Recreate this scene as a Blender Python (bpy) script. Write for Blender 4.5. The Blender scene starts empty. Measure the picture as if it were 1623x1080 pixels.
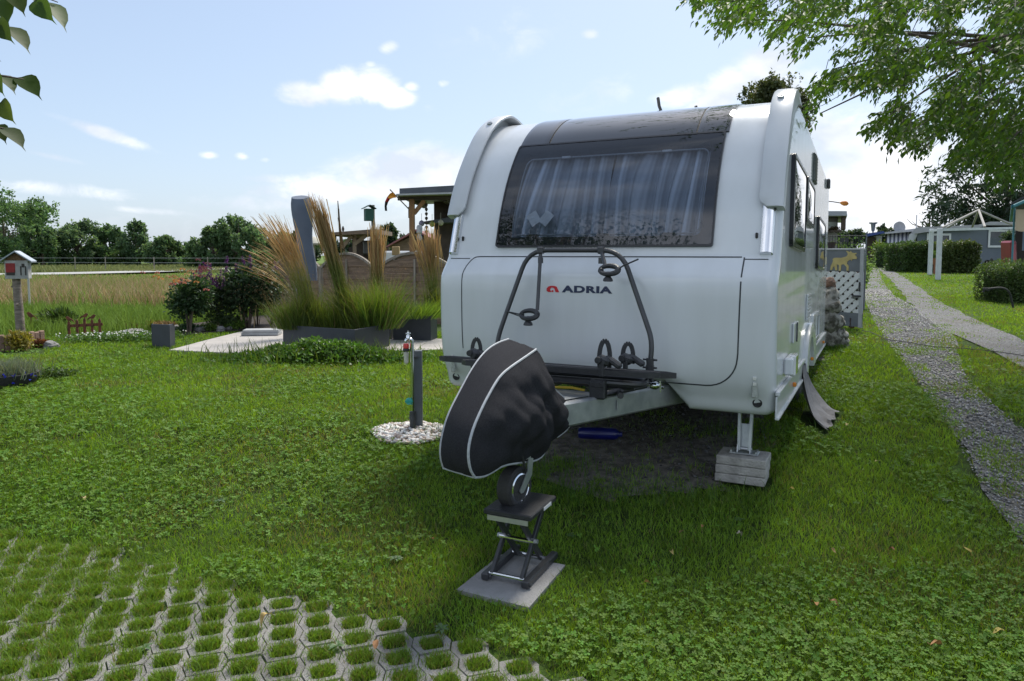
import bpy, math, random
import numpy as np
from mathutils import Vector, Matrix
S = bpy.context.scene
COL = S.collection
rng = np.random.default_rng(7)
random.seed(7)
R = math.radians

# ------------------------------------------------------------------ camera model (metres; camera stands at x=0, y=0)
FPX, PITCH, HZ, H, CX = 1130.0, R(4), 403.0, 1.43, 811.5
CY = HZ + FPX * math.tan(PITCH)

def ray(u, v):
    a = (u - CX) / FPX; b = (CY - v) / FPX
    return Vector((a, math.cos(PITCH) + b * math.sin(PITCH), -math.sin(PITCH) + b * math.cos(PITCH)))

def at(u, v, Y):
    d = ray(u, v)
    return Vector((0, 0, H)) + d * (Y / d.y)

def sm(t):
    t = min(1.0, max(0.0, t)); return t * t * (3 - 2 * t)

def zg(x, y):
    """height of the ground"""
    z = -0.25 * (1 - sm((y - 3.2) / 3.3))
    if y > 6:
        rise = 0.02 * (y - 6) * sm((x / y - 0.1) / 0.3)
        z += 1.5 * math.tanh(rise / 1.5)
    return z

def zgv(x, y):
    t = np.clip((y - 3.2) / 3.3, 0, 1); z = -0.25 * (1 - t * t * (3 - 2 * t))
    yy = np.maximum(y, 1.0)
    s = np.clip((x / yy - 0.1) / 0.3, 0, 1); s = s * s * (3 - 2 * s)
    return z + np.where(y > 6, 1.5 * np.tanh(0.02 * np.maximum(y - 6, 0) * s / 1.5), 0)

def gp(u, v):
    """the spot on the ground seen at a pixel of the photograph"""
    d = ray(u, v); z = 0.0
    for _ in range(60):
        t = (z - H) / d.z if d.z < -1e-4 else 300.0
        t = min(t, 400.0)
        p = Vector((0, 0, H)) + d * t
        z = z * 0.5 + zg(p.x, p.y) * 0.5
    return Vector((p.x, p.y, zg(p.x, p.y)))

def gat(u, Y):
    """ground spot in the direction of column u, Y metres ahead"""
    x = (u - CX) / FPX * Y
    return Vector((x, Y, zg(x, Y)))

# ------------------------------------------------------------------ numpy value noise
def _h(ix, iy, s):
    n = (ix * 374761393 + iy * 668265263 + s * 974634533) & 0x7fffffff
    n = (n ^ (n >> 13)) * 1274126177 & 0x7fffffff
    return ((n ^ (n >> 16)) & 0xffff) / 65535.0

def vnoise(x, y, s=0):
    xi = np.floor(x).astype(np.int64); yi = np.floor(y).astype(np.int64)
    fx = x - xi; fy = y - yi
    fx = fx * fx * (3 - 2 * fx); fy = fy * fy * (3 - 2 * fy)
    a = _h(xi, yi, s); b = _h(xi + 1, yi, s); c = _h(xi, yi + 1, s); d = _h(xi + 1, yi + 1, s)
    return (a * (1 - fx) + b * fx) * (1 - fy) + (c * (1 - fx) + d * fx) * fy

def fbm(x, y, s=0, o=3):
    r = 0; a = 0.5; t = 0
    for k in range(o):
        r = r + a * vnoise(x * 2 ** k, y * 2 ** k, s + k * 17); t += a; a *= 0.5
    return r / t

def inpoly(x, y, poly):
    x = np.asarray(x); y = np.asarray(y)
    c = np.zeros(x.shape, bool); n = len(poly)
    for i in range(n):
        x1, y1 = poly[i][0], poly[i][1]; x2, y2 = poly[(i + 1) % n][0], poly[(i + 1) % n][1]
        if y1 == y2: continue
        m = ((y1 > y) != (y2 > y)) & (x < (x2 - x1) * (y - y1) / (y2 - y1) + x1)
        c ^= m
    return c

# ------------------------------------------------------------------ materials
def nodes(name):
    m = bpy.data.materials.new(name); m.use_nodes = True
    nt = m.node_tree; nt.nodes.clear()
    out = nt.nodes.new('ShaderNodeOutputMaterial')
    return m, nt, out

def N(nt, t, **k):
    n = nt.nodes.new(t)
    for a, b in k.items(): setattr(n, a, b)
    return n

def pmat(name, c1, c2=None, scale=6.0, rough=0.5, metal=0.0, bump=0.0, bscale=40.0, coat=0.0, stretch=(1, 1, 1), detail=5.0, spec=0.5, sheen=0.0, lo=0.35, hi=0.65):
    m, nt, out = nodes(name)
    b = N(nt, 'ShaderNodeBsdfPrincipled')
    b.inputs['Roughness'].default_value = rough; b.inputs['Metallic'].default_value = metal
    b.inputs['Coat Weight'].default_value = coat; b.inputs['Coat Roughness'].default_value = 0.03
    b.inputs['Specular IOR Level'].default_value = spec; b.inputs['Sheen Weight'].default_value = sheen
    nt.links.new(b.outputs[0], out.inputs[0])
    tc = N(nt, 'ShaderNodeTexCoord'); mp = N(nt, 'ShaderNodeMapping'); mp.inputs['Scale'].default_value = stretch
    nt.links.new(tc.outputs['Object'], mp.inputs[0])
    c2 = c2 or tuple(x * 0.85 for x in c1)
    nz = N(nt, 'ShaderNodeTexNoise'); nz.inputs['Scale'].default_value = scale; nz.inputs['Detail'].default_value = detail
    nt.links.new(mp.outputs[0], nz.inputs['Vector'])
    rp = N(nt, 'ShaderNodeValToRGB'); e = rp.color_ramp.elements
    e[0].position, e[1].position = lo, hi
    e[0].color = (*c2, 1); e[1].color = (*c1, 1)
    nt.links.new(nz.outputs['Fac'], rp.inputs[0]); nt.links.new(rp.outputs[0], b.inputs['Base Color'])
    if bump:
        nb = N(nt, 'ShaderNodeTexNoise'); nb.inputs['Scale'].default_value = bscale; nb.inputs['Detail'].default_value = 6
        nt.links.new(mp.outputs[0], nb.inputs['Vector'])
        bp = N(nt, 'ShaderNodeBump'); bp.inputs['Strength'].default_value = min(1, bump); bp.inputs['Distance'].default_value = 0.01 * max(1, bump)
        nt.links.new(nb.outputs['Fac'], bp.inputs['Height']); nt.links.new(bp.outputs[0], b.inputs['Normal'])
    return m

def leafmat(name, rough=0.5, trans=0.35, tint=(1.25, 1.25, 0.6), spec=0.35):
    """colour of each blade or leaf comes with the mesh (its own pigment); light shines partly through"""
    m, nt, out = nodes(name)
    a = N(nt, 'ShaderNodeVertexColor', layer_name='col')
    b = N(nt, 'ShaderNodeBsdfPrincipled'); b.inputs['Roughness'].default_value = rough; b.inputs['Specular IOR Level'].default_value = spec
    nt.links.new(a.outputs[0], b.inputs['Base Color'])
    t = N(nt, 'ShaderNodeBsdfTranslucent')
    mx = N(nt, 'ShaderNodeMix', data_type='RGBA', blend_type='MULTIPLY'); mx.inputs[0].default_value = 1
    nt.links.new(a.outputs[0], mx.inputs[6]); mx.inputs[7].default_value = (*tint, 1)
    nt.links.new(mx.outputs[2], t.inputs[0])
    x = N(nt, 'ShaderNodeMixShader'); x.inputs[0].default_value = trans
    nt.links.new(b.outputs[0], x.inputs[1]); nt.links.new(t.outputs[0], x.inputs[2]); nt.links.new(x.outputs[0], out.inputs[0])
    return m

def glassmat(name, tint, rough=0.02, boost=1.0):
    m, nt, out = nodes(name)
    tr = N(nt, 'ShaderNodeBsdfTransparent'); tr.inputs[0].default_value = (*tint, 1)
    gl = N(nt, 'ShaderNodeBsdfGlossy'); gl.inputs['Roughness'].default_value = rough
    fr = N(nt, 'ShaderNodeFresnel'); fr.inputs[0].default_value = 1.5
    mu = N(nt, 'ShaderNodeMath', operation='MULTIPLY', use_clamp=True); mu.inputs[1].default_value = boost
    nt.links.new(fr.outputs[0], mu.inputs[0])
    x = N(nt, 'ShaderNodeMixShader')
    nt.links.new(mu.outputs[0], x.inputs[0]); nt.links.new(tr.outputs[0], x.inputs[1]); nt.links.new(gl.outputs[0], x.inputs[2]); nt.links.new(x.outputs[0], out.inputs[0])
    return m

# ------------------------------------------------------------------ mesh builder
class MB:
    def __init__(s): s.v = []; s.f = []
    def add(s, vs, fs):
        o = len(s.v); s.v += [tuple(p) for p in vs]; s.f += [tuple(i + o for i in f) for f in fs]; return s
    def box(s, c, d, rot=None, b=0.0):
        """box of size d centred at c, edges chamfered by b"""
        hx, hy, hz = d[0] / 2, d[1] / 2, d[2] / 2
        b = min(b, hx * .9, hy * .9, hz * .9)
        vs = []; fs = []
        if b <= 0:
            vs = [(x * hx, y * hy, z * hz) for x in (-1, 1) for y in (-1, 1) for z in (-1, 1)]
            fs = [(0, 1, 3, 2), (4, 6, 7, 5), (0, 4, 5, 1), (2, 3, 7, 6), (0, 2, 6, 4), (1, 5, 7, 3)]
        else:
            idx = {}
            for x in (-1, 1):
                for y in (-1, 1):
                    for z in (-1, 1):
                        for ax in range(3):
                            p = [x * (hx - b), y * (hy - b), z * (hz - b)]
                            p[ax] = (x * hx, y * hy, z * hz)[ax]
                            idx[(x, y, z, ax)] = len(vs); vs.append(tuple(p))
            g = lambda k, ax: idx[(k[0], k[1], k[2], ax)]
            def put(q):
                P = [Vector(vs[i]) for i in q]
                n = (P[1] - P[0]).cross(P[2] - P[0]); c0 = sum(P, Vector()) / len(P)
                fs.append(tuple(q) if n.dot(c0) > 0 else tuple(reversed(q)))
            for ax in range(3):
                o = [i for i in range(3) if i != ax]
                for sgn in (-1, 1):
                    q = []
                    for (p1, p2) in ((-1, -1), (1, -1), (1, 1), (-1, 1)):
                        k = [0, 0, 0]; k[ax] = sgn; k[o[0]] = p1; k[o[1]] = p2; q.append(g(k, ax))
                    put(q)
                for p1 in (-1, 1):
                    for p2 in (-1, 1):
                        k1 = [0, 0, 0]; k1[o[0]] = p1; k1[o[1]] = p2; k2 = list(k1); k1[ax] = -1; k2[ax] = 1
                        put([g(k1, o[0]), g(k2, o[0]), g(k2, o[1]), g(k1, o[1])])
            for x in (-1, 1):
                for y in (-1, 1):
                    for z in (-1, 1): put([g((x, y, z), 0), g((x, y, z), 1), g((x, y, z), 2)])
        M3 = rot if rot is not None else Matrix.Identity(3)
        c = Vector(c)
        return s.add([c + M3 @ Vector(p) for p in vs], fs)
    def bar(s, p, q, w, h, b=0.0, up=(0, 0, 1)):
        """rectangular bar from p to q, w wide, h high"""
        p, q = Vector(p), Vector(q); y = (q - p); L = y.length; y.normalize()
        x = y.cross(Vector(up))
        if x.length < 1e-4: x = y.cross(Vector((0, 1, 0)))
        x.normalize(); z = x.cross(y)
        return s.box((p + q) / 2, (w, L, h), Matrix((x, y, z)).transposed(), b)
    def tube(s, pts, r, n=10, cap=True):
        pts = [Vector(p) for p in pts]; k = len(pts)
        rs = r if isinstance(r, (list, tuple)) else [r] * k
        t = (pts[1] - pts[0]).normalized()
        x = t.orthogonal().normalized(); vs = []; fs = []
        for i in range(k):
            if i == 0: d = pts[1] - pts[0]
            elif i == k - 1: d = pts[-1] - pts[-2]
            else: d = (pts[i + 1] - pts[i]).normalized() + (pts[i] - pts[i - 1]).normalized()
            d.normalize(); x = (x - d * x.dot(d)).normalized(); y = d.cross(x)
            for j in range(n):
                a = 2 * math.pi * j / n
                vs.append(pts[i] + (x * math.cos(a) + y * math.sin(a)) * rs[i])
        for i in range(k - 1):
            for j in range(n):
                j2 = (j + 1) % n
                fs.append((i * n + j, i * n + j2, (i + 1) * n + j2, (i + 1) * n + j))
        if cap: fs.append(tuple(range(n - 1, -1, -1))); fs.append(tuple((k - 1) * n + j for j in range(n)))
        return s.add(vs, fs)
    def lathe(s, prof, c=(0, 0, 0), axis=(0, 0, 1), n=20):
        """prof = list of (radius, height) turned round axis through c"""
        a = Vector(axis).normalized(); x = a.orthogonal().normalized(); y = a.cross(x); c = Vector(c)
        vs = []; fs = []
        for (r, h) in prof:
            for j in range(n):
                t = 2 * math.pi * j / n
                vs.append(c + a * h + (x * math.cos(t) + y * math.sin(t)) * r)
        for i in range(len(prof) - 1):
            for j in range(n):
                j2 = (j + 1) % n; fs.append((i * n + j, i * n + j2, (i + 1) * n + j2, (i + 1) * n + j))
        fs.append(tuple(range(n - 1, -1, -1))); fs.append(tuple((len(prof) - 1) * n + j for j in range(n)))
        return s.add(vs, fs)
    def prism(s, poly, fn, t0, t1):
        """flat outline poly [(a,b)...] mapped by fn(a,b,t) and given thickness from t0 to t1"""
        n = len(poly)
        vs = [fn(a, b, t0) for a, b in poly] + [fn(a, b, t1) for a, b in poly]
        fs = [tuple(range(n - 1, -1, -1)), tuple(range(n, 2 * n))]
        fs += [(i, (i + 1) % n, n + (i + 1) % n, n + i) for i in range(n)]
        return s.add(vs, fs)
    def grid(s, rows, skip=None):
        m, n = len(rows), len(rows[0])
        vs = [p for r in rows for p in r]
        fs = [(i * n + j, i * n + j + 1, (i + 1) * n + j + 1, (i + 1) * n + j) for i in range(m - 1) for j in range(n - 1) if not (skip and skip(i, j))]
        return s.add(vs, fs)
    def build(s, name, mat, parent=None, smooth=35):
        me = bpy.data.meshes.new(name); me.from_pydata(s.v, [], s.f); me.update()
        if smooth:
            me.polygons.foreach_set('use_smooth', [True] * len(me.polygons))
            me.set_sharp_from_angle(angle=R(smooth))
        me.materials.append(mat)
        o = bpy.data.objects.new(name, me); COL.objects.link(o)
        if parent: o.parent = parent
        return o

def fixn(o):
    """make the normals of a closed mesh point outwards"""
    import bmesh
    b = bmesh.new(); b.from_mesh(o.data); bmesh.ops.recalc_face_normals(b, faces=b.faces); b.to_mesh(o.data); b.free()
    return o

def np_mesh(name, V, F, C=None, mat=None, parent=None, smooth=False):
    """mesh from numpy arrays; F is a list of index arrays (n,k)"""
    me = bpy.data.meshes.new(name)
    V = np.asarray(V, np.float32)
    me.vertices.add(len(V)); me.vertices.foreach_set('co', V.ravel())
    F = F if isinstance(F, list) else [F]
    tot = sum(f.size for f in F); npol = sum(len(f) for f in F)
    me.loops.add(tot); me.loops.foreach_set('vertex_index', np.concatenate([f.ravel() for f in F]).astype(np.int32))
    st = []; o = 0
    for f in F:
        st.append(o + np.arange(len(f)) * f.shape[1]); o += f.size
    me.polygons.add(npol); me.polygons.foreach_set('loop_start', np.concatenate(st).astype(np.int32))
    if smooth: me.polygons.foreach_set('use_smooth', np.ones(npol, bool))
    me.update(calc_edges=True)
    if C is not None:
        at_ = me.attributes.new('col', 'FLOAT_COLOR', 'POINT')
        c4 = np.ones((len(V), 4), np.float32); c4[:, :3] = np.clip(C, 0, 1); at_.data.foreach_set('color', c4.ravel())
    if mat: me.materials.append(mat)
    ob = bpy.data.objects.new(name, me); COL.objects.link(ob)
    if parent: ob.parent = parent
    return ob

def thing(name, label, cat, loc=(0, 0, 0), rz=0.0, group=None):
    o = bpy.data.objects.new(name, None); COL.objects.link(o); o.empty_display_size = 0.1
    o.location = loc; o.rotation_euler = (0, 0, rz)
    return tag(o, label, cat, group)

def tag(o, label=None, cat=None, group=None, kind=None):
    if label: o['label'] = label
    if cat: o['category'] = cat
    if group: o['group'] = group
    if kind: o['kind'] = kind
    return o

def dup(root, loc, rz, label=None):
    r = root.copy(); COL.objects.link(r); r.location = loc; r.rotation_euler = (0, 0, rz)
    if label: r['label'] = label
    for ch in list(root.children):
        c = ch.copy(); COL.objects.link(c); c.parent = r
        for g in ch.children:
            d = g.copy(); COL.objects.link(d); d.parent = c
    return r

# ------------------------------------------------------------------ leaves, blades, plants
def blades(P, hgt, wid, lean, col, tipcol=None, seed=1, segs=2):
    """P (n,3) roots; each blade a tapered strip bending over. returns V,F,C"""
    g = np.random.default_rng(seed); n = len(P)
    a = g.uniform(0, 2 * np.pi, n); b = g.uniform(0, 2 * np.pi, n)
    side = np.stack([np.cos(a), np.sin(a), np.zeros(n)], 1) * (wid / 2)[:, None]
    dr = np.stack([np.cos(b), np.sin(b), np.zeros(n)], 1)
    ln = (hgt * lean * g.uniform(0.2, 1.3, n))[:, None]
    up = np.array([0, 0, 1.0])
    p1 = P + up * (hgt * .55)[:, None] + dr * ln * .35
    p2 = P + up * (hgt * g.uniform(.8, 1.0, n))[:, None] + dr * ln
    V = np.stack([P - side, P + side, p1 + side * .8, p1 - side * .8, p2], 1).reshape(-1, 3)
    i = np.arange(n)[:, None] * 5
    Q = i + np.array([[0, 1, 2, 3]]); T = i + np.array([[3, 2, 4]])
    c = np.repeat(col[:, None, :], 5, 1).copy()
    if tipcol is not None: c[:, 4] = tipcol
    return V, [Q, T], c.reshape(-1, 3)

def leaf_cards(P, L, Wd, Dirs, Nrm, col):
    """leaf = two triangles folded along the midrib: base, two sides, tip"""
    n = len(P)
    Dirs = Dirs / np.linalg.norm(Dirs, axis=1)[:, None]
    sd = np.cross(Dirs, Nrm); sd /= (np.linalg.norm(sd, axis=1)[:, None] + 1e-6)
    nn = np.cross(sd, Dirs)
    mid = P + Dirs * (L * .42)[:, None]
    V = np.stack([P, mid + sd * (Wd / 2)[:, None] + nn * (Wd * .18)[:, None], P + Dirs * L[:, None], mid - sd * (Wd / 2)[:, None] + nn * (Wd * .18)[:, None]], 1).reshape(-1, 3)
    i = np.arange(n)[:, None] * 4
    return V, [i + np.array([[0, 1, 2]]), i + np.array([[0, 2, 3]])], np.repeat(col, 4, 0)

def rdir(n, g, up=0.0):
    d = g.normal(size=(n, 3)); d[:, 2] += up
    return d / np.linalg.norm(d, axis=1)[:, None]

def vary(base, n, g, amt=0.25, hue=0.15):
    c = np.array(base)[None, :] * (1 + g.uniform(-amt, amt, (n, 1)))
    c = c * (1 + g.uniform(-hue, hue, (n, 3)) * np.array([1, .4, .6]))
    return np.clip(c, 0, 1)
EXPOSURE = 1.24
SUN_AZ_DEG, SUN_EL_DEG, SUN_E, SUN_ANG = 27, 54, 2.35, 14
SKY_E = 0.068
CLOUD_BRIGHT = (7.7, 7.75, 8.0, 1); CLOUD_DARK = (4.9, 5.4, 6.2, 1)
VEIL = (4.0, 4.95, 6.3, 1); VEIL_LOW, VEIL_BASE, VEIL_SUN = .34, .26, .30
CLOUDS = [  # column, row of the photograph's direction, radii in degrees, tilt, strength
    (490, 150, 2.3, 1.0, 0, .95), (545, 138, 2.2, 1.5, 10, 1.0), (592, 135, 2.0, 1.5, 0, 1.0), (625, 155, 1.8, .9, 0, .95), (652, 138, .8, .5, 0, .62), (617, 75, 1.0, .6, 15, .66), (588, 103, .7, .4, 0, .55), (704, 132, .7, .4, 0, .5),
    (1215, 110, 3.0, 1.9, 20, 1.0), (1150, 140, 3.5, 1.5, 20, .95), (1090, 150, 3.0, 1.0, 10, .8), (1250, 150, 3, 2, 0, .9),
    (1360, 290, 9, 4.5, 0, .9), (1480, 300, 9, 4, 0, .9), (1330, 215, 4, 2.5, 0, .8), (1560, 330, 9, 3, 0, .85), (1420, 360, 10, 2.5, 0, .7),
    (175, 215, 4.4, .55, -17, .66), (90, 250, 2.5, .35, -10, .5), (215, 228, 1.6, .5, -15, .6),
    (330, 246, .9, .4, 0, .6), (383, 248, .7, .4, 0, .6), (420, 254, .6, .3, 0, .5),
    (640, 275, 6, 2.4, 8, 1.0), (520, 300, 7, 1.3, 5, .85), (90, 300, 7, .7, -4, .55), (800, 60, 9, 3, 15, .36), (940, 150, 6, 2, 10, .42), (450, 285, 3.5, .6, 0, .6), (700, 260, 3, 1.5, 10, .9), (240, 335, 4, .4, -3, .5), (410, 320, 6, 1.0, 0, .55),
    (934, 55, .9, .5, 0, .6), (680, 172, 1.0, .5, 0, .4),
]
BACK_FILL = .8
# caravan pose
CY_, SYW = math.cos(math.atan(.4947)), math.sin(math.atan(.4947))
CAR_O = Vector((.537, 4.93, 0.0)); CAR_RZ = -math.atan(.4947); CAR_RX = R(-2)
CAR_M = Matrix.Translation(CAR_O) @ Matrix.Rotation(CAR_RZ, 4, 'Z') @ Matrix.Rotation(CAR_RX, 4, 'X')
def caravan_world(p): return CAR_M @ Vector(p)
def caravan_ground(x, y):
    w = CAR_M @ Vector((x, y, 0)); return Vector((w.x, w.y, zg(w.x, w.y)))
def caravan_inv(w): return CAR_M.inverted() @ Vector(w)
def car_px(u, v, axis, val):
    """point in the caravan's own axes seen at a pixel, on the plane x=val (axis 0) or y=val (axis 1)"""
    I = CAR_M.inverted(); o = I @ Vector((0, 0, H)); d = I.to_3x3() @ ray(u, v)
    return o + d * ((val - o[axis]) / d[axis])
# ------------------------------------------------------------------ camera, sun, sky
cd = bpy.data.cameras.new('camera'); cam = bpy.data.objects.new('camera', cd); COL.objects.link(cam)
cam.location = (0, 0, H); cam.rotation_euler = (R(90) - PITCH, 0, 0)
cd.sensor_width = 36; cd.lens = FPX / 1623 * 36; cd.shift_y = (CY - 540) / 1623 * -1 * -1
cd.clip_start = 0.05; cd.clip_end = 3000
S.camera = cam
S.view_settings.view_transform = 'Standard'; S.view_settings.look = 'None'; S.view_settings.exposure = EXPOSURE; S.view_settings.gamma = 1

SUN_AZ, SUN_EL = R(SUN_AZ_DEG), R(SUN_EL_DEG)
sd_ = Vector((math.sin(SUN_AZ) * math.cos(SUN_EL), math.cos(SUN_AZ) * math.cos(SUN_EL), math.sin(SUN_EL)))
sl = bpy.data.lights.new('sun', 'SUN'); sl.energy = SUN_E; sl.angle = R(SUN_ANG); sl.color = (1, .95, .86)
so = bpy.data.objects.new('sun', sl); COL.objects.link(so); so.rotation_euler = sd_.to_track_quat('Z', 'Y').to_euler()

W = bpy.data.worlds.new('World'); S.world = W; W.use_nodes = True
nt = W.node_tree; nt.nodes.clear()
def wn(t, **k): return N(nt, t, **k)
def wm(op, a, b=None, c=None):
    n = wn('ShaderNodeMath', operation=op)
    for i, q in enumerate((a, b, c)):
        if q is None: continue
        if isinstance(q, (int, float)): n.inputs[i].default_value = q
        else: nt.links.new(q, n.inputs[i])
    return n.outputs[0]
sky = wn('ShaderNodeTexSky', sky_type='NISHITA'); sky.sun_disc = False; sky.sun_elevation = SUN_EL; sky.sun_rotation = SUN_AZ
sky.air_density = 1.0; sky.dust_density = 2.2; sky.ozone_density = 1.0; sky.altitude = 400
tc = wn('ShaderNodeTexCoord'); sx = wn('ShaderNodeSeparateXYZ'); nt.links.new(tc.outputs['Generated'], sx.inputs[0])
az = wm('ARCTAN2', sx.outputs[0], sx.outputs[1]); el = wm('ARCSINE', sx.outputs[2])
# cloud texture: the direction is projected on a high flat layer so that clouds flatten towards the horizon
cmb = wn('ShaderNodeCombineXYZ'); nt.links.new(az, cmb.inputs[0]); nt.links.new(wm('MULTIPLY', el, 1.7), cmb.inputs[1])
nz = wn('ShaderNodeTexNoise'); nz.inputs['Scale'].default_value = 17; nz.inputs['Detail'].default_value = 10; nz.inputs['Roughness'].default_value = .62; nz.inputs['Distortion'].default_value = .45
nt.links.new(cmb.outputs[0], nz.inputs['Vector'])
def azel(u, v):
    d = ray(u, v); return math.atan2(d.x, d.y), math.asin(d.z / d.length)
def cloud(u, v, ru, rv, tilt=0.0, amp=1.0, sharp=1.0):
    """soft elliptical region (radii in degrees) in which cloud forms"""
    a0, e0 = azel(u, v)
    da = wm('SUBTRACT', az, a0); de = wm('SUBTRACT', el, e0)
    ct, st = math.cos(R(tilt)), math.sin(R(tilt))
    p = wm('DIVIDE', wm('ADD', wm('MULTIPLY', da, ct), wm('MULTIPLY', de, st)), R(ru))
    q = wm('DIVIDE', wm('SUBTRACT', wm('MULTIPLY', de, ct), wm('MULTIPLY', da, st)), R(rv))
    r2 = wm('ADD', wm('MULTIPLY', p, p), wm('MULTIPLY', q, q))
    return wm('MULTIPLY', wm('POWER', 2.718, wm('MULTIPLY', r2, -sharp)), amp)
tot = None
for c in CLOUDS:
    k = cloud(*c); tot = k if tot is None else wm('MAXIMUM', tot, k)
# general thin cover that thickens in the lower sky
low = wm('MULTIPLY', wm('POWER', wm('MAXIMUM', wm('SUBTRACT', 1.0, wm('ABSOLUTE', wm('MULTIPLY', el, 2.6))), 0.0), 2.0), 0.44)
front = wm('MULTIPLY_ADD', wm('COSINE', wm('SUBTRACT', az, .25)), .5, .5)
back = wn('ShaderNodeMapRange', interpolation_type='SMOOTHSTEP'); back.inputs[1].default_value = -.25; back.inputs[2].default_value = .45
nt.links.new(wm('ADD', wm('MULTIPLY', wm('COSINE', wm('SUBTRACT', az, .3)), -1.0), wm('MULTIPLY', wm('MAXIMUM', wm('SUBTRACT', el, .9), 0.0), 1.2)), back.inputs[0])
back = back.outputs[0]            # unseen bright cloud bank behind the photographer, added as fill light
tot2 = wm('MAXIMUM', wm('MAXIMUM', tot, wm('MULTIPLY', low, front)), wm('MULTIPLY', back, .41))
nzb = wn('ShaderNodeTexNoise'); nzb.inputs['Scale'].default_value = 2.6; nzb.inputs['Detail'].default_value = 3; nt.links.new(tc.outputs['Generated'], nzb.inputs['Vector'])
nzm = wm('ADD', wm('MULTIPLY', nz.outputs['Fac'], wm('SUBTRACT', 1.0, back)), wm('MULTIPLY', nzb.outputs['Fac'], back))
f = wm('ADD', wm('MULTIPLY', tot2, 0.95), wm('MULTIPLY', wm('SUBTRACT', nzm, .5), wm('MULTIPLY_ADD', tot2, 1.7, .15)))
rmp = wn('ShaderNodeMapRange', interpolation_type='SMOOTHSTEP'); rmp.inputs[1].default_value = .24; rmp.inputs[2].default_value = .76
nt.links.new(f, rmp.inputs[0])
mask = rmp.outputs[0]
# cloud tone: brighter where thin, greyer in the thick undersides
nz2 = wn('ShaderNodeTexNoise'); nz2.inputs['Scale'].default_value = 7; nz2.inputs['Detail'].default_value = 6
nt.links.new(cmb.outputs[0], nz2.inputs['Vector'])
cr = wn('ShaderNodeValToRGB'); cr.color_ramp.elements[0].position = .38; cr.color_ramp.elements[1].position = .6
cr.color_ramp.elements[0].color = CLOUD_DARK; cr.color_ramp.elements[1].color = CLOUD_BRIGHT
nt.links.new(nz2.outputs['Fac'], cr.inputs[0])
lit = wn('ShaderNodeVectorMath', operation='SCALE'); nt.links.new(cr.outputs[0], lit.inputs[0]); nt.links.new(wm('MULTIPLY_ADD', back, BACK_FILL, 1.0), lit.inputs[3])
# airlight: a pale veil in front of the blue (thin high cloud)
veil = wn('ShaderNodeMix', data_type='RGBA'); veil.inputs[7].default_value = VEIL
vd = wm('MULTIPLY_ADD', wm('MAXIMUM', wm('SUBTRACT', 1.0, wm('MULTIPLY', wm('MAXIMUM', el, 0.0), 1.8)), 0.0), VEIL_LOW, VEIL_BASE)
sund = wn('ShaderNodeVectorMath', operation='DOT_PRODUCT'); nt.links.new(tc.outputs['Generated'], sund.inputs[0]); sund.inputs[1].default_value = sd_
glow = wm('MULTIPLY', wm('POWER', wm('MAXIMUM', sund.outputs['Value'], 0.0), 5.0), VEIL_SUN)
nt.links.new(wm('MINIMUM', wm('ADD', vd, glow), 0.92), veil.inputs[0]); nt.links.new(sky.outputs[0], veil.inputs[6])
mixc = wn('ShaderNodeMix', data_type='RGBA'); nt.links.new(mask, mixc.inputs[0]); nt.links.new(veil.outputs[2], mixc.inputs[6]); nt.links.new(lit.outputs[0], mixc.inputs[7])
bg = wn('ShaderNodeBackground'); bg.inputs[1].default_value = SKY_E; nt.links.new(mixc.outputs[2], bg.inputs[0])
wo = wn('ShaderNodeOutputWorld'); nt.links.new(bg.outputs[0], wo.inputs[0])

# ------------------------------------------------------------------ ground: one sheet to the horizon
def spaced(a, b, n, k=3.2):
    t = np.linspace(-1, 1, n); s = np.sinh(k * t) / np.sinh(k)
    return np.where(s < 0, -s * a, s * b)
gx = spaced(-600, 600, 121, 5.5); gy = np.concatenate([np.linspace(-60, 0, 13)[:-1], np.geomspace(.5, 900, 110)])
XX, YY = np.meshgrid(gx, gy)
ZZ = zgv(XX, YY) + np.where((YY > 30) & (XX < 0), 0.0, 0) - np.where(YY > 300, (YY - 300) * .001, 0)
V = np.stack([XX, YY, ZZ], -1).reshape(-1, 3)
ny, nx = XX.shape
I = np.arange(ny * nx).reshape(ny, nx)
F = np.stack([I[:-1, :-1], I[:-1, 1:], I[1:, 1:], I[1:, :-1]], -1).reshape(-1, 4)

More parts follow.
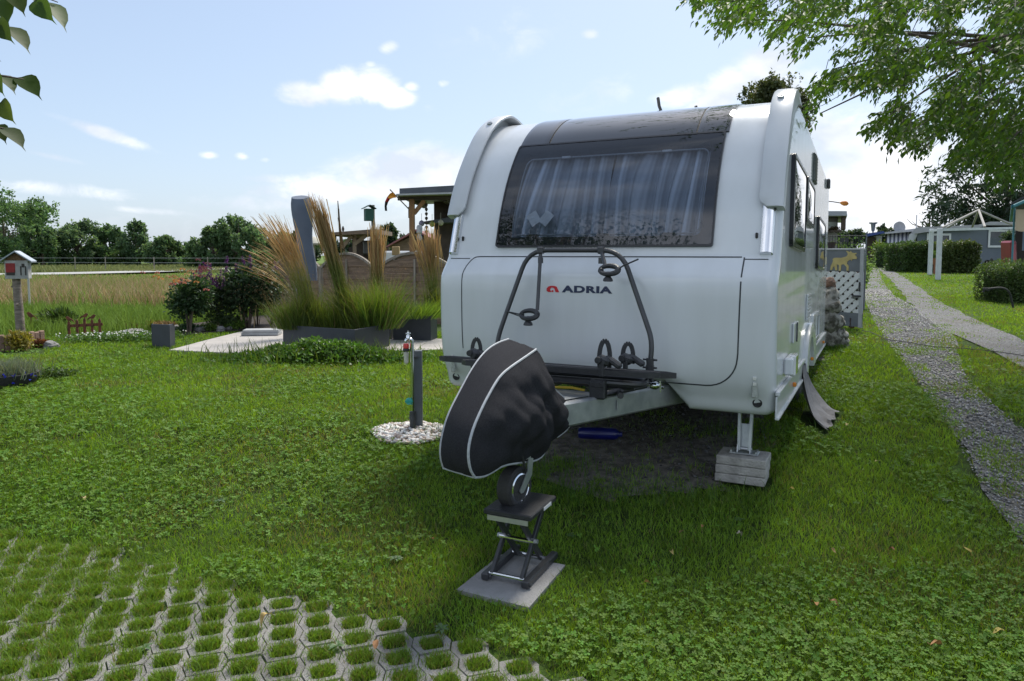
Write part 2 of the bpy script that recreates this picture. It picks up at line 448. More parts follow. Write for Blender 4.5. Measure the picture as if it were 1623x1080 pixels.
def groundmat():
    m, nt, out = nodes('ground_soil_and_turf')
    b = N(nt, 'ShaderNodeBsdfPrincipled'); b.inputs['Roughness'].default_value = .95; b.inputs['Specular IOR Level'].default_value = .1
    nt.links.new(b.outputs[0], out.inputs[0])
    tc = N(nt, 'ShaderNodeTexCoord')
    def ramp(scale, c, pos=(.35, .65), det=8):
        z = N(nt, 'ShaderNodeTexNoise'); z.inputs['Scale'].default_value = scale; z.inputs['Detail'].default_value = det; z.inputs['Roughness'].default_value = .65
        nt.links.new(tc.outputs['Object'], z.inputs['Vector'])
        r = N(nt, 'ShaderNodeValToRGB'); r.color_ramp.elements[0].position, r.color_ramp.elements[1].position = pos
        r.color_ramp.elements[0].color = (*c[0], 1); r.color_ramp.elements[1].color = (*c[1], 1)
        nt.links.new(z.outputs['Fac'], r.inputs[0]); return r.outputs[0]
    near = ramp(9, ((.022, .03, .010), (.045, .085, .014)))
    far = ramp(.05, ((.075, .12, .03), (.13, .19, .05)), (.4, .6))
    sp = N(nt, 'ShaderNodeSeparateXYZ'); nt.links.new(tc.outputs['Object'], sp.inputs[0])
    mr = N(nt, 'ShaderNodeMapRange'); mr.inputs[1].default_value = 9; mr.inputs[2].default_value = 30
    nt.links.new(sp.outputs[1], mr.inputs[0])
    mx = N(nt, 'ShaderNodeMix', data_type='RGBA'); nt.links.new(mr.outputs[0], mx.inputs[0]); nt.links.new(near, mx.inputs[6]); nt.links.new(far, mx.inputs[7])
    nt.links.new(mx.outputs[2], b.inputs['Base Color'])
    z = N(nt, 'ShaderNodeTexNoise'); z.inputs['Scale'].default_value = 60; z.inputs['Detail'].default_value = 8
    nt.links.new(tc.outputs['Object'], z.inputs['Vector'])
    bp = N(nt, 'ShaderNodeBump'); bp.inputs['Strength'].default_value = .8; bp.inputs['Distance'].default_value = .02
    nt.links.new(z.outputs['Fac'], bp.inputs['Height']); nt.links.new(bp.outputs[0], b.inputs['Normal'])
    return m
tag(np_mesh('ground', V, F, None, groundmat(), smooth=True), kind='structure')

def sheet(name, left, right, lift, mat, n=60, cross=8, ragged=0.0, kind='structure', seed=3):
    """strip of ground between two edge lines, following the terrain, with uneven edges"""
    def resamp(pts):
        P = np.array([(p[0], p[1]) for p in pts]); d = np.r_[0, np.cumsum(np.linalg.norm(np.diff(P, axis=0), axis=1))]
        t = np.linspace(0, d[-1], n); return np.stack([np.interp(t, d, P[:, 0]), np.interp(t, d, P[:, 1])], 1)
    A, B = resamp(left), resamp(right)
    if ragged:
        g = np.random.default_rng(seed)
        A = A + (B - A) * ((g.random((n, 1)) - .5) * ragged); B = B + (A - B) * ((g.random((n, 1)) - .5) * ragged)
    t = np.linspace(0, 1, cross)[None, :, None]
    P = A[:, None, :] * (1 - t) + B[:, None, :] * t
    z = zgv(P[..., 0], P[..., 1]) + lift
    V = np.concatenate([P, z[..., None]], -1).reshape(-1, 3)
    I = np.arange(n * cross).reshape(n, cross)
    F = np.stack([I[:-1, :-1], I[:-1, 1:], I[1:, 1:], I[1:, :-1]], -1).reshape(-1, 4)
    return tag(np_mesh(name, V, F, None, mat, smooth=True), kind=kind)

def gravelmat(name='gravel', c=((.045, .045, .045), (.22, .22, .218)), scale=55):
    m, nt, out = nodes(name)
    b = N(nt, 'ShaderNodeBsdfPrincipled'); b.inputs['Roughness'].default_value = .85
    nt.links.new(b.outputs[0], out.inputs[0])
    tc = N(nt, 'ShaderNodeTexCoord')
    vo = N(nt, 'ShaderNodeTexVoronoi'); vo.inputs['Scale'].default_value = scale
    nt.links.new(tc.outputs['Object'], vo.inputs['Vector'])
    sx = N(nt, 'ShaderNodeSeparateColor'); nt.links.new(vo.outputs['Color'], sx.inputs[0])
    r = N(nt, 'ShaderNodeValToRGB'); r.color_ramp.elements[0].color = (*c[0], 1); r.color_ramp.elements[1].color = (*c[1], 1)
    nt.links.new(sx.outputs[0], r.inputs[0])
    z = N(nt, 'ShaderNodeTexNoise'); z.inputs['Scale'].default_value = 1.3; z.inputs['Detail'].default_value = 5; nt.links.new(tc.outputs['Object'], z.inputs['Vector'])
    mx = N(nt, 'ShaderNodeMix', data_type='RGBA'); mx.inputs[7].default_value = (.11, .09, .065, 1)
    mr = N(nt, 'ShaderNodeMapRange'); mr.inputs[1].default_value = .5; mr.inputs[2].default_value = .75; mr.inputs[4].default_value = .7
    nt.links.new(z.outputs['Fac'], mr.inputs[0]); nt.links.new(mr.outputs[0], mx.inputs[0]); nt.links.new(r.outputs[0], mx.inputs[6])
    nt.links.new(mx.outputs[2], b.inputs['Base Color'])
    bp = N(nt, 'ShaderNodeBump', invert=True); bp.inputs['Strength'].default_value = 1; bp.inputs['Distance'].default_value = .02
    nt.links.new(vo.outputs['Distance'], bp.inputs['Height']); nt.links.new(bp.outputs[0], b.inputs['Normal'])
    return m
GR = gravelmat()
px = lambda *q: [gp(u, v) for u, v in q]
T1L = px((1760, 1060), (1623, 862), (1560, 770), (1490, 650), (1430, 570), (1392, 515), (1370, 470), (1375, 445), (1383, 425))
T1R = px((1760, 820), (1660, 720), (1580, 650), (1530, 598), (1516, 566), (1508, 534), (1474, 502), (1416, 470), (1398, 445), (1391, 425))
T2L = px((1760, 650), (1640, 592), (1560, 556), (1500, 528), (1470, 508), (1438, 478), (1418, 450), (1396, 430), (1387, 420))
T2R = px((1760, 600), (1640, 548), (1575, 518), (1520, 495), (1475, 470), (1448, 450), (1416, 430), (1398, 420))
def run_on(P, dx, dy): return [Vector((P[0].x - dx, P[0].y - dy, 0))] + P
T1L, T1R, T2L, T2R = run_on(T1L, 1.5, 3), run_on(T1R, 2.5, 5), run_on(T2L, 4, 7), run_on(T2R, 4, 7)
sheet('gravel_track', T1L, T1R, .008, GR, ragged=.18, cross=10)
sheet('gravel_track', T2L, T2R, .016, GR, ragged=.15, cross=8, seed=5)
TRACKS = [[(p.x, p.y) for p in T1L] + [(p.x, p.y) for p in reversed(T1R)], [(p.x, p.y) for p in T2L] + [(p.x, p.y) for p in reversed(T2R)]]
# bare earth and fine gravel under the caravan's front
PAD = [caravan_ground(*q) for q in ((-.85, -.1), (.25, -.35), (1.0, .25), (1.25, 6.1), (-1.2, 6.1))]
MUD = pmat('bare_earth', (.16, .145, .125), (.06, .054, .045), 14, .9, bump=2, bscale=45)
sheet('bare_earth', [PAD[0], PAD[4]], [PAD[1], PAD[2], PAD[3]], .006, MUD, ragged=.12)
# pale concrete terrace
TERR = [gp(*q) for q in ((268, 557), (330, 560), (400, 563), (560, 561), (700, 556), (712, 540), (560, 528), (446, 521), (396, 524), (335, 539))]
m = MB(); m.add([(p.x, p.y, zg(p.x, p.y) + .02) for p in TERR] + [(p.x, p.y, zg(p.x, p.y) - .05) for p in TERR],
      [tuple(range(10))] + [(i, i + 10, (i + 1) % 10 + 10, (i + 1) % 10) for i in range(10)])
tag(fixn(m.build('terrace', pmat('pale_concrete', (.38, .355, .33), (.31, .29, .27), 4, .8, bump=.4, bscale=30))), kind='structure')
# planting bed behind the terrace
BED = [gp(*q) for q in ((285, 533), (450, 519), (450, 506), (420, 504), (300, 518))]
m = MB(); m.add([(p.x, p.y, zg(p.x, p.y) + .01 + .05 * (i > 1)) for i, p in enumerate(BED)], [(0, 1, 2, 3, 4)])
tag(m.build('planting_bed', pmat('dark_soil', (.05, .037, .028), (.025, .018, .014), 12, .95, bump=2, bscale=40)), kind='structure')
# far pale road in the field
FR = pmat('pale_road', (.36, .355, .34), (.30, .295, .28), .6, .8)
sheet('field_road', px((-500, 441), (0, 441), (130, 438), (265, 434), (330, 431), (420, 427)), px((-500, 437), (0, 437), (130, 434.5), (265, 431), (330, 428.5), (420, 425)), .15, FR, ragged=.0, cross=2)

# ------------------------------------------------------------------ lattice pavers with turf in the cells
PA = np.array([-.31, .951]); PB = np.array([.951, .31])
PITA, PITB = .140, .152
org = gp(560, 990)
EDGE = [gp(*q) for q in ((-420, 835), (-150, 832), (0, 850), (150, 868), (235, 893), (370, 935), (440, 940), (520, 965), (600, 985), (690, 1010), (760, 1022), (900, 1068), (1010, 1110), (1010, 1500), (-800, 1500))]
EDGEP = [(p.x, p.y) for p in EDGE]
hexo = []
for i in range(-24, 25):
    for j in range(-26, 26):
        c = np.array([org.x, org.y]) + PB * PITB * i + PA * PITA * (j + (.5 if i % 2 else 0))
        if c[1] < .9: continue
        if inpoly(np.array([c[0]]), np.array([c[1]]), EDGEP)[0]: hexo.append((i, j, c))
m = MB(); CELLS = []
for i, j, c in hexo:
    g = np.random.default_rng((i + 100) * 991 + j + 500)
    lift = .006 + g.uniform(-.006, .005)
    a, b = PITA / 2, PITB / 2
    # outline of the paver cell (a squat hexagon), joints only every second cell
    H0 = [(-b * .86, -a), (b * .86, -a), (b * 1.14, 0), (b * .86, a), (-b * .86, a), (-b * 1.14, 0)]
    jn = .0022
    ins = [jn if (j % 2 == 0) else .0003, jn, jn if i % 2 else .0003, jn if (j % 2) else .0003, jn if i % 2 else .0003, jn]
    k = 24; outer = []; inner = []
    for q in range(k):
        t = q / k * 6; e = int(t); w = t - e
        x = H0[e][0] * (1 - w) + H0[(e + 1) % 6][0] * w; y = H0[e][1] * (1 - w) + H0[(e + 1) % 6][1] * w
        s = 1 - ins[e] / .07
        outer.append((x * s, y * s))
        L = math.hypot(x, y); tx, ty = x / L, y / L
        rr = 1 / ((abs(tx) / (b * .60)) ** 4.5 + (abs(ty) / (a * .64)) ** 4.5) ** (1 / 4.5)
        rr *= 1 + g.uniform(-.03, .03)
        inner.append((tx * rr, ty * rr))
    base = len(m.v)
    def P(xy, z): 
        w = c + PB * xy[0] + PA * xy[1]; return (w[0], w[1], zg(w[0], w[1]) + z)
    for q in range(k): m.v += [P((outer[q][0], outer[q][1]), -.03), P(outer[q], lift - .004), P((outer[q][0] * .97 + inner[q][0] * .03, outer[q][1] * .97 + inner[q][1] * .03), lift), P((inner[q][0] * .88 + outer[q][0] * .12, inner[q][1] * .88 + outer[q][1] * .12), lift), P(inner[q], lift - .008), P(inner[q], -.03)]
    for q in range(k):
        q2 = (q + 1) % k
        for r_ in range(5): m.f.append((base + q * 6 + r_, base + q2 * 6 + r_, base + q2 * 6 + r_ + 1, base + q * 6 + r_ + 1))
    CELLS.append(c)
PAVM = pmat('concrete_paver', (.285, .275, .262), (.15, .145, .135), 4.5, .85, bump=1.0, bscale=160)
tag(m.build('paving', PAVM, smooth=40), kind='structure')
CELLS = np.array(CELLS)
# ------------------------------------------------------------------ caravan
WHITE = pmat('white_gelcoat', (.65, .675, .70), (.585, .605, .62), 1.6, .24, coat=.5, stretch=(3, 3, .35), lo=.3, hi=.7)
WHITE2 = pmat('white_sheet', (.70, .71, .72), (.67, .68, .69), 1.0, .12, coat=1.0)
GREYP = pmat('light_grey_plastic', (.55, .57, .59), (.50, .52, .54), 3, .35, coat=.2)
BLACKG = pmat('black_gloss', (.010, .011, .014), (.008, .009, .011), 2, .04, coat=1.0)
BLACKF = pmat('black_frame', (.012, .013, .017), (.016, .017, .02), 5, .25)
BLACKP = pmat('black_plastic', (.020, .021, .024), (.030, .031, .034), 20, .45, bump=.3, bscale=120)
BLACKM = pmat('black_metal', (.024, .025, .028), (.035, .036, .04), 14, .38, coat=.2, bump=.15, bscale=90)
RUBBER = pmat('rubber', (.022, .022, .023), (.035, .034, .033), 18, .75, bump=.5, bscale=80)
CHROME = pmat('chrome', (.80, .81, .83), (.70, .71, .73), 4, .12, metal=1)
GALV = pmat('galvanised_steel', (.50, .52, .53), (.36, .38, .40), 11, .42, metal=.75, bump=.15, bscale=60)
ALU = pmat('aluminium', (.62, .63, .64), (.52, .53, .54), 8, .35, metal=.8)
GLASS = glassmat('acrylic_glass', (.66, .72, .80), boost=1.7)
AMBER = pmat('amber_plastic', (.75, .28, .03), (.6, .2, .02), 10, .2, coat=.6)
CURT = pmat('curtain_cloth', (.62, .66, .70), (.55, .59, .63), 30, .85, bump=.3, bscale=200, sheen=.2)
LAMPL = pmat('lamp_lens', (.42, .44, .42), (.30, .32, .30), 60, .2, coat=.8)

car = thing('caravan', 'white caravan with a black tinted front window and glossy black roof panels', 'caravan', CAR_O)
car.rotation_euler = (CAR_RX, 0, CAR_RZ)

ctrl = [(.16, .39), (.06, .41), (.015, .50), (-.045, .62), (-.08, .78), (-.097, 1.0), (-.104, 1.19), (-.098, 1.265), (-.074, 1.312), (.0, 1.41), (.022, 1.47), (.048, 1.56), (.105, 1.75), (.19, 1.95), (.30, 2.13), (.42, 2.28), (.57, 2.42), (.78, 2.54), (1.05, 2.61), (1.35, 2.64), (1.8, 2.645)]
def catmull(P, n):
    out = []
    P = [Vector(p) for p in P]
    for i in range(len(P) - 1):
        p0 = P[max(i - 1, 0)]; p1 = P[i]; p2 = P[i + 1]; p3 = P[min(i + 2, len(P) - 1)]
        d1 = (p2 - p0) / 2 if i else (p2 - p1); d2 = (p3 - p1) / 2 if i < len(P) - 2 else (p2 - p1)
        L = (p2 - p1).length
        if (p2 - p0).length: d1 = d1 * (L * 2 / (p2 - p0).length) if i else d1
        if (p3 - p1).length: d2 = d2 * (L * 2 / (p3 - p1).length) if i < len(P) - 2 else d2
        for k in range(n):
            t = k / n; t2, t3 = t * t, t * t * t
            out.append(p1 * (2 * t3 - 3 * t2 + 1) + d1 * (t3 - 2 * t2 + t) + p2 * (-2 * t3 + 3 * t2) + d2 * (t3 - t2))
    out.append(P[-1]); return out
FP = catmull(ctrl, 8)
FA = np.r_[0, np.cumsum([(FP[i + 1] - FP[i]).length for i in range(len(FP) - 1)])]
FY = np.array([p.x for p in FP]); FZ = np.array([p.y for p in FP])
def prof(a):
    y, z = np.interp(a, FA, FY), np.interp(a, FA, FZ)
    e = .01
    dy = np.interp(a + e, FA, FY) - np.interp(a - e, FA, FY); dz = np.interp(a + e, FA, FZ) - np.interp(a - e, FA, FZ)
    L = math.hypot(dy, dz) or 1
    return y, z, -dz / L, dy / L            # outward normal is (-dz, dy)
def a_of_z(z): return float(np.interp(z, FZ[:-30], FA[:-30]))
HWD = 1.225; RC = .075
def bow(x, a): return .035 * (x / HWD) ** 2 * max(0.0, 1 - max(0, a - 1.6) / 1.2)
def surf(x, a, off=0.0):
    """point on the caravan's front/roof skin, off metres outside it"""
    y, z, ny, nz = prof(a)
    ax = abs(x); ins = 0.0
    if ax > HWD - RC:
        t = min(1.0, (ax - (HWD - RC)) / RC); ins = RC * (1 - math.sqrt(max(0, 1 - t * t)))
    o = off - ins
    return Vector((x, y + bow(x, a) + ny * o, z + nz * o))
def sxz(x, z, off=0.0): return surf(x, a_of_z(z), off)

# body shell: stations across, profile along, opening left for the front window
WX0, WX1, WZ0, WZ1 = -.775, .815, 1.478, 2.287
HX0, HX1, HZ0, HZ1 = WX0 + .07, WX1 - .07, WZ0 + .065, WZ1 - .06
corner = [HWD - RC + RC * math.sin(R(q)) for q in (0, 15, 30, 45, 60, 75, 90)]
mid = sorted(set([round(x, 4) for x in np.linspace(-1.15 + .1, 1.15 - .1, 15)] + [HX0, HX1, -.52, .52, -.60, .60, -.68, .68]))
mid = [x for k, x in enumerate(mid)]
US = [-x for x in reversed(corner)] + mid + corner
AS = sorted(list(FA) + [a_of_z(HZ0), a_of_z(HZ1)])
rear = [(6.05, 2.645), (6.15, 2.60), (6.2, 2.45), (6.22, 1.6), (6.2, .6), (6.12, .43), (5.9, .39)]
rows = []
for x in US:
    r_ = []
    wv = sm((abs(x) - .52) / .16)
    for a in AS:
        p = surf(x, a)
        if p.z < .62:
            zmin = .575 - .185 * wv; p.z = zmin + (p.z - .39) / .23 * (.62 - zmin) if p.z >= .39 else zmin
        r_.append(p)
    ins = surf(x, 1.2).y - prof(1.2)[0] - bow(x, 1.2)
    for (y, z) in rear: r_.append(Vector((x, y - ins, z - (ins if z > 2 else 0))))
    r_.append(Vector((x, 3, .39 + ins))); r_.append(Vector((x, r_[0].y + .05, .39 + ins if wv > .5 else r_[0].z)))
    rows.append(r_)
jx0, jx1 = US.index(HX0), US.index(HX1); ja0, ja1 = AS.index(a_of_z(HZ0)), AS.index(a_of_z(HZ1))
m = MB(); m.grid([r_ + [r_[0]] for r_ in rows], skip=lambda i, j: jx0 <= i < jx1 and ja0 <= j < ja1)
m.add(rows[0], [tuple(range(len(rows[0])))]); m.add(rows[-1], [tuple(reversed(range(len(rows[0]))))])
body = m.build('body', WHITE, car, smooth=28)

# dark joint lines of the gas locker lid and of the front panels
def seam(pts, w=.006, off=.0015):
    P = [Vector(p) for p in pts]; vs = []; fs = []
    for i, p in enumerate(P):
        d = (P[min(i + 1, len(P) - 1)] - P[max(i - 1, 0)]); d = Vector((d.x, d.y)).normalized(); n = Vector((-d.y, d.x)) * w / 2
        vs += [sxz(p.x + n.x, p.y + n.y, off), sxz(p.x - n.x, p.y - n.y, off)]
    for i in range(len(P) - 1): fs.append((2 * i, 2 * i + 1, 2 * i + 3, 2 * i + 2))
    return vs, fs
lid = []
lid += [(-1.0, z) for z in np.linspace(.72, 1.27, 14)]
lid += [(-1.0 + .075 * (1 - math.cos(t)) , 1.27 + .14 * math.sin(t)) for t in np.linspace(.1, math.pi / 2, 8)]
lid += [(x, 1.412) for x in np.linspace(-.9, 1.0, 30)]
lid2 = [(1.015, 1.41)] + [(1.015 - .02 * (1.41 - z), z) for z in np.linspace(1.38, .80, 14)]
lid2 += [(.80 + .2 * math.cos(t), .78 - .2 * math.sin(t) ) for t in np.linspace(.05, math.pi / 2, 10)]
lid2 += [(x, .58) for x in np.linspace(.75, .1, 12)]
m = MB(); m.add(*seam(lid, .008)); m.add(*seam(lid2, .009)); m.add(*seam([(x, 1.398) for x in np.linspace(-1.16, -.985, 6)])); m.add(*seam([(x, 1.398) for x in np.linspace(1.02, 1.16, 6)]))
lm = pmat('joint_shadow_gap', (.045, .05, .055), (.035, .04, .045), 20, .7)
m.build('locker_lid_joint', lm, body)

def rrect(x0, x1, z0, z1, r, n=6):
    pts = []
    for cx, cz, t0 in ((x1 - r, z1 - r, 0), (x0 + r, z1 - r, 90), (x0 + r, z0 + r, 180), (x1 - r, z0 + r, 270)):
        for k in range(n + 1):
            t = R(t0 + 90 * k / n); pts.append((cx + r * math.cos(t), cz + r * math.sin(t)))
    return pts
def dense(pts, k=5):
    out = []
    for i in range(len(pts)):
        a, b = pts[i], pts[(i + 1) % len(pts)]
        L = math.hypot(a[0] - b[0], a[1] - b[1]); n = k if L > .08 else 1
        out += [(a[0] + (b[0] - a[0]) * q / n, a[1] + (b[1] - a[1]) * q / n) for q in range(n)]
    return out
def loops(ls, closed_last=False):
    """ls: list of loops of 3D points, same count"""
    m = MB(); n = len(ls[0])
    m.v = [tuple(p) for l in ls for p in l]
    for i in range(len(ls) - 1):
        for j in range(n): m.f.append((i * n + j, i * n + (j + 1) % n, (i + 1) * n + (j + 1) % n, (i + 1) * n + j))
    if closed_last: m.f.append(tuple((len(ls) - 1) * n + j for j in range(n)))
    return m
# front window: frame ring, glass, curtains, stays
fw = thing('front_window', None, None); fw.parent = car
O = dense(rrect(WX0, WX1, WZ0, WZ1, .02), 10); I_ = dense(rrect(HX0, HX1, HZ0, HZ1, .02), 10)
I2 = dense(rrect(HX0 + .01, HX1 - .01, HZ0 + .01, HZ1 - .01, .05), 10)
L3 = lambda pts, off: [sxz(x, z, off) for x, z in pts]
O2 = dense(rrect(WX0 + .012, WX1 - .012, WZ0 + .012, WZ1 - .012, .02), 10)
loops([L3(O, -.002), L3(O, .024), L3(O2, .024), L3(O2, .012), L3(I2, .012), L3(I2, -.05)]).build('frame', BLACKF, fw)
cxx, czz = (WX0 + WX1) / 2, (WZ0 + WZ1) / 2
sc = lambda pts, s: [(cxx + (x - cxx) * s, czz + (z - czz) * s) for x, z in pts]
loops([L3(sc(O2, s), .021) for s in (1.0, .93, .85, .75, .6, .45, .3, .15, .03)], True).build('pane', GLASS, fw, smooth=60)
# inner light frame line behind the glass and catches
m = MB(); P = L3(dense(rrect(HX0 + .035, HX1 - .03, HZ0 + .035, HZ1 - .04, .05), 8), -.02); m.tube(P + [P[0]], .006, 6)
m.build('inner_frame', pmat('grey_inner_frame', (.30, .33, .36), None, 5, .4), fw)
pale_catch = pmat('pale_catch', (.6, .62, .64), None, 5, .4)
for x in (-.35, .42): m = MB(); m.box(sxz(x, HZ1 - .045, -.012), (.07, .015, .018), b=.004); m.build('catch', pale_catch, fw)
for x in (-.48, .06, .52): m = MB(); m.prism([(x - .06, HZ0), (x - .04, HZ0 + .03), (x + .04, HZ0 + .03), (x + .06, HZ0)], lambda a, b, t: sxz(a, b, t), .008, .014); m.build('lower_catch', BLACKF, fw)
def curtain(x0, x1, ph):
    rows = []; cl = []
    for k in range(15):
        z = HZ0 - .03 + (HZ1 - HZ0 + .05) * k / 14
        row = []
        for q in range(161):
            x = x0 + (x1 - x0) * q / 160
            zz = z
            y = prof(a_of_z(min(z, 2.3)))[0] + .13
            sway = .03 * math.sin(3.1 * z + x * 4 + ph)
            ph_ = (x + sway) * 2 * math.pi / .118 + 1.5 * math.sin(x * 9 + ph) + .7 * math.sin(x * 23 + z * 2)
            fold = math.sin(ph_) + .35 * math.sin(2 * ph_ + 1)
            row.append((x, y + bow(x, 1) - .036 * fold * (1 - .2 * k / 14), zz)); cl.append(.40 + (.28 + .2 * math.sin(7.3 * x + 2 * ph)) * max(0, math.sin(ph_ + .5)) ** 4 + .05 * math.sin(5 * ph_))  # pale stripes follow the pleats: fold highlights put into the cloth colour
        rows.append(row)
    m = MB(); m.grid(rows); o = m.build('curtain', FOLD_STRIPE, fw, smooth=80)
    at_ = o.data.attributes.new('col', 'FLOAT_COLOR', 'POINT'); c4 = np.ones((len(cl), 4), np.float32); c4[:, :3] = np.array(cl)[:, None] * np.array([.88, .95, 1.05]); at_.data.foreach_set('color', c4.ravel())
FOLD_STRIPE, nts, outs = nodes('curtain_fold_highlight'); vcs = N(nts, 'ShaderNodeVertexColor', layer_name='col'); bs = N(nts, 'ShaderNodeBsdfPrincipled'); bs.inputs['Roughness'].default_value = .85; nts.links.new(vcs.outputs[0], bs.inputs['Base Color']); nts.links.new(bs.outputs[0], outs.inputs[0])
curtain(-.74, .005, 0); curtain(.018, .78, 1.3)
m = MB(); rows_ = []
for x in (-.8, .84): rows_.append([(x, prof(a_of_z(z))[0] + .22, z) for z in np.linspace(1.42, 2.33, 10)])
m.grid(rows_); m.box((.02, .2, 1.455), (1.6, .3, .03))
m.build('interior_lining', pmat('interior_dark', (.05, .055, .065), None, 4, .8), fw)
# little leaflets stuck to the inside of the glass
paper = pmat('white_paper', (.75, .76, .77), None, 8, .7)
for x, r_ in ((-.50, 35), (-.40, -35)):
    m = MB()
    c, s = math.cos(R(r_)), math.sin(R(r_))
    m.prism([(-.04, -.05), (.04, -.05), (.04, .05), (-.04, .05)], lambda a, b, t, x=x, c=c, s=s: sxz(x + a * c - b * s, 1.70 + a * s + b * c, t), -.012, -.010)
    m.build('leaflet', paper, fw)

# glossy black panels over the front of the roof
A0 = a_of_z(2.291); A1 = A0 + 1.05
def roof_patch(x0, x1, a0, a1, off=.014):
    rows = []
    for a in np.linspace(a0, a1, 22):
        r_ = [surf(x0, a, -.004)] + [surf(x, a, off - (.004 if x in (x0, x1) else 0)) for x in np.linspace(x0, x1, 12)] + [surf(x1, a, -.004)]
        rows.append(r_)
    rows = [[surf(x.x, a0, -.004) for x in rows[0]]] + rows + [[surf(x.x, a1, -.004) for x in rows[-1]]]
    m = MB(); m.grid(rows); return m
roof_patch(-.77, .825, A0, A1, .004).build('roof_seal', RUBBER, car, smooth=50)
for x0, x1 in ((-.775, -.535), (-.522, .60), (.613, .83)):
    roof_patch(x0, x1, A0, A1).build('roof_panel', BLACKG, car, smooth=50)

# corner fins running up over the roof, with a round bolt each
def fin(sg):
    z0 = 1.72; a0 = a_of_z(z0); a1 = a_of_z(2.54) + .62
    rows = []
    for k in range(46):
        t = k / 45; a = a0 + (a1 - a0) * t
        o = .058 + .032 * sm((t - .3) / .4)
        o *= sm((1 - t) / .22) * .98 + .02
        w0 = 1.085
        s0 = max(0.0, 1 - t / .045); w0 = 1.085 + .05 * s0 * s0
        e = .02 if k == 0 else 0
        ring = [(w0, o - .022), (w0, o - .006), (w0 + .012, o), (1.20, o), (1.232, o - .012), (1.238, o - .04), (1.238, -.03), (1.19, -.02), (1.19, o - .03)]
        y, z, ny, nz = prof(a)
        rows.append([Vector((sg * x, y + bow(1.1, a) + ny * q, z + nz * q)) for x, q in ring])
    m = MB(); n = len(rows[0])
    m.v = [tuple(p) for r_ in rows for p in r_]
    for i in range(len(rows) - 1):
        for j in range(n):
            f = (i * n + j, i * n + (j + 1) % n, (i + 1) * n + (j + 1) % n, (i + 1) * n + j); m.f.append(f)
    m.f.append(tuple(range(n))); m.f.append(tuple((len(rows) - 1) * n + j for j in range(n)))
    fo = fixn(m.build('corner_fin', GREYP, car, smooth=40))
    a = a_of_z(2.5) + .02; y, z, ny, nz = prof(a)
    c = Vector((sg * 1.145, y + bow(1.1, a) + ny * .088, z + nz * .088))
    MB().lathe([(.024, -.004), (.024, .006), (.02, .012), (.012, .012), (.010, .006)], c, (0, ny, nz), 16).build('bolt', GALV, fo)
    # position lamp strip under the fin
    vs = []
    m = MB(); rows = []
    for k in range(8):
        z = 1.435 + .30 * k / 7; a = a_of_z(z)
        w = .0
        rows.append([surf(sg * 1.105, a, -.005), surf(sg * 1.11, a, .028), surf(sg * 1.15, a, .036), surf(sg * 1.175, a, .032), surf(sg * 1.185, a, .0)])
    rows = [[surf(p.x, a_of_z(1.425), -.004) for p in rows[0]]] + rows
    m.grid(rows); m.build('light_strip', CHROME, car, smooth=30)
    m = MB(); m.box(surf(sg * 1.08, a_of_z(1.55), .006), (.016, .02, .035), b=.004); m.build('rubber_stop', RUBBER, car)
fin(1); fin(-1)

# bumper lamps and sockets
for sg in (1, -1):
    m = MB(); c = sxz(sg * 1.105, .60, .004); m.box(c, (.035, .012, .15), b=.006)
    lo_ = m.build('marker_lamp', LAMPL, car)
    m = MB()
    for k in range(4): m = MB(); m.box(sxz(sg * 1.105, .545 + .036 * k, .011), (.022, .006, .022), b=.002); m.build('lens', pmat('lens_insert', (.7, .7, .66), None, 40, .15, coat=1), lo_)
    c = sxz(sg * 1.115, .485, .002); MB().lathe([(.03, -.01), (.03, .003), (.026, .005), (.022, .003), (.02, -.002)], c, (0, -1, -.15), 18).build('steady_socket', RUBBER, car)

# emblem and lettering on the lid
def text_mesh(txt, size, parent, fn, mat, name='lettering', off=.006, xs=1.3, bold=.006):
    cu = bpy.data.curves.new('t', 'FONT'); cu.body = txt; cu.size = size; cu.offset = bold; cu.space_character = 1.12
    o = bpy.data.objects.new('t', cu); COL.objects.link(o)
    bpy.context.view_layer.update()
    me = bpy.data.meshes.new_from_object(o.evaluated_get(bpy.context.evaluated_depsgraph_get()))
    bpy.data.objects.remove(o); bpy.data.curves.remove(cu)
    m = MB(); m.v = [tuple(fn(v.co.x * xs, v.co.y)) for v in me.vertices]; m.f = [tuple(p.vertices) for p in me.polygons]
    return m.build(name, mat, parent, smooth=0)
NAVY = pmat('navy_print', (.012, .022, .07), None, 5, .3); REDP = pmat('red_print', (.55, .012, .02), None, 5, .3)
b0 = car_px(893, 463, 1, -.096); b1 = car_px(973, 463, 1, -.096)
hgt = (car_px(893, 453, 1, -.096) - b0).z
tx = text_mesh('ADRIA', hgt * 1.40, car, lambda x, y: sxz(b0.x + x, b0.z + y, .003), NAVY, xs=1.0, bold=.0032)
wv_ = max(v.co.x for v in tx.data.vertices) - min(v.co.x for v in tx.data.vertices)
k_ = (b1.x - b0.x) / wv_
for v in tx.data.vertices:
    p = sxz(b0.x + (v.co.x - b0.x) * k_, v.co.z, .003); v.co.y = p.y; v.co.x = p.x
e0 = car_px(867, 463, 1, -.096); ew = (car_px(887, 463, 1, -.096) - e0).x
# the red emblem: an arch with a small round foot inside
m = MB()
def E_(a, b, t): return sxz(e0.x + a * ew, e0.z + b * hgt, t)
arch = [(0, .18), (0, .55), (.12, .86), (.32, 1.0), (.62, 1.0), (.80, .88), (1.0, 0), (.72, 0), (.62, .55), (.52, .70), (.38, .70), (.28, .52), (.28, .30), (.36, .16), (.36, 0), (.14, 0)]
m.prism(arch, E_, -.001, .003)
m.prism([(.40, .02), (.54, .02), (.54, .30), (.40, .30)], E_, -.001, .003)
m.build('emblem', REDP, car, smooth=0)

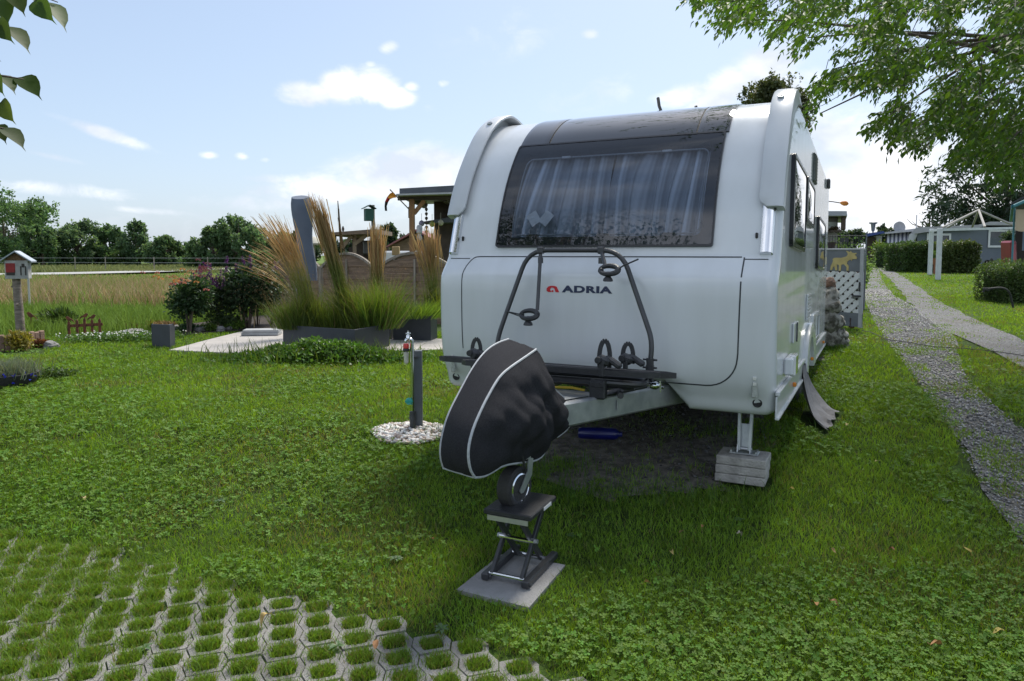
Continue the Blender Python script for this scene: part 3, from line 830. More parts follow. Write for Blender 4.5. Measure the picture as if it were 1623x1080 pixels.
# ------------- side wall (towards the drive)
XS = HWD + .001
def side_rr(y0, y1, z0, z1, r): return dense(rrect(y0, y1, z0, z1, r, 5), 4)
def side_window(y0, y1, z0, z1, name='side_window'):
    w = thing(name, None, None); w.parent = car
    o = side_rr(y0, y1, z0, z1, .05); i = side_rr(y0 + .03, y1 - .03, z0 + .03, z1 - .03, .04)
    f = lambda pts, x: [Vector((x, a, b)) for a, b in pts]
    fixn(loops([f(o, XS - .002), f(o, XS + .026), f(i, XS + .030), f(i, XS + .012)]).build('frame', BLACKF, w))
    loops([f(i, XS + .024), f([((a - (y0 + y1) / 2) * .5 + (y0 + y1) / 2, (b - (z0 + z1) / 2) * .5 + (z0 + z1) / 2) for a, b in i], XS + .03)], True).build('pane', BLACKG, w)
    return w
side_window(.60, 1.72, 1.505, 2.155); side_window(1.84, 2.78, 1.77, 2.16); side_window(3.6, 4.95, 1.40, 1.97)
# vents, doors and boxes
def vent(y0, y1, z0, z1, n, mat, name, bar=.018):
    m = MB(); m.box((XS + .006, (y0 + y1) / 2, (z0 + z1) / 2), (.012, y1 - y0, z1 - z0), b=.004)
    v = m.build(name, mat, car)
    m = MB()
    for k in range(n): m.box((XS + .014, (y0 + y1) / 2, z0 + (z1 - z0) * (k + .5) / n), (.012, (y1 - y0) * .86, (z1 - z0) / n * .55), b=.003)
    m.build('slat', mat, v)
vent(2.8, 3.2, 2.24, 2.51, 9, pmat('grey_vent', (.22, .23, .24), None, 5, .5), 'roof_vent')
vent(2.40, 2.86, .90, 1.145, 8, WHITE, 'fridge_vent')
m = MB(); m.box((XS + .008, 1.24, .87), (.016, .40, .15), b=.006); sv = m.build('service_flap', WHITE, car)
MB().box((XS + .02, 1.24, .87), (.01, .012, .15)).build('flap_joint', lm, sv)
m = MB(); m.box((XS + .03, .65, .68), (.06, .36, .12), b=.012); sb_ = m.build('socket_box', WHITE, car)
MB().box((XS + .05, .65, .68), (.045, .22, .15), b=.012).build('lid', WHITE2, sb_)
m = MB(); i0 = side_rr(3.25, 4.45, .60, .92, .03); i1 = side_rr(3.29, 4.41, .64, .88, .03)
loops([[Vector((XS - .002, a, b)) for a, b in i0], [Vector((XS + .02, a, b)) for a, b in i0], [Vector((XS + .02, a, b)) for a, b in i1], [Vector((XS + .003, a, b)) for a, b in i1]]).build('locker_door', WHITE, car)
# lower rail along the side with stepped profile
RAILM = pmat('rail_grey', (.56, .58, .60), (.50, .52, .54), 4, .3, coat=.4)
for (y0, y1) in ((.02, 2.2), (3.55, 6.1)):
    m = MB()
    m.box((XS + .012, (y0 + y1) / 2, .555), (.028, y1 - y0, .03), b=.006)
    m.box((XS + .005, (y0 + y1) / 2, .470), (.012, y1 - y0, .13), b=.004)
    m.box((XS + .012, (y0 + y1) / 2, .398), (.026, y1 - y0, .02), b=.005)
    m.build('side_rail', RAILM, car)
for y in (1.12, 3.16, 5.4):
    m = MB(); m.box((XS + .022, y, .475), (.03, .05, .035), b=.008); m.build('marker_light', AMBER, car)
# wheel arch fender and wheel
m = MB(); rows = []
for k in range(15):
    t = math.pi * (0.02 + .96 * k / 14); y = 2.88 - .62 * math.cos(t); z = .40 + .46 * math.sin(t) ** .8
    yi = 2.88 - .47 * math.cos(t); zi = .36 + .36 * math.sin(t)
    rows.append([Vector((XS - .02, y, z)), Vector((XS + .035, y, z)), Vector((XS + .045, (y * .6 + yi * .4), (z * .6 + zi * .4))), Vector((XS + .03, yi, zi)), Vector((XS - .02, yi, zi))])
m.grid(rows); m.build('wheel_arch', WHITE, car, smooth=40)
wh = thing('wheel', None, None); wh.parent = car
MB().lathe([(.18, -.09), (.30, -.10), (.335, -.07), (.335, .07), (.30, .10), (.18, .09)], (1.08, 2.9, .22), (1, 0, 0), 30).build('tyre', RUBBER, wh)
MB().lathe([(.19, -.05), (.19, .085), (.16, .07), (.10, .05), (.05, .075), (.02, .08)], (1.08, 2.9, .22), (1, 0, 0), 24).build('rim', ALU, wh)
wh2 = thing('wheel', None, None); wh2.parent = car
MB().lathe([(.18, -.09), (.30, -.10), (.335, -.07), (.335, .07), (.30, .10), (.18, .09)], (-1.08, 2.9, .22), (1, 0, 0), 30).build('tyre', RUBBER, wh2)
# chassis beams seen under the floor
m = MB(); m.bar((-.45, .2, .50), (-.45, 5.9, .46), .06, .16); m.bar((.45, .2, .50), (.45, 5.9, .46), .06, .16); m.bar((-1.0, 2.9, .26), (1.0, 2.9, .26), .08, .08)
m.build('chassis', GALV, car)
# A-frame drawbar
m = MB()
for sg in (1, -1): m.bar((sg * .60, .35, .475), (sg * .05, -1.18, .47), .07, .145, .012)
m.add([(-.28, -.5, .552), (.28, -.5, .552), (.09, -1.05, .552), (-.09, -1.05, .552)], [(0, 3, 2, 1)])
m.bar((-.3, -.42, .47), (.3, -.42, .47), .05, .1, .006)
m.bar((0, -1.1, .50), (0, -1.62, .51), .07, .07, .01)
m.lathe([(.05, -.05), (.06, -.02), (.06, .03), (.03, .06)], (0, -1.62, .52), (0, 0, 1), 14)
m.build('drawbar', GALV, car)
MB().box((.335, -.42, .478), (.10, .004, .06), Matrix.Rotation(math.atan2(.55, 1.53) + math.pi / 2, 3, 'Z'), .001).build('type_plate', pmat('pale_plate', (.45, .47, .47), (.3, .32, .32), 60, .5), car)
# jockey wheel under the hitch, on its clamp tube
jc = caravan_inv(Vector((.012, 3.665, .214)))
j = thing('jockey_wheel', None, None); j.parent = car
ax = Vector((math.cos(R(-28)), math.sin(R(-28)), .0))
axw = CAR_M.to_3x3().inverted() @ Vector((.80, -.60, 0))
MB().lathe([(.073, -.042), (.094, -.044), (.107, -.032), (.110, 0), (.107, .032), (.094, .044), (.073, .042)], jc, axw, 32).build('tyre', RUBBER, j)
MB().lathe([(.073, -.02), (.078, .042), (.070, .046), (.063, .032), (.03, .020), (.026, .034), (.012, .036)], jc, axw, 26).build('rim', CHROME, j)
m = MB(); sd2 = axw.cross(Vector((0, 0, 1))).normalized()
for s in (-1, 1):
    o = jc + axw * .050 * s
    m.prism([(-.022, -.012), (-.008, -.026), (.014, -.024), (.085, .055), (.095, .14), (.055, .15), (.045, .08)], lambda a, b, t, o=o: o + sd2 * -a + Vector((0, 0, b)) + axw * t, -.003, .003)
m.tube([jc + sd2 * -.045 + Vector((0, 0, .13)), jc + sd2 * -.045 + Vector((0, 0, .62))], .024, 12)
m.bar(jc + sd2 * -.045 + axw * -.05 + Vector((0, 0, .15)), jc + sd2 * -.045 + axw * .05 + Vector((0, 0, .15)), .06, .012)
m.build('fork', GALV, j)
# steady leg at the front corner
def leg(x, y):
    o = caravan_ground(x, y); bw = caravan_inv(Vector((o.x, o.y, o.z + .194)))
    t = Vector((x, y + .03, .44)); s = thing('steady_leg', None, None); s.parent = car
    m = MB()
    for dx in (-.034, .034): m.bar(t + Vector((dx * 1.25, 0, 0)), bw + Vector((dx, 0, .02)), .020, .05, .001, up=(0, 1, 0))
    m.bar(t.lerp(bw, .45) + Vector((0, .012, 0)), bw + Vector((0, .012, .03)), .06, .006, .001, up=(0, 1, 0))
    m.build('arm', GALV, s)
    m = MB(); m.box(bw + Vector((0, 0, .006)), (.19, .11, .012), b=.004); m.box(bw + Vector((-.08, 0, .015)), (.01, .10, .018)); m.box(bw + Vector((.08, 0, .015)), (.01, .10, .018))
    m.prism([(-.06, 0), (.06, 0), (.035, .05), (-.035, .05)], lambda a, b, t2: bw + Vector((t2, a * .8, b + .01)), -.045, -.038); m.prism([(-.06, 0), (.06, 0), (.035, .05), (-.035, .05)], lambda a, b, t2: bw + Vector((t2, a * .8, b + .01)), .038, .045)
    m.tube([bw + Vector((-.05, 0, .03)), bw + Vector((.05, 0, .03))], .012, 8)
    m.build('foot', GALV, s)
    return o
LEGO = leg(1.0, .37); leg(-1.0, .37)
# roof bits
m = MB(); m.tube([(.05, 1.75, 2.66), (.02, 1.6, 2.80), (0.03, 1.52, 2.85)], .014, 8); m.box((.05, 1.75, 2.66), (.05, .12, .03), b=.008); m.build('roof_antenna', BLACKP, car)
m = MB(); m.tube([(.32, 1.9, 2.66), (.30, 1.8, 2.82)], .013, 8); m.box((.32, 1.9, 2.66), (.05, .12, .03), b=.008); m.build('roof_antenna', BLACKP, car)
m = MB(); m.box((1.24, 5.6, 2.55), (.04, .16, .12), b=.012); m.build('awning_bracket', pmat('dark_bracket', (.10, .10, .11), None, 4, .4), car)

# ------------------------------------------------------------------ concrete slabs under the steady leg
CONC = pmat('cast_concrete', (.40, .385, .36), (.25, .24, .225), 7, .9, bump=1.2, bscale=70)
yaw = CAR_RZ
WORDS = ('lowest grey concrete slab of the stack under the caravan leg, half sunk in the grass', 'grey concrete slab in the middle of the stack under the caravan leg', 'top grey concrete slab carrying the steel foot of the caravan leg')
for k in range(3):
    m = MB(); m.box((0, 0, .030), (.325 + .006 * (k == 1), .25, .058), b=.006)
    o = m.build('concrete_slab', CONC); o.location = (LEGO.x - .012 + .003 * k, LEGO.y - .004 * k, LEGO.z + .061 * k + .012); o.rotation_euler = (0, 0, yaw + R((0, 1.2, -.8)[k]))
    tag(o, WORDS[k], 'concrete slab', 'slabs stacked under the caravan leg')

# ------------------------------------------------------------------ bicycle carrier on the drawbar
bc = thing('bicycle_carrier', 'black tubular bicycle carrier mounted on the drawbar before the white locker lid', 'bike rack', CAR_O); bc.rotation_euler = car.rotation_euler
def fillet(pts, r, n=6):
    P = [Vector(p) for p in pts]; out = [P[0]]
    for i in range(1, len(P) - 1):
        a = (P[i - 1] - P[i]); b = (P[i + 1] - P[i]); d = min(r, a.length * .45, b.length * .45)
        p0 = P[i] + a.normalized() * d; p2 = P[i] + b.normalized() * d
        for k in range(n + 1):
            t = k / n; out.append(p0 * (1 - t) ** 2 + P[i] * 2 * t * (1 - t) + p2 * t * t)
    return out + [P[-1]]
HPX = [(1030, 583), (1034, 540), (985, 397), (838, 397), (789, 535), (786, 575)]
hp = [car_px(u, v, 1, yy) for (u, v), yy in zip(HPX, (-.30, -.29, -.17, -.17, -.29, -.30))]
MB().tube(fillet(hp, .14), .0165, 12).build('hoop', BLACKM, bc)
for q in (0, -1):
    m = MB(); p = hp[q]; m.tube([p + Vector((0, 0, .06)), p + Vector((0, 0, -.02))], .024, 10); m.bar(p + Vector((0, 0, .02)), p + Vector((0, 0, -.10)), .05, .035, .006)
    m.tube([p + Vector((-.045, 0, .05)), p + Vector((.045, 0, .05))], .007, 6); m.tube([p + Vector((-.045, 0, 0)), p + Vector((.045, 0, 0))], .007, 6)
    m.build('hoop_socket', BLACKM, bc)
def clamp(u0, v0, v1, du, strap):
    top = car_px(u0, v0, 1, -.17); bot = car_px(u0 + du * .3, v1, 1, -.25)
    a = thing('holding_arm', None, None); a.parent = bc
    m = MB(); m.tube([top, bot], .013, 10); m.box(top, (.045, .05, .05), b=.008); m.tube([top + Vector((0, 0, -.05)), top + Vector((0, 0, -.09))], .019, 10); m.build('tube', BLACKM, a)
    c = bot + Vector((du * .0022, -.03, -.03))
    ring = [c + Vector((math.cos(t) * .062, -.02 + math.sin(t) * .02, math.sin(t) * .027)) for t in np.linspace(0, 2 * math.pi, 25)]
    m = MB(); m.tube(ring, [.011 + .008 * abs(math.cos(t / 2)) for t in np.linspace(0, 2 * math.pi, 25)], 8)
    m.lathe([(.016, -.012), (.02, 0), (.016, .012)], c + Vector((-.055, -.02, -.005)), (0, 1, 0), 12)
    m.build('clamp_ring', BLACKP, a)
    m = MB(); k = c + Vector((-.005, -.02, -.04)); m.tube([k + Vector((0, 0, .03)), k], .01, 8); m.lathe([(.016, 0), (.03, -.018), (.033, -.032), (.02, -.036)], k, (0, 0, 1), 14); m.build('knob', BLACKP, a)
    m = MB(); q = car_px(strap[0], strap[1], 1, -.27); m.tube([c + Vector((.05 if du > 0 else -.05, -.02, 0)), (c + q) / 2 + Vector((0, -.01, -.006)), q], .0055, 6)
    if du < 0: m.tube([c + Vector((-.05, -.03, -.01)), (c + q) / 2 + Vector((.02, -.02, -.02)), q + Vector((.01, 0, -.004))], .004, 6)
    m.build('strap', BLACKP, a)
clamp(857, 397, 492, -18, (803, 494)); clamp(953, 397, 421, 20, (1012, 411))
def rail(p, q, w=.10):
    """open channel rail for the bicycle wheels, rounded ends"""
    m = MB(); p, q = Vector(p), Vector(q); d = (q - p).normalized(); L = (q - p).length
    up = Vector((0, 0, 1)); s = d.cross(up).normalized()
    rows = []
    for k in range(25):
        t = k / 24; e = min(t, 1 - t) * L; f = math.sqrt(max(0.02, min(1, 1 - (1 - min(1, e / .06)) ** 2)))
        c = p + d * L * t; hw = w / 2 * f
        rows.append([c + s * -hw + up * .020, c + s * -hw + up * -.012 , c + s * hw + up * -.012, c + s * hw + up * .020, c + s * hw * .72 + up * .018, c + s * hw * .6 + up * .0, c - s * hw * .6, c - s * hw * .72 + up * .018])
    n = 8; m.v = [tuple(x) for r_ in rows for x in r_]
    for i in range(24):
        for jj in range(n): m.f.append((i * n + jj, i * n + (jj + 1) % n, (i + 1) * n + (jj + 1) % n, (i + 1) * n + jj))
    m.f.append(tuple(range(n))); m.f.append(tuple(24 * n + k for k in range(n)))
    return fixn(m.build('wheel_rail', BLACKP, bc))
rb = [car_px(697, 572, 1, -.40), car_px(1072, 593, 1, -.40)]; zb = (rb[0].z + rb[1].z) / 2
rail((rb[0].x, -.40, zb), (rb[1].x, -.40, zb))
rf = [car_px(898, 592, 1, -.60), car_px(1046, 597, 1, -.60)]
rail((rf[0].x - .75, -.60, .688), (rf[1].x, -.60, .698))
def strap_holder(c, hh=.11):
    h_ = thing('wheel_strap', None, None); h_.parent = bc; c = Vector(c)
    m = MB(); lp = [c + Vector((math.cos(t) * .034, .0, .055 + math.sin(t) * hh)) for t in np.linspace(-.5, math.pi + .5, 15)]
    for k in range(len(lp) - 1): m.bar(lp[k], lp[k + 1] + (lp[k + 1] - lp[k]) * .15, .028, .008, .002, up=(0, 1, 0))
    m.build('loop', BLACKP, h_)
    m = MB(); m.box(c + Vector((.0, -.02, .045)), (.085, .07, .06), Matrix.Rotation(.3, 3, 'Y'), .018); m.box(c + Vector((.06, -.01, .04)), (.11, .05, .035), Matrix.Rotation(.55, 3, 'Y'), .01)
    m.lathe([(.02, -.02), (.024, 0), (.02, .02)], c + Vector((-.02, -.05, .05)), (0, 1, 0), 12); m.box(c + Vector((0, -.05, .0)), (.03, .02, .10), b=.005)
    m.build('buckle', BLACKP, h_)
q1 = car_px(958, 578, 1, -.60); strap_holder((q1.x, -.60, q1.z - .02)); q2 = car_px(995, 575, 1, -.40); strap_holder((q2.x, -.40, q2.z - .02), .085)
q3 = car_px(755, 566, 1, -.40); strap_holder((q3.x, -.40, q3.z - .02), .09)
m = MB()
zr = .625
m.tube(fillet([(-.62, -.58, zr), (.32, -.60, zr + .01), (.52, -.52, zr), (.50, -.30, zr), (-.60, -.30, zr), (-.66, -.45, zr), (-.62, -.58, zr)], .08), .021, 10)
m.tube([(-.3, -.34, .585), (.40, -.34, .585)], .018, 8); m.tube([(-.5, -.48, .60), (.47, -.5, .60)], .016, 8)
m.tube([(.30, -.60, .56), (.50, -.36, .60)], .02, 8); m.tube([(.42, -.62, .565), (.30, -.30, .56)], .02, 8)
m.build('base_frame', BLACKM, bc)
m = MB(); k = car_px(948, 617, 1, -.62); m.box((k.x, -.615, k.z), (.10, .06, .12), b=.01); m.box((k.x, -.645, k.z + .03), (.09, .01, .03), b=.003); m.lathe([(.006, 0), (.006, .004)], (k.x + .02, -.65, k.z + .04), (0, -1, 0), 8)
m.build('lock_box', BLACKP, bc)
m = MB(); m.lathe([(.02, -.03), (.026, -.01), (.026, .01), (.01, .03)], (.55, -.33, .60), (1, .2, 0), 12); m.tube([(.5, -.33, .6), (.60, -.31, .585)], .008, 8); m.tube([(.58, -.33, .63), (.585, -.33, .56)], .008, 8); m.build('clamp_screw', CHROME, bc)
m = MB(); m.tube([(-.05, -.52, .565), (.08, -.54, .575), (.16, -.53, .563)], .008, 6); m.build('yellow_cable', pmat('yellow_plastic', (.6, .42, .03), None, 5, .5), bc)

# ------------------------------------------------------------------ fabric hood over the hitch
FAB = pmat('black_mesh_fabric', (.027, .027, .031), (.042, .042, .047), 160, .85, bump=.7, bscale=420, spec=.06)
PIPE = pmat('grey_piping', (.42, .44, .46), (.34, .36, .38), 60, .7)
XR, XL = .13, -.12
nose_r = [(850, 554), (830, 568), (812, 580), (793, 595), (780, 616), (763, 648), (747, 686), (741, 718), (745, 746), (753, 757)]
nose_l = [(806, 538), (788, 544), (770, 556), (750, 581), (728, 622), (710, 657), (700, 692), (697, 722), (703, 742)]
right = nose_r + [(766, 756), (780, 749), (796, 738), (820, 734), (857, 730), (869, 704), (886, 691), (899, 682), (906, 668), (908, 649), (898, 634), (880, 619), (875, 612), (870, 594), (864, 578), (857, 562)]
def chaikin(P, it=2):
    for _ in range(it):
        Q = [P[0]]
        for a, b in zip(P[:-1], P[1:]): Q += [(a[0] * .75 + b[0] * .25, a[1] * .75 + b[1] * .25), (a[0] * .25 + b[0] * .75, a[1] * .25 + b[1] * .75)]
        P = Q + [P[-1]]
    return P
rest_px = right[len(nose_r):]
nose_r, nose_l = chaikin(nose_r), chaikin(nose_l)
rest_a = chaikin([nose_r[-1]] + rest_px[:6])[1:]; rest_b = chaikin(rest_px[5:] + [nose_r[0]])[1:-1]
right = nose_r + rest_a + rest_b
NR = [car_px(u, v, 0, XR) for u, v in right]
NL = [car_px(u, v, 0, XL) for u, v in nose_l]
hood = thing('hitch_hood', 'black fabric hood with grey piping pulled over the caravan hitch', 'cover', CAR_O); hood.rotation_euler = car.rotation_euler
def resample(P, n, closed=False):
    P = [Vector(p) for p in P] + ([Vector(P[0])] if closed else [])
    d = [0]
    for i in range(len(P) - 1): d.append(d[-1] + (P[i + 1] - P[i]).length)
    out = []
    for k in range(n):
        t = d[-1] * k / (n if closed else n - 1)
        i = max(i for i in range(len(d)) if d[i] <= t + 1e-9); i = min(i, len(P) - 2)
        w = (t - d[i]) / max(1e-9, d[i + 1] - d[i]); out.append(P[i].lerp(P[i + 1], w))
    return out
nr = len(nose_r)
SP = lambda P, n: resample([Vector((p[0], p[1], p[2])) for p in P], n)
nz_r = SP(NR[:nr], 40); nz_l = SP(NL, 40)
rest = SP(NR[nr - 1:] + [NR[0]], 70)[1:-1]
# crumples: rounded folds running down from the raised ridge
def crump(y, z):
    a = 7 * y + 11 * z + .8 * math.sin(6 * y); b = 15 * y - 6 * z + .6 * math.sin(9 * z)
    return .030 * (abs(math.sin(a)) - .6) + .016 * (abs(math.sin(b + 1.1)) - .6) + .009 * (abs(math.sin(23 * y + 17 * z + math.sin(11 * z))) - .6) + .004 * math.sin(41 * z - 19 * y)
loop_r = nz_r + rest
cen = Vector((XR, sum(p.y for p in loop_r) / len(loop_r), sum(p.z for p in loop_r) / len(loop_r) + .04))
m = MB(); ls = []
for s in np.linspace(1, .04, 18):
    l = []
    for p in loop_r:
        q = cen + (p - cen) * s; q.x = XR + .11 * (1 - s ** 2.2) + crump(q.y, q.z) * min(1, (1 - s) * 4)
        l.append(q)
    ls.append(l)
mr_ = loops(ls, True)
# left panel: same outline shifted to the left nose edge
d0, d1 = nz_l[-1] - nz_r[-1], nz_l[0] - nz_r[0]
rest_l = []
for i_, q in enumerate(rest):
    w_ = (i_ + 1) / (len(rest) + 1); d_ = d0.lerp(d1, sm(w_)); rest_l.append(Vector((XL, q.y + d_.y, q.z + d_.z)))
loop_l = nz_l + rest_l
# keep the left panel's rear edge parallel to the right one
ls = []
cl = Vector((XL, cen.y, cen.z))
for s in np.linspace(1, .04, 12):
    l = []
    for p in loop_l:
        q = cl + (p - cl) * s; q.x = XL - .012 * (1 - s ** 2) - .15 * crump(q.y + .4, q.z) * min(1, (1 - s) * 3); l.append(q)
    ls.append(l)
ml_ = loops(ls, True)
# gusset between the two piped edges, sagging a little
mg = MB(); rows = []
for k in range(40):
    a, b = nz_l[k], nz_r[k]; row = []
    for w in np.linspace(0, 1, 9):
        p = a.lerp(b, w); p = p + Vector((0, -.018, .006)) * math.sin(math.pi * w) + Vector((0, .5, .3)) * crump(p.x * 3, p.z) * math.sin(math.pi * w) * .35
        row.append(p)
    rows.append(row)
mg.grid(rows)
rows = []
for k in range(len(rest)):
    a = rest_l[k]; rows.append([a.lerp(rest[k], w) for w in (0, .33, .66, 1)])
top_cl = [nz_l[0].lerp(nz_r[0], w) for w in (0, .33, .66, 1)]; bot_cl = [nz_l[-1].lerp(nz_r[-1], w) for w in (0, .33, .66, 1)]
mg.grid([bot_cl] + rows + [top_cl])
sh = MB(); 
for q in (mr_, ml_, mg): sh.add(q.v, q.f)
sh.build('shell', FAB, hood, smooth=75)
m = MB(); m.tube(nz_r, .0065, 6); m.tube(nz_l, .0065, 6)
m.tube(SP(NR[nr - 1:nr + len(rest_a)], 30), .0065, 6); m.tube(SP(NR[nr + len(rest_a) + 4:nr + len(rest_a) + int(len(rest_b) * .62)], 24), .006, 6); m.tube([nz_l[-1].lerp(nz_r[-1], w) for w in np.linspace(0, 1, 8)], .0065, 6)
m.build('piping', PIPE, hood)
m = MB(); hem = [Vector((p.x + .004, p.y, p.z + .03)) for p in SP(NR[nr - 1:nr + len(rest_a)], 24)]
m.tube(hem, .0018, 5); m.build('hem_stitch', FAB, hood)
m = MB(); m.tube([Vector((XR + .02, -1.42, .36)), Vector((XR + .025, -1.38, .27)), Vector((XR - .01, -1.33, .22))], .007, 6); m.build('cord', RUBBER, hood)
lb = car_px(880, 681, 0, XR + .028)
m = MB(); m.box(lb, (.003, .05, .012)); m.build('label', PIPE, hood)

# ------------------------------------------------------------------ scissor stand on its slab
st = thing('scissor_stand', 'black folding scissor stand with chrome cross bars under the jockey wheel', 'stand', (.046, 3.65, zg(.05, 3.65) + .014), R(-25))
SW, SD, SH = .255, .41, .36
m = MB(); m.box((0, 0, SH - .014), (SW + .012, SD - .07, .028), b=.006); tp = m.build('top', BLACKP, st)
m = MB(); m.box((SW / 2 + .0075, .04, SH - .016), (.002, .10, .018)); m.build('sticker', pmat('white_sticker', (.7, .71, .72), None, 9, .5), tp)
for sx_ in (-1, 1):
    x = sx_ * (SW / 2 - .016)
    m = MB(); m.box((x, 0, .019), (.040, SD, .037), b=.006); m.lathe([(.011, 0), (.011, .008), (.007, .011)], (x + .020, -SD / 2 + .02, .018), (1, 0, 0), 10); m.build('base_rail', BLACKM, st)
    xi = x - sx_ * .028
    for (y0, y1, dx) in ((-SD * .42, SD * .27, 0), (SD * .27, -SD * .36, -sx_ * .016)):
        m = MB(); m.bar((xi + dx, y0, .03), (xi + dx, y1, SH - .04), .018, .034, .003); m.build('leg', BLACKM, st)
    m = MB(); m.lathe([(.012, -.03), (.012, .03)], (xi, -.04, .18), (1, 0, 0), 10); m.build('pivot', GALV, st)
m = MB()
for y, z in ((-SD * .42, .03), (SD * .27, .03), (-.05, .18)):
    m = MB(); m.tube([(-SW / 2 + .03, y, z), (SW / 2 - .03, y, z)], .011, 10); m.build('cross_bar', CHROME, st)
for y in (-SD * .40, SD * .38):
    m = MB(); m.box((0, y, SH - .042), (SW - .03, .006, .026)); m.build('top_bar', ALU, st)
SLAB = [(-.275, 3.42), (.08, 3.24), (.285, 3.70), (-.05, 3.86)]
m = MB(); m.v = [(x, y, zg(.05, 3.65) + .012) for x, y in SLAB] + [(x, y, zg(.05, 3.65) - .05) for x, y in SLAB]; m.f = [(0, 1, 2, 3), (0, 4, 5, 1), (1, 5, 6, 2), (2, 6, 7, 3), (3, 7, 4, 0), (7, 6, 5, 4)]
tag(m.build('paving_slab', pmat('smooth_slab', (.30, .295, .29), (.21, .205, .20), 5, .85, bump=.6, bscale=90), smooth=0), 'flat square grey concrete slab lying in the lawn under the scissor stand', 'slab')

# blue bottle lying under the drawbar, grey ground sheet by the wheel
bp_ = gp(948, 697)
o = MB().lathe([(.01, -.16), (.04, -.155), (.047, -.13), (.047, .12), (.042, .145), (.022, .165), (.022, .19), (.01, .19)], (0, 0, .05), (.98, -.2, .02), 20).build('blue_bottle', pmat('blue_plastic', (.005, .009, .12), (.004, .007, .08), 9, .35, coat=.3))
o.location = bp_; tag(o, 'dark blue plastic roll lying on the ground beneath the drawbar', 'plastic roll')
m = MB(); rows = []
SHEETP = [(lambda w: (w.x, w.y))(caravan_ground(*q)) for q in ((1.24, 1.75), (1.47, 1.50), (1.58, 2.35), (1.35, 2.6), (1.24, 2.5))]
for k in range(19):
    t = k / 18; row = []
    for q in range(11):
        w = q / 10
        top = caravan_world((1.235, 2.02 + .42 * w, .50)); foot = caravan_ground(1.27 + .03 * w, 1.90 + .55 * w) + Vector((0, 0, .03)); out = caravan_ground(1.47 + .06 * w, 1.55 + .75 * w) + Vector((0, 0, .022))
        c = top * (1 - t) ** 2 + foot * 2 * t * (1 - t) + out * t * t
        c.z = max(c.z * (1 - t * .25), zg(c.x, c.y) + .02)
        c = c + Vector((.02 * math.sin(q * 1.9 + t * 2.5), .01 * math.sin(q * 1.3), .016 * (1 + math.sin(q * 1.7 + t * 7))))
        row.append(c)
    rows.append(row)
m.grid(rows); tag(m.build('ground_sheet', pmat('grey_sheet', (.20, .195, .20), (.14, .138, .14), 9, .9, bump=.5, bscale=30), smooth=60), 'grey cloth hanging from the wheel arch and spread out on the grass', 'cloth')
# ------------------------------------------------------------------ garden things
ANTH = pmat('anthracite_panel', (.040, .046, .058), (.030, .035, .045), 5, .5, bump=.2, bscale=80)
RUST = pmat('rusty_iron', (.17, .055, .025), (.07, .025, .014), 22, .85, bump=.8, bscale=90)
WOODG = pmat('weathered_wood', (.30, .26, .22), (.17, .145, .12), 5, .85, bump=.8, bscale=30, stretch=(6, 6, .6))
LEAF = leafmat('leaf'); STRAW = leafmat('straw_blade', .7, .25, (1.1, 1.0, .7), .2); BLADE = leafmat('grass_blade', .5, .42, (1.35, 1.25, .45), .3)
PETAL = leafmat('petal', .6, .3, (1.1, 1.0, 1.0), .2)

# insect house on its post
g0 = gp(32, 534); Yh = g0.y
ih = thing('insect_house', 'small pitched-roof insect house with a red panel on a tall birch post', 'insect house', g0)
zt = at(30, 442, Yh).z - g0.z; wpx = Yh / FPX
m = MB(); m.tube([(0.02, 0, -.1), (.0, 0, zt * .5), (-.02, 0, zt)], [.075, .068, .062], 12)
for z, a in ((.55, 1.2), (.85, 3.6), (1.1, 5.0)): m.tube([(.05 * math.cos(a), -.05 * abs(math.sin(a)), z), (.09 * math.cos(a), -.09 * abs(math.sin(a)), z + .03)], .018, 7)
m.build('post', pmat('birch_bark', (.27, .225, .185), (.13, .105, .085), 7, .85, bump=1, bscale=35, stretch=(1, 1, 4)), ih)
bw_, bh_ = 32 * wpx, 29 * wpx; bz = zt + bh_ / 2
rzh = Matrix.Rotation(R(16), 3, 'Z'); off = Vector((.035, -.02, 0))
RB = lambda c, d, b=.004: (Vector(off) + rzh @ Vector(c), d, rzh, b)
bx = MB(); bx.box(*RB((0, 0, bz), (bw_, .16, bh_)))
bo = bx.build('box', pmat('whitewashed_wood', (.42, .42, .40), (.28, .28, .27), 8, .8, bump=.5, bscale=60), ih)
m = MB(); m.prism([(-bw_ / 2, zt + bh_), (bw_ / 2, zt + bh_), (0, zt + bh_ * 1.42)], lambda a, b, t: off + rzh @ Vector((a, t, b)), -.08, .08); m.build('gable', pmat('pine_cones', (.17, .10, .045), (.07, .04, .02), 40, .9, bump=1.5, bscale=60), ih)
m = MB()
for sg in (-1, 1):
    m.prism([(0, zt + bh_ * 1.45), (0, zt + bh_ * 1.52), (sg * (bw_ / 2 + .07), zt + bh_ * .97), (sg * (bw_ / 2 + .07), zt + bh_ * .90)], lambda a, b, t: off + rzh @ Vector((a, t, b)), -.14, .12)
fixn(m.build('roof', pmat('grey_roof_sheet', (.36, .40, .45), (.28, .32, .36), 6, .5, metal=.2), ih))
m = MB(); m.box(*RB((-.085 * bw_ / .34, -.083, bz + .03), (.40 * bw_, .016, bh_ * .5))); m.build('red_panel', pmat('red_paint', (.30, .02, .02), (.20, .015, .015), 12, .6), bo)
dsl = pmat('dark_slot', (.05, .045, .04), None, 8, .9)
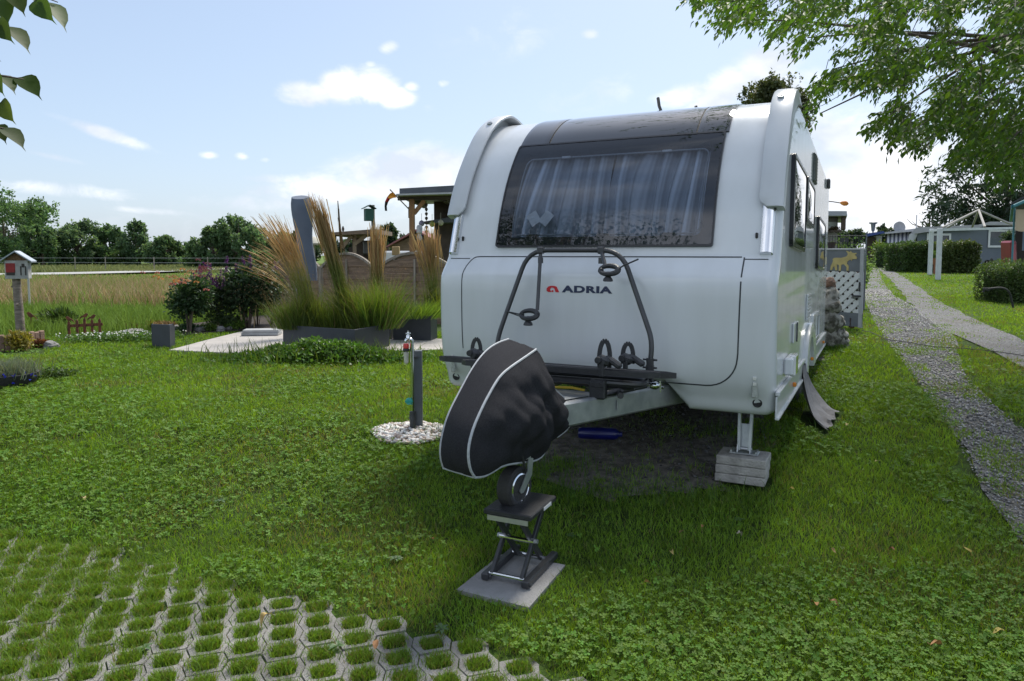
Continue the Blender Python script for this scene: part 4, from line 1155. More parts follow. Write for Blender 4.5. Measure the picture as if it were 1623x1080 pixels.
for c_, d_ in (((-.085, -.07), (.36 * bw_, bh_ * .16)), ((.10, .07), (.12 * bw_, bh_ * .2)), ((.065, -.02), (.05 * bw_, bh_ * .5)), ((.135, -.02), (.05 * bw_, bh_ * .5))):
    m = MB(); m.box(*RB((c_[0] * bw_ / .34, -.083, bz + c_[1]), (d_[0], .012, d_[1]), .002)); m.build('nest_slot', dsl, bo)

# palisade edging bottom left of the post, and the plants in front of it
pe = thing('palisade_edging', 'low brown palisade edging curving round the foot of the insect house post', 'edging', gp(20, 556))
pts = [gp(u, v) for u, v in ((-60, 560), (-12, 558), (18, 556), (36, 555), (52, 551), (70, 548))]
pts = resample([p for p in pts], 13); eo = pe.location
bm_ = MB()
for k, p in enumerate(pts[:-1]):
    q = pts[k + 1]; c = (Vector(p) + Vector(q)) / 2 - eo; L = (Vector(q) - Vector(p)).length
    a = math.atan2(q.y - p.y, q.x - p.x)
    bm_.box((c.x, c.y, .09), (L * .97, .055, .30 + .02 * math.sin(k * 2.3)), Matrix.Rotation(a, 3, 'Z'), .012)
bm_.build('palisade', pmat('brown_palisade', (.27, .17, .12), (.17, .11, .08), 6, .85, bump=.6, bscale=60), pe)

def leafy(name, label, cat, base, rad, n, size, col, mat=None, group=None, seed=1, shell=.45, up=.3, lumps=7, stems=True, asp=.6, lift=0.0, kind=None, trunk=None, gappy=0.0, squash=1.0):
    """bush or crown of many separate leaves gathered in uneven lumps; rad=(rx,ry,rz); base on the ground"""
    g = np.random.default_rng(seed)
    rx, ry, rz = rad; b = np.array(base, float)
    c = rdir(lumps, g) * np.array([rx, ry, rz]) * .55 * g.uniform(.5, 1.1, (lumps, 1)); c[:, 2] = np.abs(c[:, 2]) * squash - rz * .15
    lr = g.uniform(.35, .62, lumps)
    k = g.integers(0, lumps, n); d = rdir(n, g); rr = (shell + (1 - shell) * g.random(n)) * lr[k]
    P = c[k] + d * rr[:, None] * np.array([rx, ry, rz])
    P[:, 2] = np.maximum(P[:, 2] + rz * .62 + lift, .02 + lift * .6)
    dirs = d * .7 + rdir(n, g, up) * .8
    L = size * g.uniform(.6, 1.3, n)
    C = vary(col, n, g, .3, .15) * (g.uniform(.75, 1.25, lumps)[k])[:, None]
    V, F, CC = leaf_cards(P, L, L * asp, dirs, rdir(n, g, 1.2), C)
    t = thing(name, label, cat, tuple(b), 0, group)
    np_mesh('foliage', V, F, CC, mat or LEAF, t)
    if stems:
        m = MB(); ns = min(9, lumps + 2)
        for q in range(ns):
            e = c[q % lumps] * .8; e[2] = max(.1, e[2] + rz * .62 + lift)
            r0 = trunk or max(.006, rz * .012)
            m.tube([(e[0] * .12, e[1] * .12, -.05), (e[0] * .45, e[1] * .45, e[2] * .5), tuple(e)], [r0, r0 * .7, r0 * .3], 6)
        m.build('stem', BARK, t)
    return t
BARK = pmat('bark', (.13, .10, .075), (.06, .048, .038), 9, .95, bump=1.5, bscale=25, stretch=(1, 1, .35))

leafy('stonecrop', 'yellow and green stonecrop plant growing before the palisade edging', 'plant', gp(33, 556), (.26, .2, .2), 900, .05, (.20, .17, .03), seed=4)
leafy('stonecrop', 'small reddish brown stonecrop beside the palisade edging', 'plant', gp(66, 551), (.15, .12, .1), 400, .04, (.17, .07, .035), seed=5)
leafy('grass_tussock', 'dark tangled weed clump behind the insect house post', 'plant', gp(58, 530) + Vector((0, .6, 0)), (.45, .3, .28), 1200, .12, (.05, .085, .02), seed=6, asp=.2)

def bird_outline():
    return [(-.09, .02), (-.03, .05), (.01, .085), (.045, .10), (.07, .085), (.095, .075), (.07, .06), (.06, .03), (.03, .0), (-.01, -.005), (-.05, .005), (-.13, -.05), (-.12, -.03)]
# rusty bird on a rod
b1_ = gp(50, 526); sk = thing('garden_stake', 'thin rusty rod topped with a small bird figure beside the insect house post', 'garden stake', b1_)
zt_ = at(49, 503, b1_.y).z - b1_.z
m = MB(); m.tube([(0, 0, -.05), (0, 0, zt_)], .009, 6); m.build('rod', RUST, sk)
m = MB(); m.prism(bird_outline(), lambda a, b, t: Vector((a * .9 * -1, t, zt_ + b)), -.004, .004); m.build('bird_figure', RUST, sk)
# rusty ornamental picket fence with birds
f0 = gp(134, 537); sc_ = f0.y / FPX
of = thing('ornamental_fence', 'low rusty iron picket ornament with three bird figures standing in the lawn', 'garden ornament', f0)
for du, top, bird in ((-24, 508, 1), (-11, 506, 0), (1, 503, -1), (13, 505, -1), (25, 504, 0)):
    x = du * sc_; h_ = (537 - top) * sc_
    m = MB(); m.prism([(-.022, -.05), (.022, -.05), (.022, h_ - .04), (0, h_), (-.022, h_ - .04)], lambda a, b, t: Vector((x + a, t, b)), -.006, .006); m.build('picket', RUST, of)
    if bird:
        m = MB(); m.prism(bird_outline(), lambda a, b, t: Vector((x + a * bird * .72 * -1, t, h_ + b * .72)), .007, .015); m.build('bird_figure', RUST, of)
m = MB(); m.bar((-27 * sc_, .012, 20 * sc_), (29 * sc_, .012, 23 * sc_), .012, .05); m.build('rail', RUST, of)

# lavender bowl at the left edge
lp_ = gp(12, 612)
lv = thing('lavender_planter', 'round dark bowl of grey-green lavender with blue edging flowers', 'planter', lp_)
MB().lathe([(.24, 0), (.29, .10), (.30, .14), (.27, .14), (.24, .09), (.02, .09)], (0, 0, 0), (0, 0, 1), 26).build('bowl', pmat('dark_clay', (.035, .033, .035), (.025, .024, .026), 9, .7), lv)
g = np.random.default_rng(31); n = 1500
P = np.stack([g.normal(0, .12, n), g.normal(0, .12, n), np.full(n, .10)], 1)
V, F, C = blades(P, g.uniform(.10, .24, n), np.full(n, .008), .6, vary((.16, .19, .14), n, g, .25), seed=32)
np_mesh('foliage', V, F, C, LEAF, lv)
n = 60; a = g.uniform(2.6, 6.4, n); P = np.stack([np.cos(a) * .29, np.sin(a) * .29, g.uniform(.06, .16, n)], 1)
V, F, C = leaf_cards(P, np.full(n, .035), np.full(n, .03), rdir(n, g, .5), rdir(n, g, 1), vary((.035, .04, .40), n, g, .3))
tag(np_mesh('flower', V, F, C, PETAL, lv), kind='stuff')
leafy('creeping_plant', 'low loose creeping plant spreading from the lavender bowl over the lawn', 'plant', gp(85, 600), (.45, .25, .09), 900, .035, (.07, .12, .03), seed=8, stems=False)

# white flowering cushion, grey stones
wf = thing('flower_cushion', 'low green cushion dotted with small white flowers at the lawn edge', 'flowers', gp(190, 541))
g = np.random.default_rng(41); n = 3500
P = np.stack([g.normal(0, .42, n), g.normal(0, .16, n), g.uniform(.0, .12, n)], 1); P[:, 1] += P[:, 0] * .2
V, F, C = leaf_cards(P, np.full(n, .045), np.full(n, .02), rdir(n, g, .8), rdir(n, g, 1), vary((.09, .17, .035), n, g, .3)); np_mesh('foliage', V, F, C, LEAF, wf)
n = 170; P = np.stack([g.normal(0, .40, n), g.normal(-.05, .13, n), g.uniform(.10, .16, n)], 1); P[:, 1] += P[:, 0] * .2
V, F, C = leaf_cards(P, np.full(n, .03), np.full(n, .032), rdir(n, g, .2), rdir(n, g, 2), vary((.72, .73, .70), n, g, .1, .03)); tag(np_mesh('flower', V, F, C, PETAL, wf), kind='stuff')
def rock(name, label, cat, loc, r, mat, seed, flat=.6, group=None, sub=4):
    import bmesh
    b = bmesh.new(); bmesh.ops.create_icosphere(b, subdivisions=sub, radius=1)
    g = np.random.default_rng(seed); ph = g.uniform(0, 6, 9); fr = g.uniform(1.2, 2.6, 9)
    for v in b.verts:
        x, y, z = v.co
        d = 1 + .05 * math.sin(17 * x + ph[6] + 6 * z) * math.sin(15 * z + ph[7]) + .035 * math.sin(25 * y + 9 * x + ph[8]) + .16 * math.sin(fr[0] * x * 1.6 + ph[0]) * math.cos(fr[1] * y * 1.5 + ph[1]) + .12 * math.sin(fr[2] * z * 2.4 + ph[2] + x) + .05 * math.sin(9 * x + ph[3]) * math.sin(8 * y + ph[4]) + .04 * math.sin(13 * z + ph[5] + 5 * y)
        v.co = Vector((x * r[0], y * r[1], z * r[2])) * d
    me = bpy.data.meshes.new(name); b.to_mesh(me); b.free()
    me.polygons.foreach_set('use_smooth', [True] * len(me.polygons)); me.materials.append(mat)
    o = bpy.data.objects.new(name, me); COL.objects.link(o); o.location = Vector(loc) + Vector((0, 0, r[2] * .55)); o.rotation_euler = (0, 0, g.uniform(0, 6))
    return tag(o, label, cat, group)
STONE = pmat('grey_stone', (.30, .29, .285), (.15, .145, .14), 5, .9, bump=1.5, bscale=18)
rock('stone', 'grey boulder in the lawn edge behind the white flower cushion', 'stone', gp(198, 536) + Vector((0, .3, 0)), (.17, .12, .08), STONE, 3)
rock('stone', 'small pale stone at the end of the palisade edging', 'stone', gp(80, 552), (.10, .08, .07), STONE, 5)
for k, (u, v, r_, lab) in enumerate(((316, 527, .11, 'grey field stone at the foot of the rose bush'), (350, 526, .09, 'small pale speckled stone in the bed between rose bush and dark shrub'), (363, 524, .07, 'flat dull stone in the planting bed before the dark shrub'), (272, 524, .12, 'grey stone behind the square planter'))):
    rock('bed_stone', lab, 'stone', gp(u, v), (r_, r_ * .8, r_ * .7), STONE, 20 + k)
for k, (u, v, c, lab) in enumerate(((300, 527, (.05, .10, .05), 'bluish green leafy perennial at the foot of the rose bush'), (330, 526, (.10, .16, .03), 'round light green cushion plant in the planting bed'), (375, 523, (.10, .17, .03), 'small bright green cushion plant near the paved slabs'), (245, 524, (.16, .13, .03), 'yellowish flowering ground plant behind the square planter'), (215, 527, (.13, .11, .03), 'straw-coloured low plant between boulder and square planter'))):
    leafy('bed_plant', lab, 'plant', gp(u, v), (.26, .2, .12), 700, .05, c, seed=50 + k, stems=False)
# square planter
def planter(name, label, c4, h, mat=ANTH, soil=True):
    """box planter from its four ground corners (front-left, front-right, back-right, back-left)"""
    o = Vector(c4[0]); t = thing(name, label, 'planter', o)
    q = [Vector(p) - o for p in c4]; cen = sum(q, Vector()) / 4
    ins = [p + (cen - p).normalized() * .05 for p in q]
    m = MB(); n = 4
    Ls = [[(p.x, p.y, z) for p in pp] for pp, z in ((q, -.05), (q, h - .004), ([p + (cen - p).normalized() * .004 for p in q], h), (ins, h), (ins, h - .06))]
    mm = loops([[Vector(p) for p in l] for l in Ls], True); fixn(mm.build('box', mat, t, smooth=20))
    MB().add([(p.x, p.y, h - .055) for p in ins], [(0, 1, 2, 3)]).build('soil', MUD, t)
    return t
q = [gp(241, 551), gp(270, 552.5), gp(278, 549), gp(250, 548)]
sq = planter('square_planter', 'small square anthracite planter at the corner of the pale terrace', q, .36)
g = np.random.default_rng(5); n = 260; P = np.stack([g.uniform(.02, .30, n), g.uniform(.0, .22, n), np.full(n, .33)], 1)
V, F, C = blades(P, g.uniform(.03, .09, n), np.full(n, .018), .7, vary((.20, .13, .05), n, g, .4)); np_mesh('dry_plant', V, F, C, STRAW, sq)

# large planter with tall grasses
pl = [gp(449, 553), gp(563, 563), gp(617, 551), gp(500, 544)]
pl[3] = pl[0] + (pl[2] - pl[1])
bigp = planter('long_planter', 'long anthracite planter box holding the tall feather reed grasses', pl, .36)
p2 = [gp(623, 541), gp(683, 542), gp(693, 538), gp(633, 536)]
p2[3] = p2[0] + (p2[2] - p2[1])
smp = planter('grass_planter', 'anthracite planter box of short green grass before the wooden fence panel', p2, .42)
m = MB()
p3 = [gp(607, 539), gp(620, 540), gp(626, 537), gp(613, 536)]; p3[3] = p3[0] + (p3[2] - p3[1])
planter('dark_planter', 'dark narrow planter half hidden between the two anthracite planter boxes', p3, .40)

def reed(label, base, tips, n, seed, plume=.30, pcol=(.41, .275, .13), gcol=(.125, .16, .035), green=.45, jit=.06, w=.0055, group='feather reed grasses', name='feather_reed_grass', curve=.25, pw=.016):
    """tuft of upright stems from base to points between tips[0] and tips[1], each ending in a straw plume"""
    g = np.random.default_rng(seed); b = np.array(base, float)
    A, B = np.array(tips[0], float) - b, np.array(tips[1], float) - b
    t = g.random(n)[:, None]; T = A * (1 - t) + B * t
    L0 = np.linalg.norm(T, axis=1)[:, None]
    T = T * g.uniform(.74, 1.03, (n, 1)) + g.normal(0, 1, (n, 3)) * jit * L0 * np.array([1, 1, .35])
    P0 = g.normal(0, .07, (n, 3)) * np.array([1, .8, 0]); P0[:, 2] = -.02
    ctrl = P0 * .6 + T * .5; ctrl[:, 2] += T[:, 2] * curve * .5; ctrl[:, :2] -= T[:, :2] * curve * .45
    a = g.uniform(0, np.pi, n); side = np.stack([np.cos(a), np.sin(a), np.zeros(n)], 1)
    Vs, Cs = [], []; K = 9
    gc = vary(gcol, n, g, .3); pc = vary(pcol, n, g, .25, .1)
    for k in range(K):
        s = k / (K - 1); p = P0 * (1 - s) ** 2 + ctrl * 2 * s * (1 - s) + T * s * s
        ps = 1 - plume
        ww = w * (1 - .3 * s) if s < ps - .02 else pw * (1 - abs((s - ps) / plume - .45) ** 1.3 * 1.25)
        ww = max(ww, .002)
        Vs += [p - side * ww / 2, p + side * ww / 2]
        f = min(1, max(0, (s - green) / .25)); cc = gc * (1 - f) + pc * f; Cs += [cc, cc]
    V = np.stack(Vs, 1).reshape(-1, 3); C = np.stack(Cs, 1).reshape(-1, 3)
    i = np.arange(n)[:, None] * (2 * K)
    F = [i + np.array([[2 * k, 2 * k + 1, 2 * k + 3, 2 * k + 2]]) for k in range(K - 1)]
    tt = thing(name, label, 'grass', tuple(b), 0, group)
    np_mesh('stems', V, F, C, STRAW, tt); 
    # leaves round the foot
    n2 = n * 2; P = g.normal(0, .09, (n2, 3)) * np.array([1, .8, 0])
    V, F, C = blades(P, g.uniform(.25, .75, n2) * float(np.median(L0)) * .55, np.full(n2, .010), .45, vary(gcol, n2, g, .35), seed=seed + 1)
    lean_ = (A + B) / 2 / np.linalg.norm((A + B) / 2); V[:, 0] += V[:, 2] * lean_[0] * .6
    np_mesh('leaves', V, F, C, BLADE, tt)
    return tt
Yb = 10.75; bz0 = lambda u: gat(u, Yb) + Vector((0, 0, .30))
reed('broad feather reed grass leaning over and fanning out at the planter end', bz0(497), (at(402, 338, 10.9), at(458, 350, 10.5)), 160, 61, jit=.045, curve=.34)
reed('arching feather reed plumes drooping outward below the broad fanned tuft', bz0(490), (at(388, 420, 10.9), at(405, 360, 10.7)), 60, 65, jit=.07, curve=.6)
reed('tallest feather reed grass tied in a tight slanting bundle', bz0(556), (at(482, 306, 10.7), at(512, 318, 10.7)), 260, 62, jit=.016, curve=.06, plume=.36, green=.52)
reed('thin dark flower spikes rising beside the tight slanting bundle', bz0(553), (at(532, 318, 10.8), at(538, 330, 10.8)), 7, 66, jit=.006, curve=.05, plume=.26, pcol=(.12, .085, .05), pw=.03)
reed('upright feather reed grass standing before the gap of the wooden panels', gat(597, 12.4) + Vector((0, 0, .35)), (at(586, 352, 12.4), at(609, 358, 12.4)), 170, 63, jit=.03, curve=.05, plume=.42)
reed('feather reed grass fanned out against the caravan side', gat(690, 12.2) + Vector((0, 0, .38)), (at(652, 372, 12.3), at(692, 352, 12.3)), 150, 64, jit=.05, curve=.25, plume=.40)
def mound(label, base, rad, hgt, n, seed, col, group=None, seeds=0, name='grass_mound'):
    g = np.random.default_rng(seed); t = thing(name, label, 'grass', tuple(base), 0, group)
    P = g.normal(0, 1, (n, 3)) * np.array([rad * .35, rad * .25, 0])
    V, F, C = blades(P, hgt * g.uniform(.45, 1.1, n) * (.75 + .5 * vnoise(P[:, 0] * 5 + seed, P[:, 1] * 5)), np.full(n, .008), .6, vary(col, n, g, .35), vary((col[0] * 1.5, col[1] * 1.3, col[2]), n, g, .3), seed=seed)
    i = np.repeat(np.arange(n), 5); ox = P[i]; V[:, :2] += ox[:, :2] * (V[:, 2:3] / hgt) * 1.3
    np_mesh('leaves', V, F, C, BLADE, t)
    if seeds:
        P = g.normal(0, 1, (seeds, 3)) * np.array([rad * .4, rad * .3, 0])
        V, F, C = blades(P, hgt * g.uniform(1.0, 1.5, seeds), np.full(seeds, .005), .6, vary((.26, .19, .10), seeds, g, .3), seed=seed + 3)
        i = np.repeat(np.arange(seeds), 5); V[:, :2] += P[i][:, :2] * (V[:, 2:3] / hgt) * 1.6
        np_mesh('seed_stalks', V, F, C, STRAW, t)
        ns = seeds * 10; k = g.integers(0, seeds, ns); tip = V.reshape(-1, 5, 3)[k, 4] + g.normal(0, .05, (ns, 3))
        V2, F2, C2 = leaf_cards(tip, g.uniform(.008, .02, ns), np.full(ns, .006), rdir(ns, g, .3), rdir(ns, g), vary((.27, .19, .11), ns, g, .3)); np_mesh('seed_heads', V2, F2, C2, STRAW, t)
    return t
mound('rounded tuft of arching green grass at the planter end under the broad plumes', bz0(466), .34, .58, 1000, 71, (.10, .15, .035), 'arching green grasses in the planter', 60)
mound('full tuft of bright green grass with airy brown seed heads in the planter', bz0(592) + Vector((0, .05, 0)), .38, .70, 1500, 72, (.105, .175, .035), 'arching green grasses in the planter', 160)
mound('small bright tuft of green grass between the two tall bundles', bz0(528), .26, .45, 400, 73, (.11, .17, .03), 'arching green grasses in the planter', 20)
mound('short green grass filling the small planter beside the caravan', (p2[0] + p2[2]) / 2 + Vector((0, 0, .38)), .62, .34, 1500, 74, (.12, .21, .04))

# weeds at the foot of the planter
wd = gp(520, 572)
g = np.random.default_rng(81); n = 5200
P = np.stack([g.normal(0, .62, n), g.normal(0, .2, n), np.zeros(n)], 1); P[:, 1] += .0
hh = .30 * np.exp(-(P[:, 0] / .95) ** 2) * np.exp(-(P[:, 1] / .42) ** 2) * (.6 + .6 * vnoise(P[:, 0] * 4 + 9, P[:, 1] * 4))
P[:, 2] = g.random(n) ** .5 * hh * 1.15
t = thing('weed_patch', 'dense mound of dark green weeds in front of the long planter', 'weeds', wd)
V, F, C = leaf_cards(P, g.uniform(.04, .085, n), g.uniform(.025, .05, n), rdir(n, g, .3), rdir(n, g, 1.5), vary((.075, .155, .025), n, g, .4)); np_mesh('leaves', V, F, C, LEAF, t)
n = 900; P = np.stack([g.normal(0, .7, n), g.normal(0, .22, n), np.zeros(n)], 1)
V, F, C = blades(P, g.uniform(.1, .35, n), np.full(n, .012), .5, vary((.09, .15, .03), n, g)); np_mesh('stalks', V, F, C, BLADE, t)
m = MB(); o = gp(415, 533)
m.box((0, 0, .05), (.62, .30, .05), Matrix.Rotation(R(5), 3, 'Z'), .006); m.box((.01, .0, .10), (.60, .29, .045), Matrix.Rotation(R(8), 3, 'Z'), .006)
s_ = m.build('slab_stack', pmat('grey_slab', (.36, .37, .38), (.28, .285, .29), 5, .8)); s_.location = o; tag(s_, 'two grey slabs lying on each other at the terrace edge', 'slabs')

# rose bush and shrubs of the bed
rb_ = leafy('rose_bush', 'rose bush with orange and pink blooms at the end of the planting bed', 'bush', gp(300, 529), (.55, .45, .60), 3200, .075, (.035, .07, .028), seed=91, up=.1, lumps=9, lift=.15, trunk=.018)
g = np.random.default_rng(92)
for k in range(38):
    big = k < 26
    u_, v_ = (g.normal(280, 22), g.normal(440, 9)) if big else (g.normal(262, 12), g.normal(462, 12))
    if k > 24: u_, v_ = g.normal(318, 10), g.normal(428, 6)
    p = at(u_, v_, rb_.location.y - .35) - rb_.location
    m = MB(); r_ = g.uniform(.03, .06)
    for q in range(9):
        a = q * 2.4; rr = r_ * (.3 + .7 * q / 9); c = p + Vector((math.cos(a) * rr * .5, math.sin(a) * rr * .5 - .01, -.004 * q))
        d = Vector((math.cos(a), math.sin(a), .6 + .4 * (9 - q) / 9)).normalized(); s = d.orthogonal().normalized()
        m.add([c, c + d * rr * .6 + s * rr * .5, c + d * rr, c + d * rr * .6 - s * rr * .5], [(0, 1, 2, 3)])
    colr = [(.75, .30, .07), (.62, .17, .13), (.70, .38, .16), (.28, .07, .08)][int(g.integers(0, 3)) if k <= 24 else 3]
    key = 'rose_petal_%d' % [.75, .62, .70, .28].index(colr[0])
    mt_ = bpy.data.materials.get(key) or pmat(key, colr, None, 30, .6)
    m.build('rose', mt_, rb_)
dz = leafy('dark_shrub', 'dark glossy shrub beside the rose bush with staked stems', 'bush', gp(392, 521), (.80, .6, .72), 6500, .085, (.030, .058, .026), seed=93, up=.0, lumps=12, lift=.30, trunk=.02)
ly = leafy('fine_shrub', 'finer dusky shrub between the dark glossy shrub and the tall grasses', 'bush', gp(430, 516), (.45, .5, .62), 3200, .05, (.05, .062, .035), seed=96, up=.2, lumps=9, lift=.3, asp=.35)
for k, (u, v, lab) in enumerate(((347, 458, 'butterfly bush with a cluster of purple flower spikes beside the rose bush'), (402, 440, 'tall butterfly bush with scattered purple spikes behind the dark shrub'))):
    base = gat(u + 4, 13.6 + k * .4); top = at(u, v - 18, base.y).z - base.z
    bb = leafy('butterfly_bush', lab, 'bush', base, (.55, .4, top * .55), 1900, .09, (.055, .085, .045), seed=94 + k, asp=.28, up=.5, lumps=8, lift=top * .18)
    g = np.random.default_rng(97 + k)
    for q in range((16, 10)[k]):
        x = g.normal(0, .22 if k == 0 else .42); zz = top * g.uniform(.78, 1.1); ln = g.uniform(.12, .24); tilt = g.normal(0, .25)
        n = 70; s = g.random(n); rr = .028 * (1 - s) + .006
        P = np.stack([x + s * ln * math.sin(tilt) + g.normal(0, 1, n) * rr * .7, g.normal(0, 1, n) * rr * .7 - .3, zz + s * ln * math.cos(tilt)], 1)
        V, F, C = leaf_cards(P, np.full(n, .022), np.full(n, .02), rdir(n, g), rdir(n, g), vary((.12, .035, .14), n, g, .4)); np_mesh('flower_spike', V, F, C, PETAL, bb)
leafy('low_shrub', 'low dull green shrub under the stems of the dark glossy shrub', 'bush', gp(352, 522), (.55, .3, .22), 1500, .05, (.06, .10, .035), seed=99)
for k, (u, v, du, lab) in enumerate(((385, 522, -4, 'pale bamboo cane leaning in front of the dark shrub'), (402, 521, 6, 'pale bamboo cane standing behind its leaning neighbour by the dark shrub'))):
    o = gp(u, v); m = MB(); m.tube([(0, 0, -.05), (du * .012, -.02, .50)], [.012, .010], 7)
    s_ = m.build('bamboo_cane', pmat('bamboo_%d' % k, (.38, .29, .16), (.30, .22, .12), 12, .6)); s_.location = o; tag(s_, lab, 'cane')

# closed parasol in its cover
pu = at(478, 440, 12.3); g0 = gat(486, 12.3)
cp = thing('closed_parasol', 'closed cantilever parasol in a blue-grey cover behind the tall grasses', 'parasol', g0)
pz = lambda v: at(480, v, 12.3).z - g0.z
m = MB(); rows = []
for k in range(15):
    t = k / 14; v = 313 + (445 - 313) * t; z = pz(v); cx_ = ((478 + 10 * t) - 486) / FPX * 12.3
    hw = (.16 + .02 * math.sin(t * 9)) * (1 if k else .9) * (1 - .1 * t)
    row = []
    for q in range(20):
        a = 2 * math.pi * q / 20; rr = hw * (1 + .09 * math.sin(3 * a + t * 2) + .05 * math.sin(7 * a + 5 * t))
        row.append(Vector((cx_ + rr * math.cos(a), rr * math.sin(a) * .8, z + (.04 * math.sin(a) if k == 0 else 0))))
    rows.append(row)
fixn(loops(rows, True).build('cover', pmat('blue_grey_cover', (.115, .14, .19), (.09, .11, .15), 3, .8, bump=.8, bscale=9), cp, smooth=70))
m = MB(); m.add(rows[0], [tuple(range(20))]); m.build('cover_top', pmat('blue_grey_top', (.115, .14, .19), None, 3, .8), cp)
m = MB(); m.tube([(.05, 0, -.05), (.03, 0, 1.3)], .035, 10); m.box((.05, 0, .04), (.5, .5, .08), b=.01); m.build('stand', ANTH, cp)

# water tap on its post, with white pebbles round it
tp0 = gp(662, 683); Yt = tp0.y; k = Yt / FPX
wt = thing('water_tap_post', 'grey garden post carrying a steel water tap above white pebbles', 'water tap', tp0)
X = lambda u: (u - 662) * k
Zt = lambda v: at(662, v, Yt).z - tp0.z
m = MB(); zp = Zt(556); m.box((X(663.5), .02, zp / 2 - .03), (.062, .062, zp + .06), b=.004)
for v in (586, 627): m.box((X(663.5), .02, Zt(v)), (.064, .064, .004))
m.build('post', pmat('slate_grey_plastic', (.10, .115, .13), (.08, .092, .105), 6, .55), wt)
xp = X(655.5)
m = MB(); m.tube([(xp, -.05, Zt(655)), (xp, -.05, Zt(543))], .016, 12); m.tube(fillet([(xp, -.05, Zt(545)), (xp, -.05, Zt(537)), (X(647), -.06, Zt(537)), (X(646.5), -.06, Zt(542))], .03), .015, 12)
m.lathe([(.012, 0), (.017, .005), (.017, .03), (.01, .04), (.007, .06), (.007, .07)], (X(650), -.06, Zt(537)), (0, 0, 1), 12); m.bar((X(646), -.06, Zt(528)), (X(654), -.06, Zt(527.5)), .018, .010, .003)
m.build('tap', CHROME, wt)
m = MB(); m.lathe([(.020, 0), (.024, .004), (.024, .03), (.019, .04)], (X(646.5), -.06, Zt(551)), (0, 0, 1), 14); m.build('red_collar', pmat('red_plastic', (.6, .04, .03), None, 8, .35), wt)
m = MB(); m.lathe([(.024, 0), (.028, .005), (.026, .022), (.02, .026)], (X(646.5), -.06, Zt(555.5)), (0, 0, 1), 14); m.build('black_collar', BLACKP, wt)
m = MB(); m.lathe([(.010, -.01), (.018, 0), (.02, .07), (.022, .08), (.012, .085)], (X(646.5), -.06, Zt(573)), (0, 0, 1), 14); m.build('filter_cup', pmat('milky_plastic', (.62, .60, .52), (.5, .48, .42), 20, .3), wt)
m = MB(); m.tube([(xp, -.05, -.03), (xp, -.05, Zt(668)), (xp, -.05, Zt(660)), (xp, -.05, Zt(655))], [.024, .024, .03, .02], 12); m.tube([(xp, -.05, Zt(664)), (xp, -.05, Zt(650))], .026, 12); m.box((xp + .02, -.01, Zt(566)), (.05, .06, .012)); m.build('pipe', pmat('dark_pipe', (.045, .05, .055), None, 8, .5), wt)
m = MB(); m.lathe([(.026, -.008), (.03, 0), (.026, .008)], (X(651), -.085, Zt(633)), (0, -1, .2), 10); m.box((X(651), -.09, Zt(633)), (.065, .012, .02), b=.004); m.tube([(X(653), -.08, Zt(633)), (xp, -.05, Zt(640))], .010, 8); m.build('valve_handle', pmat('green_plastic', (.02, .32, .27), None, 8, .4), wt)
# pebbles: too many to count
import bmesh
g = np.random.default_rng(111)
bmx = bmesh.new(); bmesh.ops.create_icosphere(bmx, subdivisions=1, radius=1); bv = np.array([v.co[:] for v in bmx.verts]); bf = np.array([[v.index for v in f.verts] for f in bmx.faces]); bmx.free()
n = 900; a = g.uniform(0, 2 * np.pi, n); r_ = np.sqrt(g.random(n)); c0 = gp(650, 688)
PX_ = c0.x + np.cos(a) * r_ * .31 * (1 + .12 * np.sin(3 * a)); PY_ = c0.y + np.sin(a) * r_ * .27; PZ_ = zgv(PX_, PY_) + .012 + .028 * (1 - r_ ** 2) + g.uniform(-.004, .008, n)
sz = g.uniform(.010, .024, n); Vb = []; 
q = rdir(n, g); scl = np.stack([g.uniform(.9, 1.4, n), g.uniform(.7, 1.1, n), g.uniform(.5, .8, n)], 1) * sz[:, None]
ca, sa = np.cos(a * 5), np.sin(a * 5)
Vv = bv[None] * scl[:, None, :]; Vr = np.stack([Vv[..., 0] * ca[:, None] - Vv[..., 1] * sa[:, None], Vv[..., 0] * sa[:, None] + Vv[..., 1] * ca[:, None], Vv[..., 2]], -1) + np.stack([PX_, PY_, PZ_], 1)[:, None]
base = np.where(g.random((n, 1)) < .62, np.array([[.62, .60, .57]]), np.array([[.38, .30, .25]])) * g.uniform(.7, 1.15, (n, 1))
pm_, ntp, outp = nodes('pebble'); vb = N(ntp, 'ShaderNodeVertexColor', layer_name='col'); pb = N(ntp, 'ShaderNodeBsdfPrincipled'); pb.inputs['Roughness'].default_value = .6; ntp.links.new(vb.outputs[0], pb.inputs['Base Color']); ntp.links.new(pb.outputs[0], outp.inputs[0])
pbo = np_mesh('pebbles', Vr.reshape(-1, 3), (np.arange(n)[:, None, None] * len(bv) + bf[None]).reshape(-1, 3), np.repeat(base, len(bv), 0), pm_, smooth=True)
tag(pbo, 'patch of white and brown pebbles round the tap post', 'pebbles', kind='stuff')

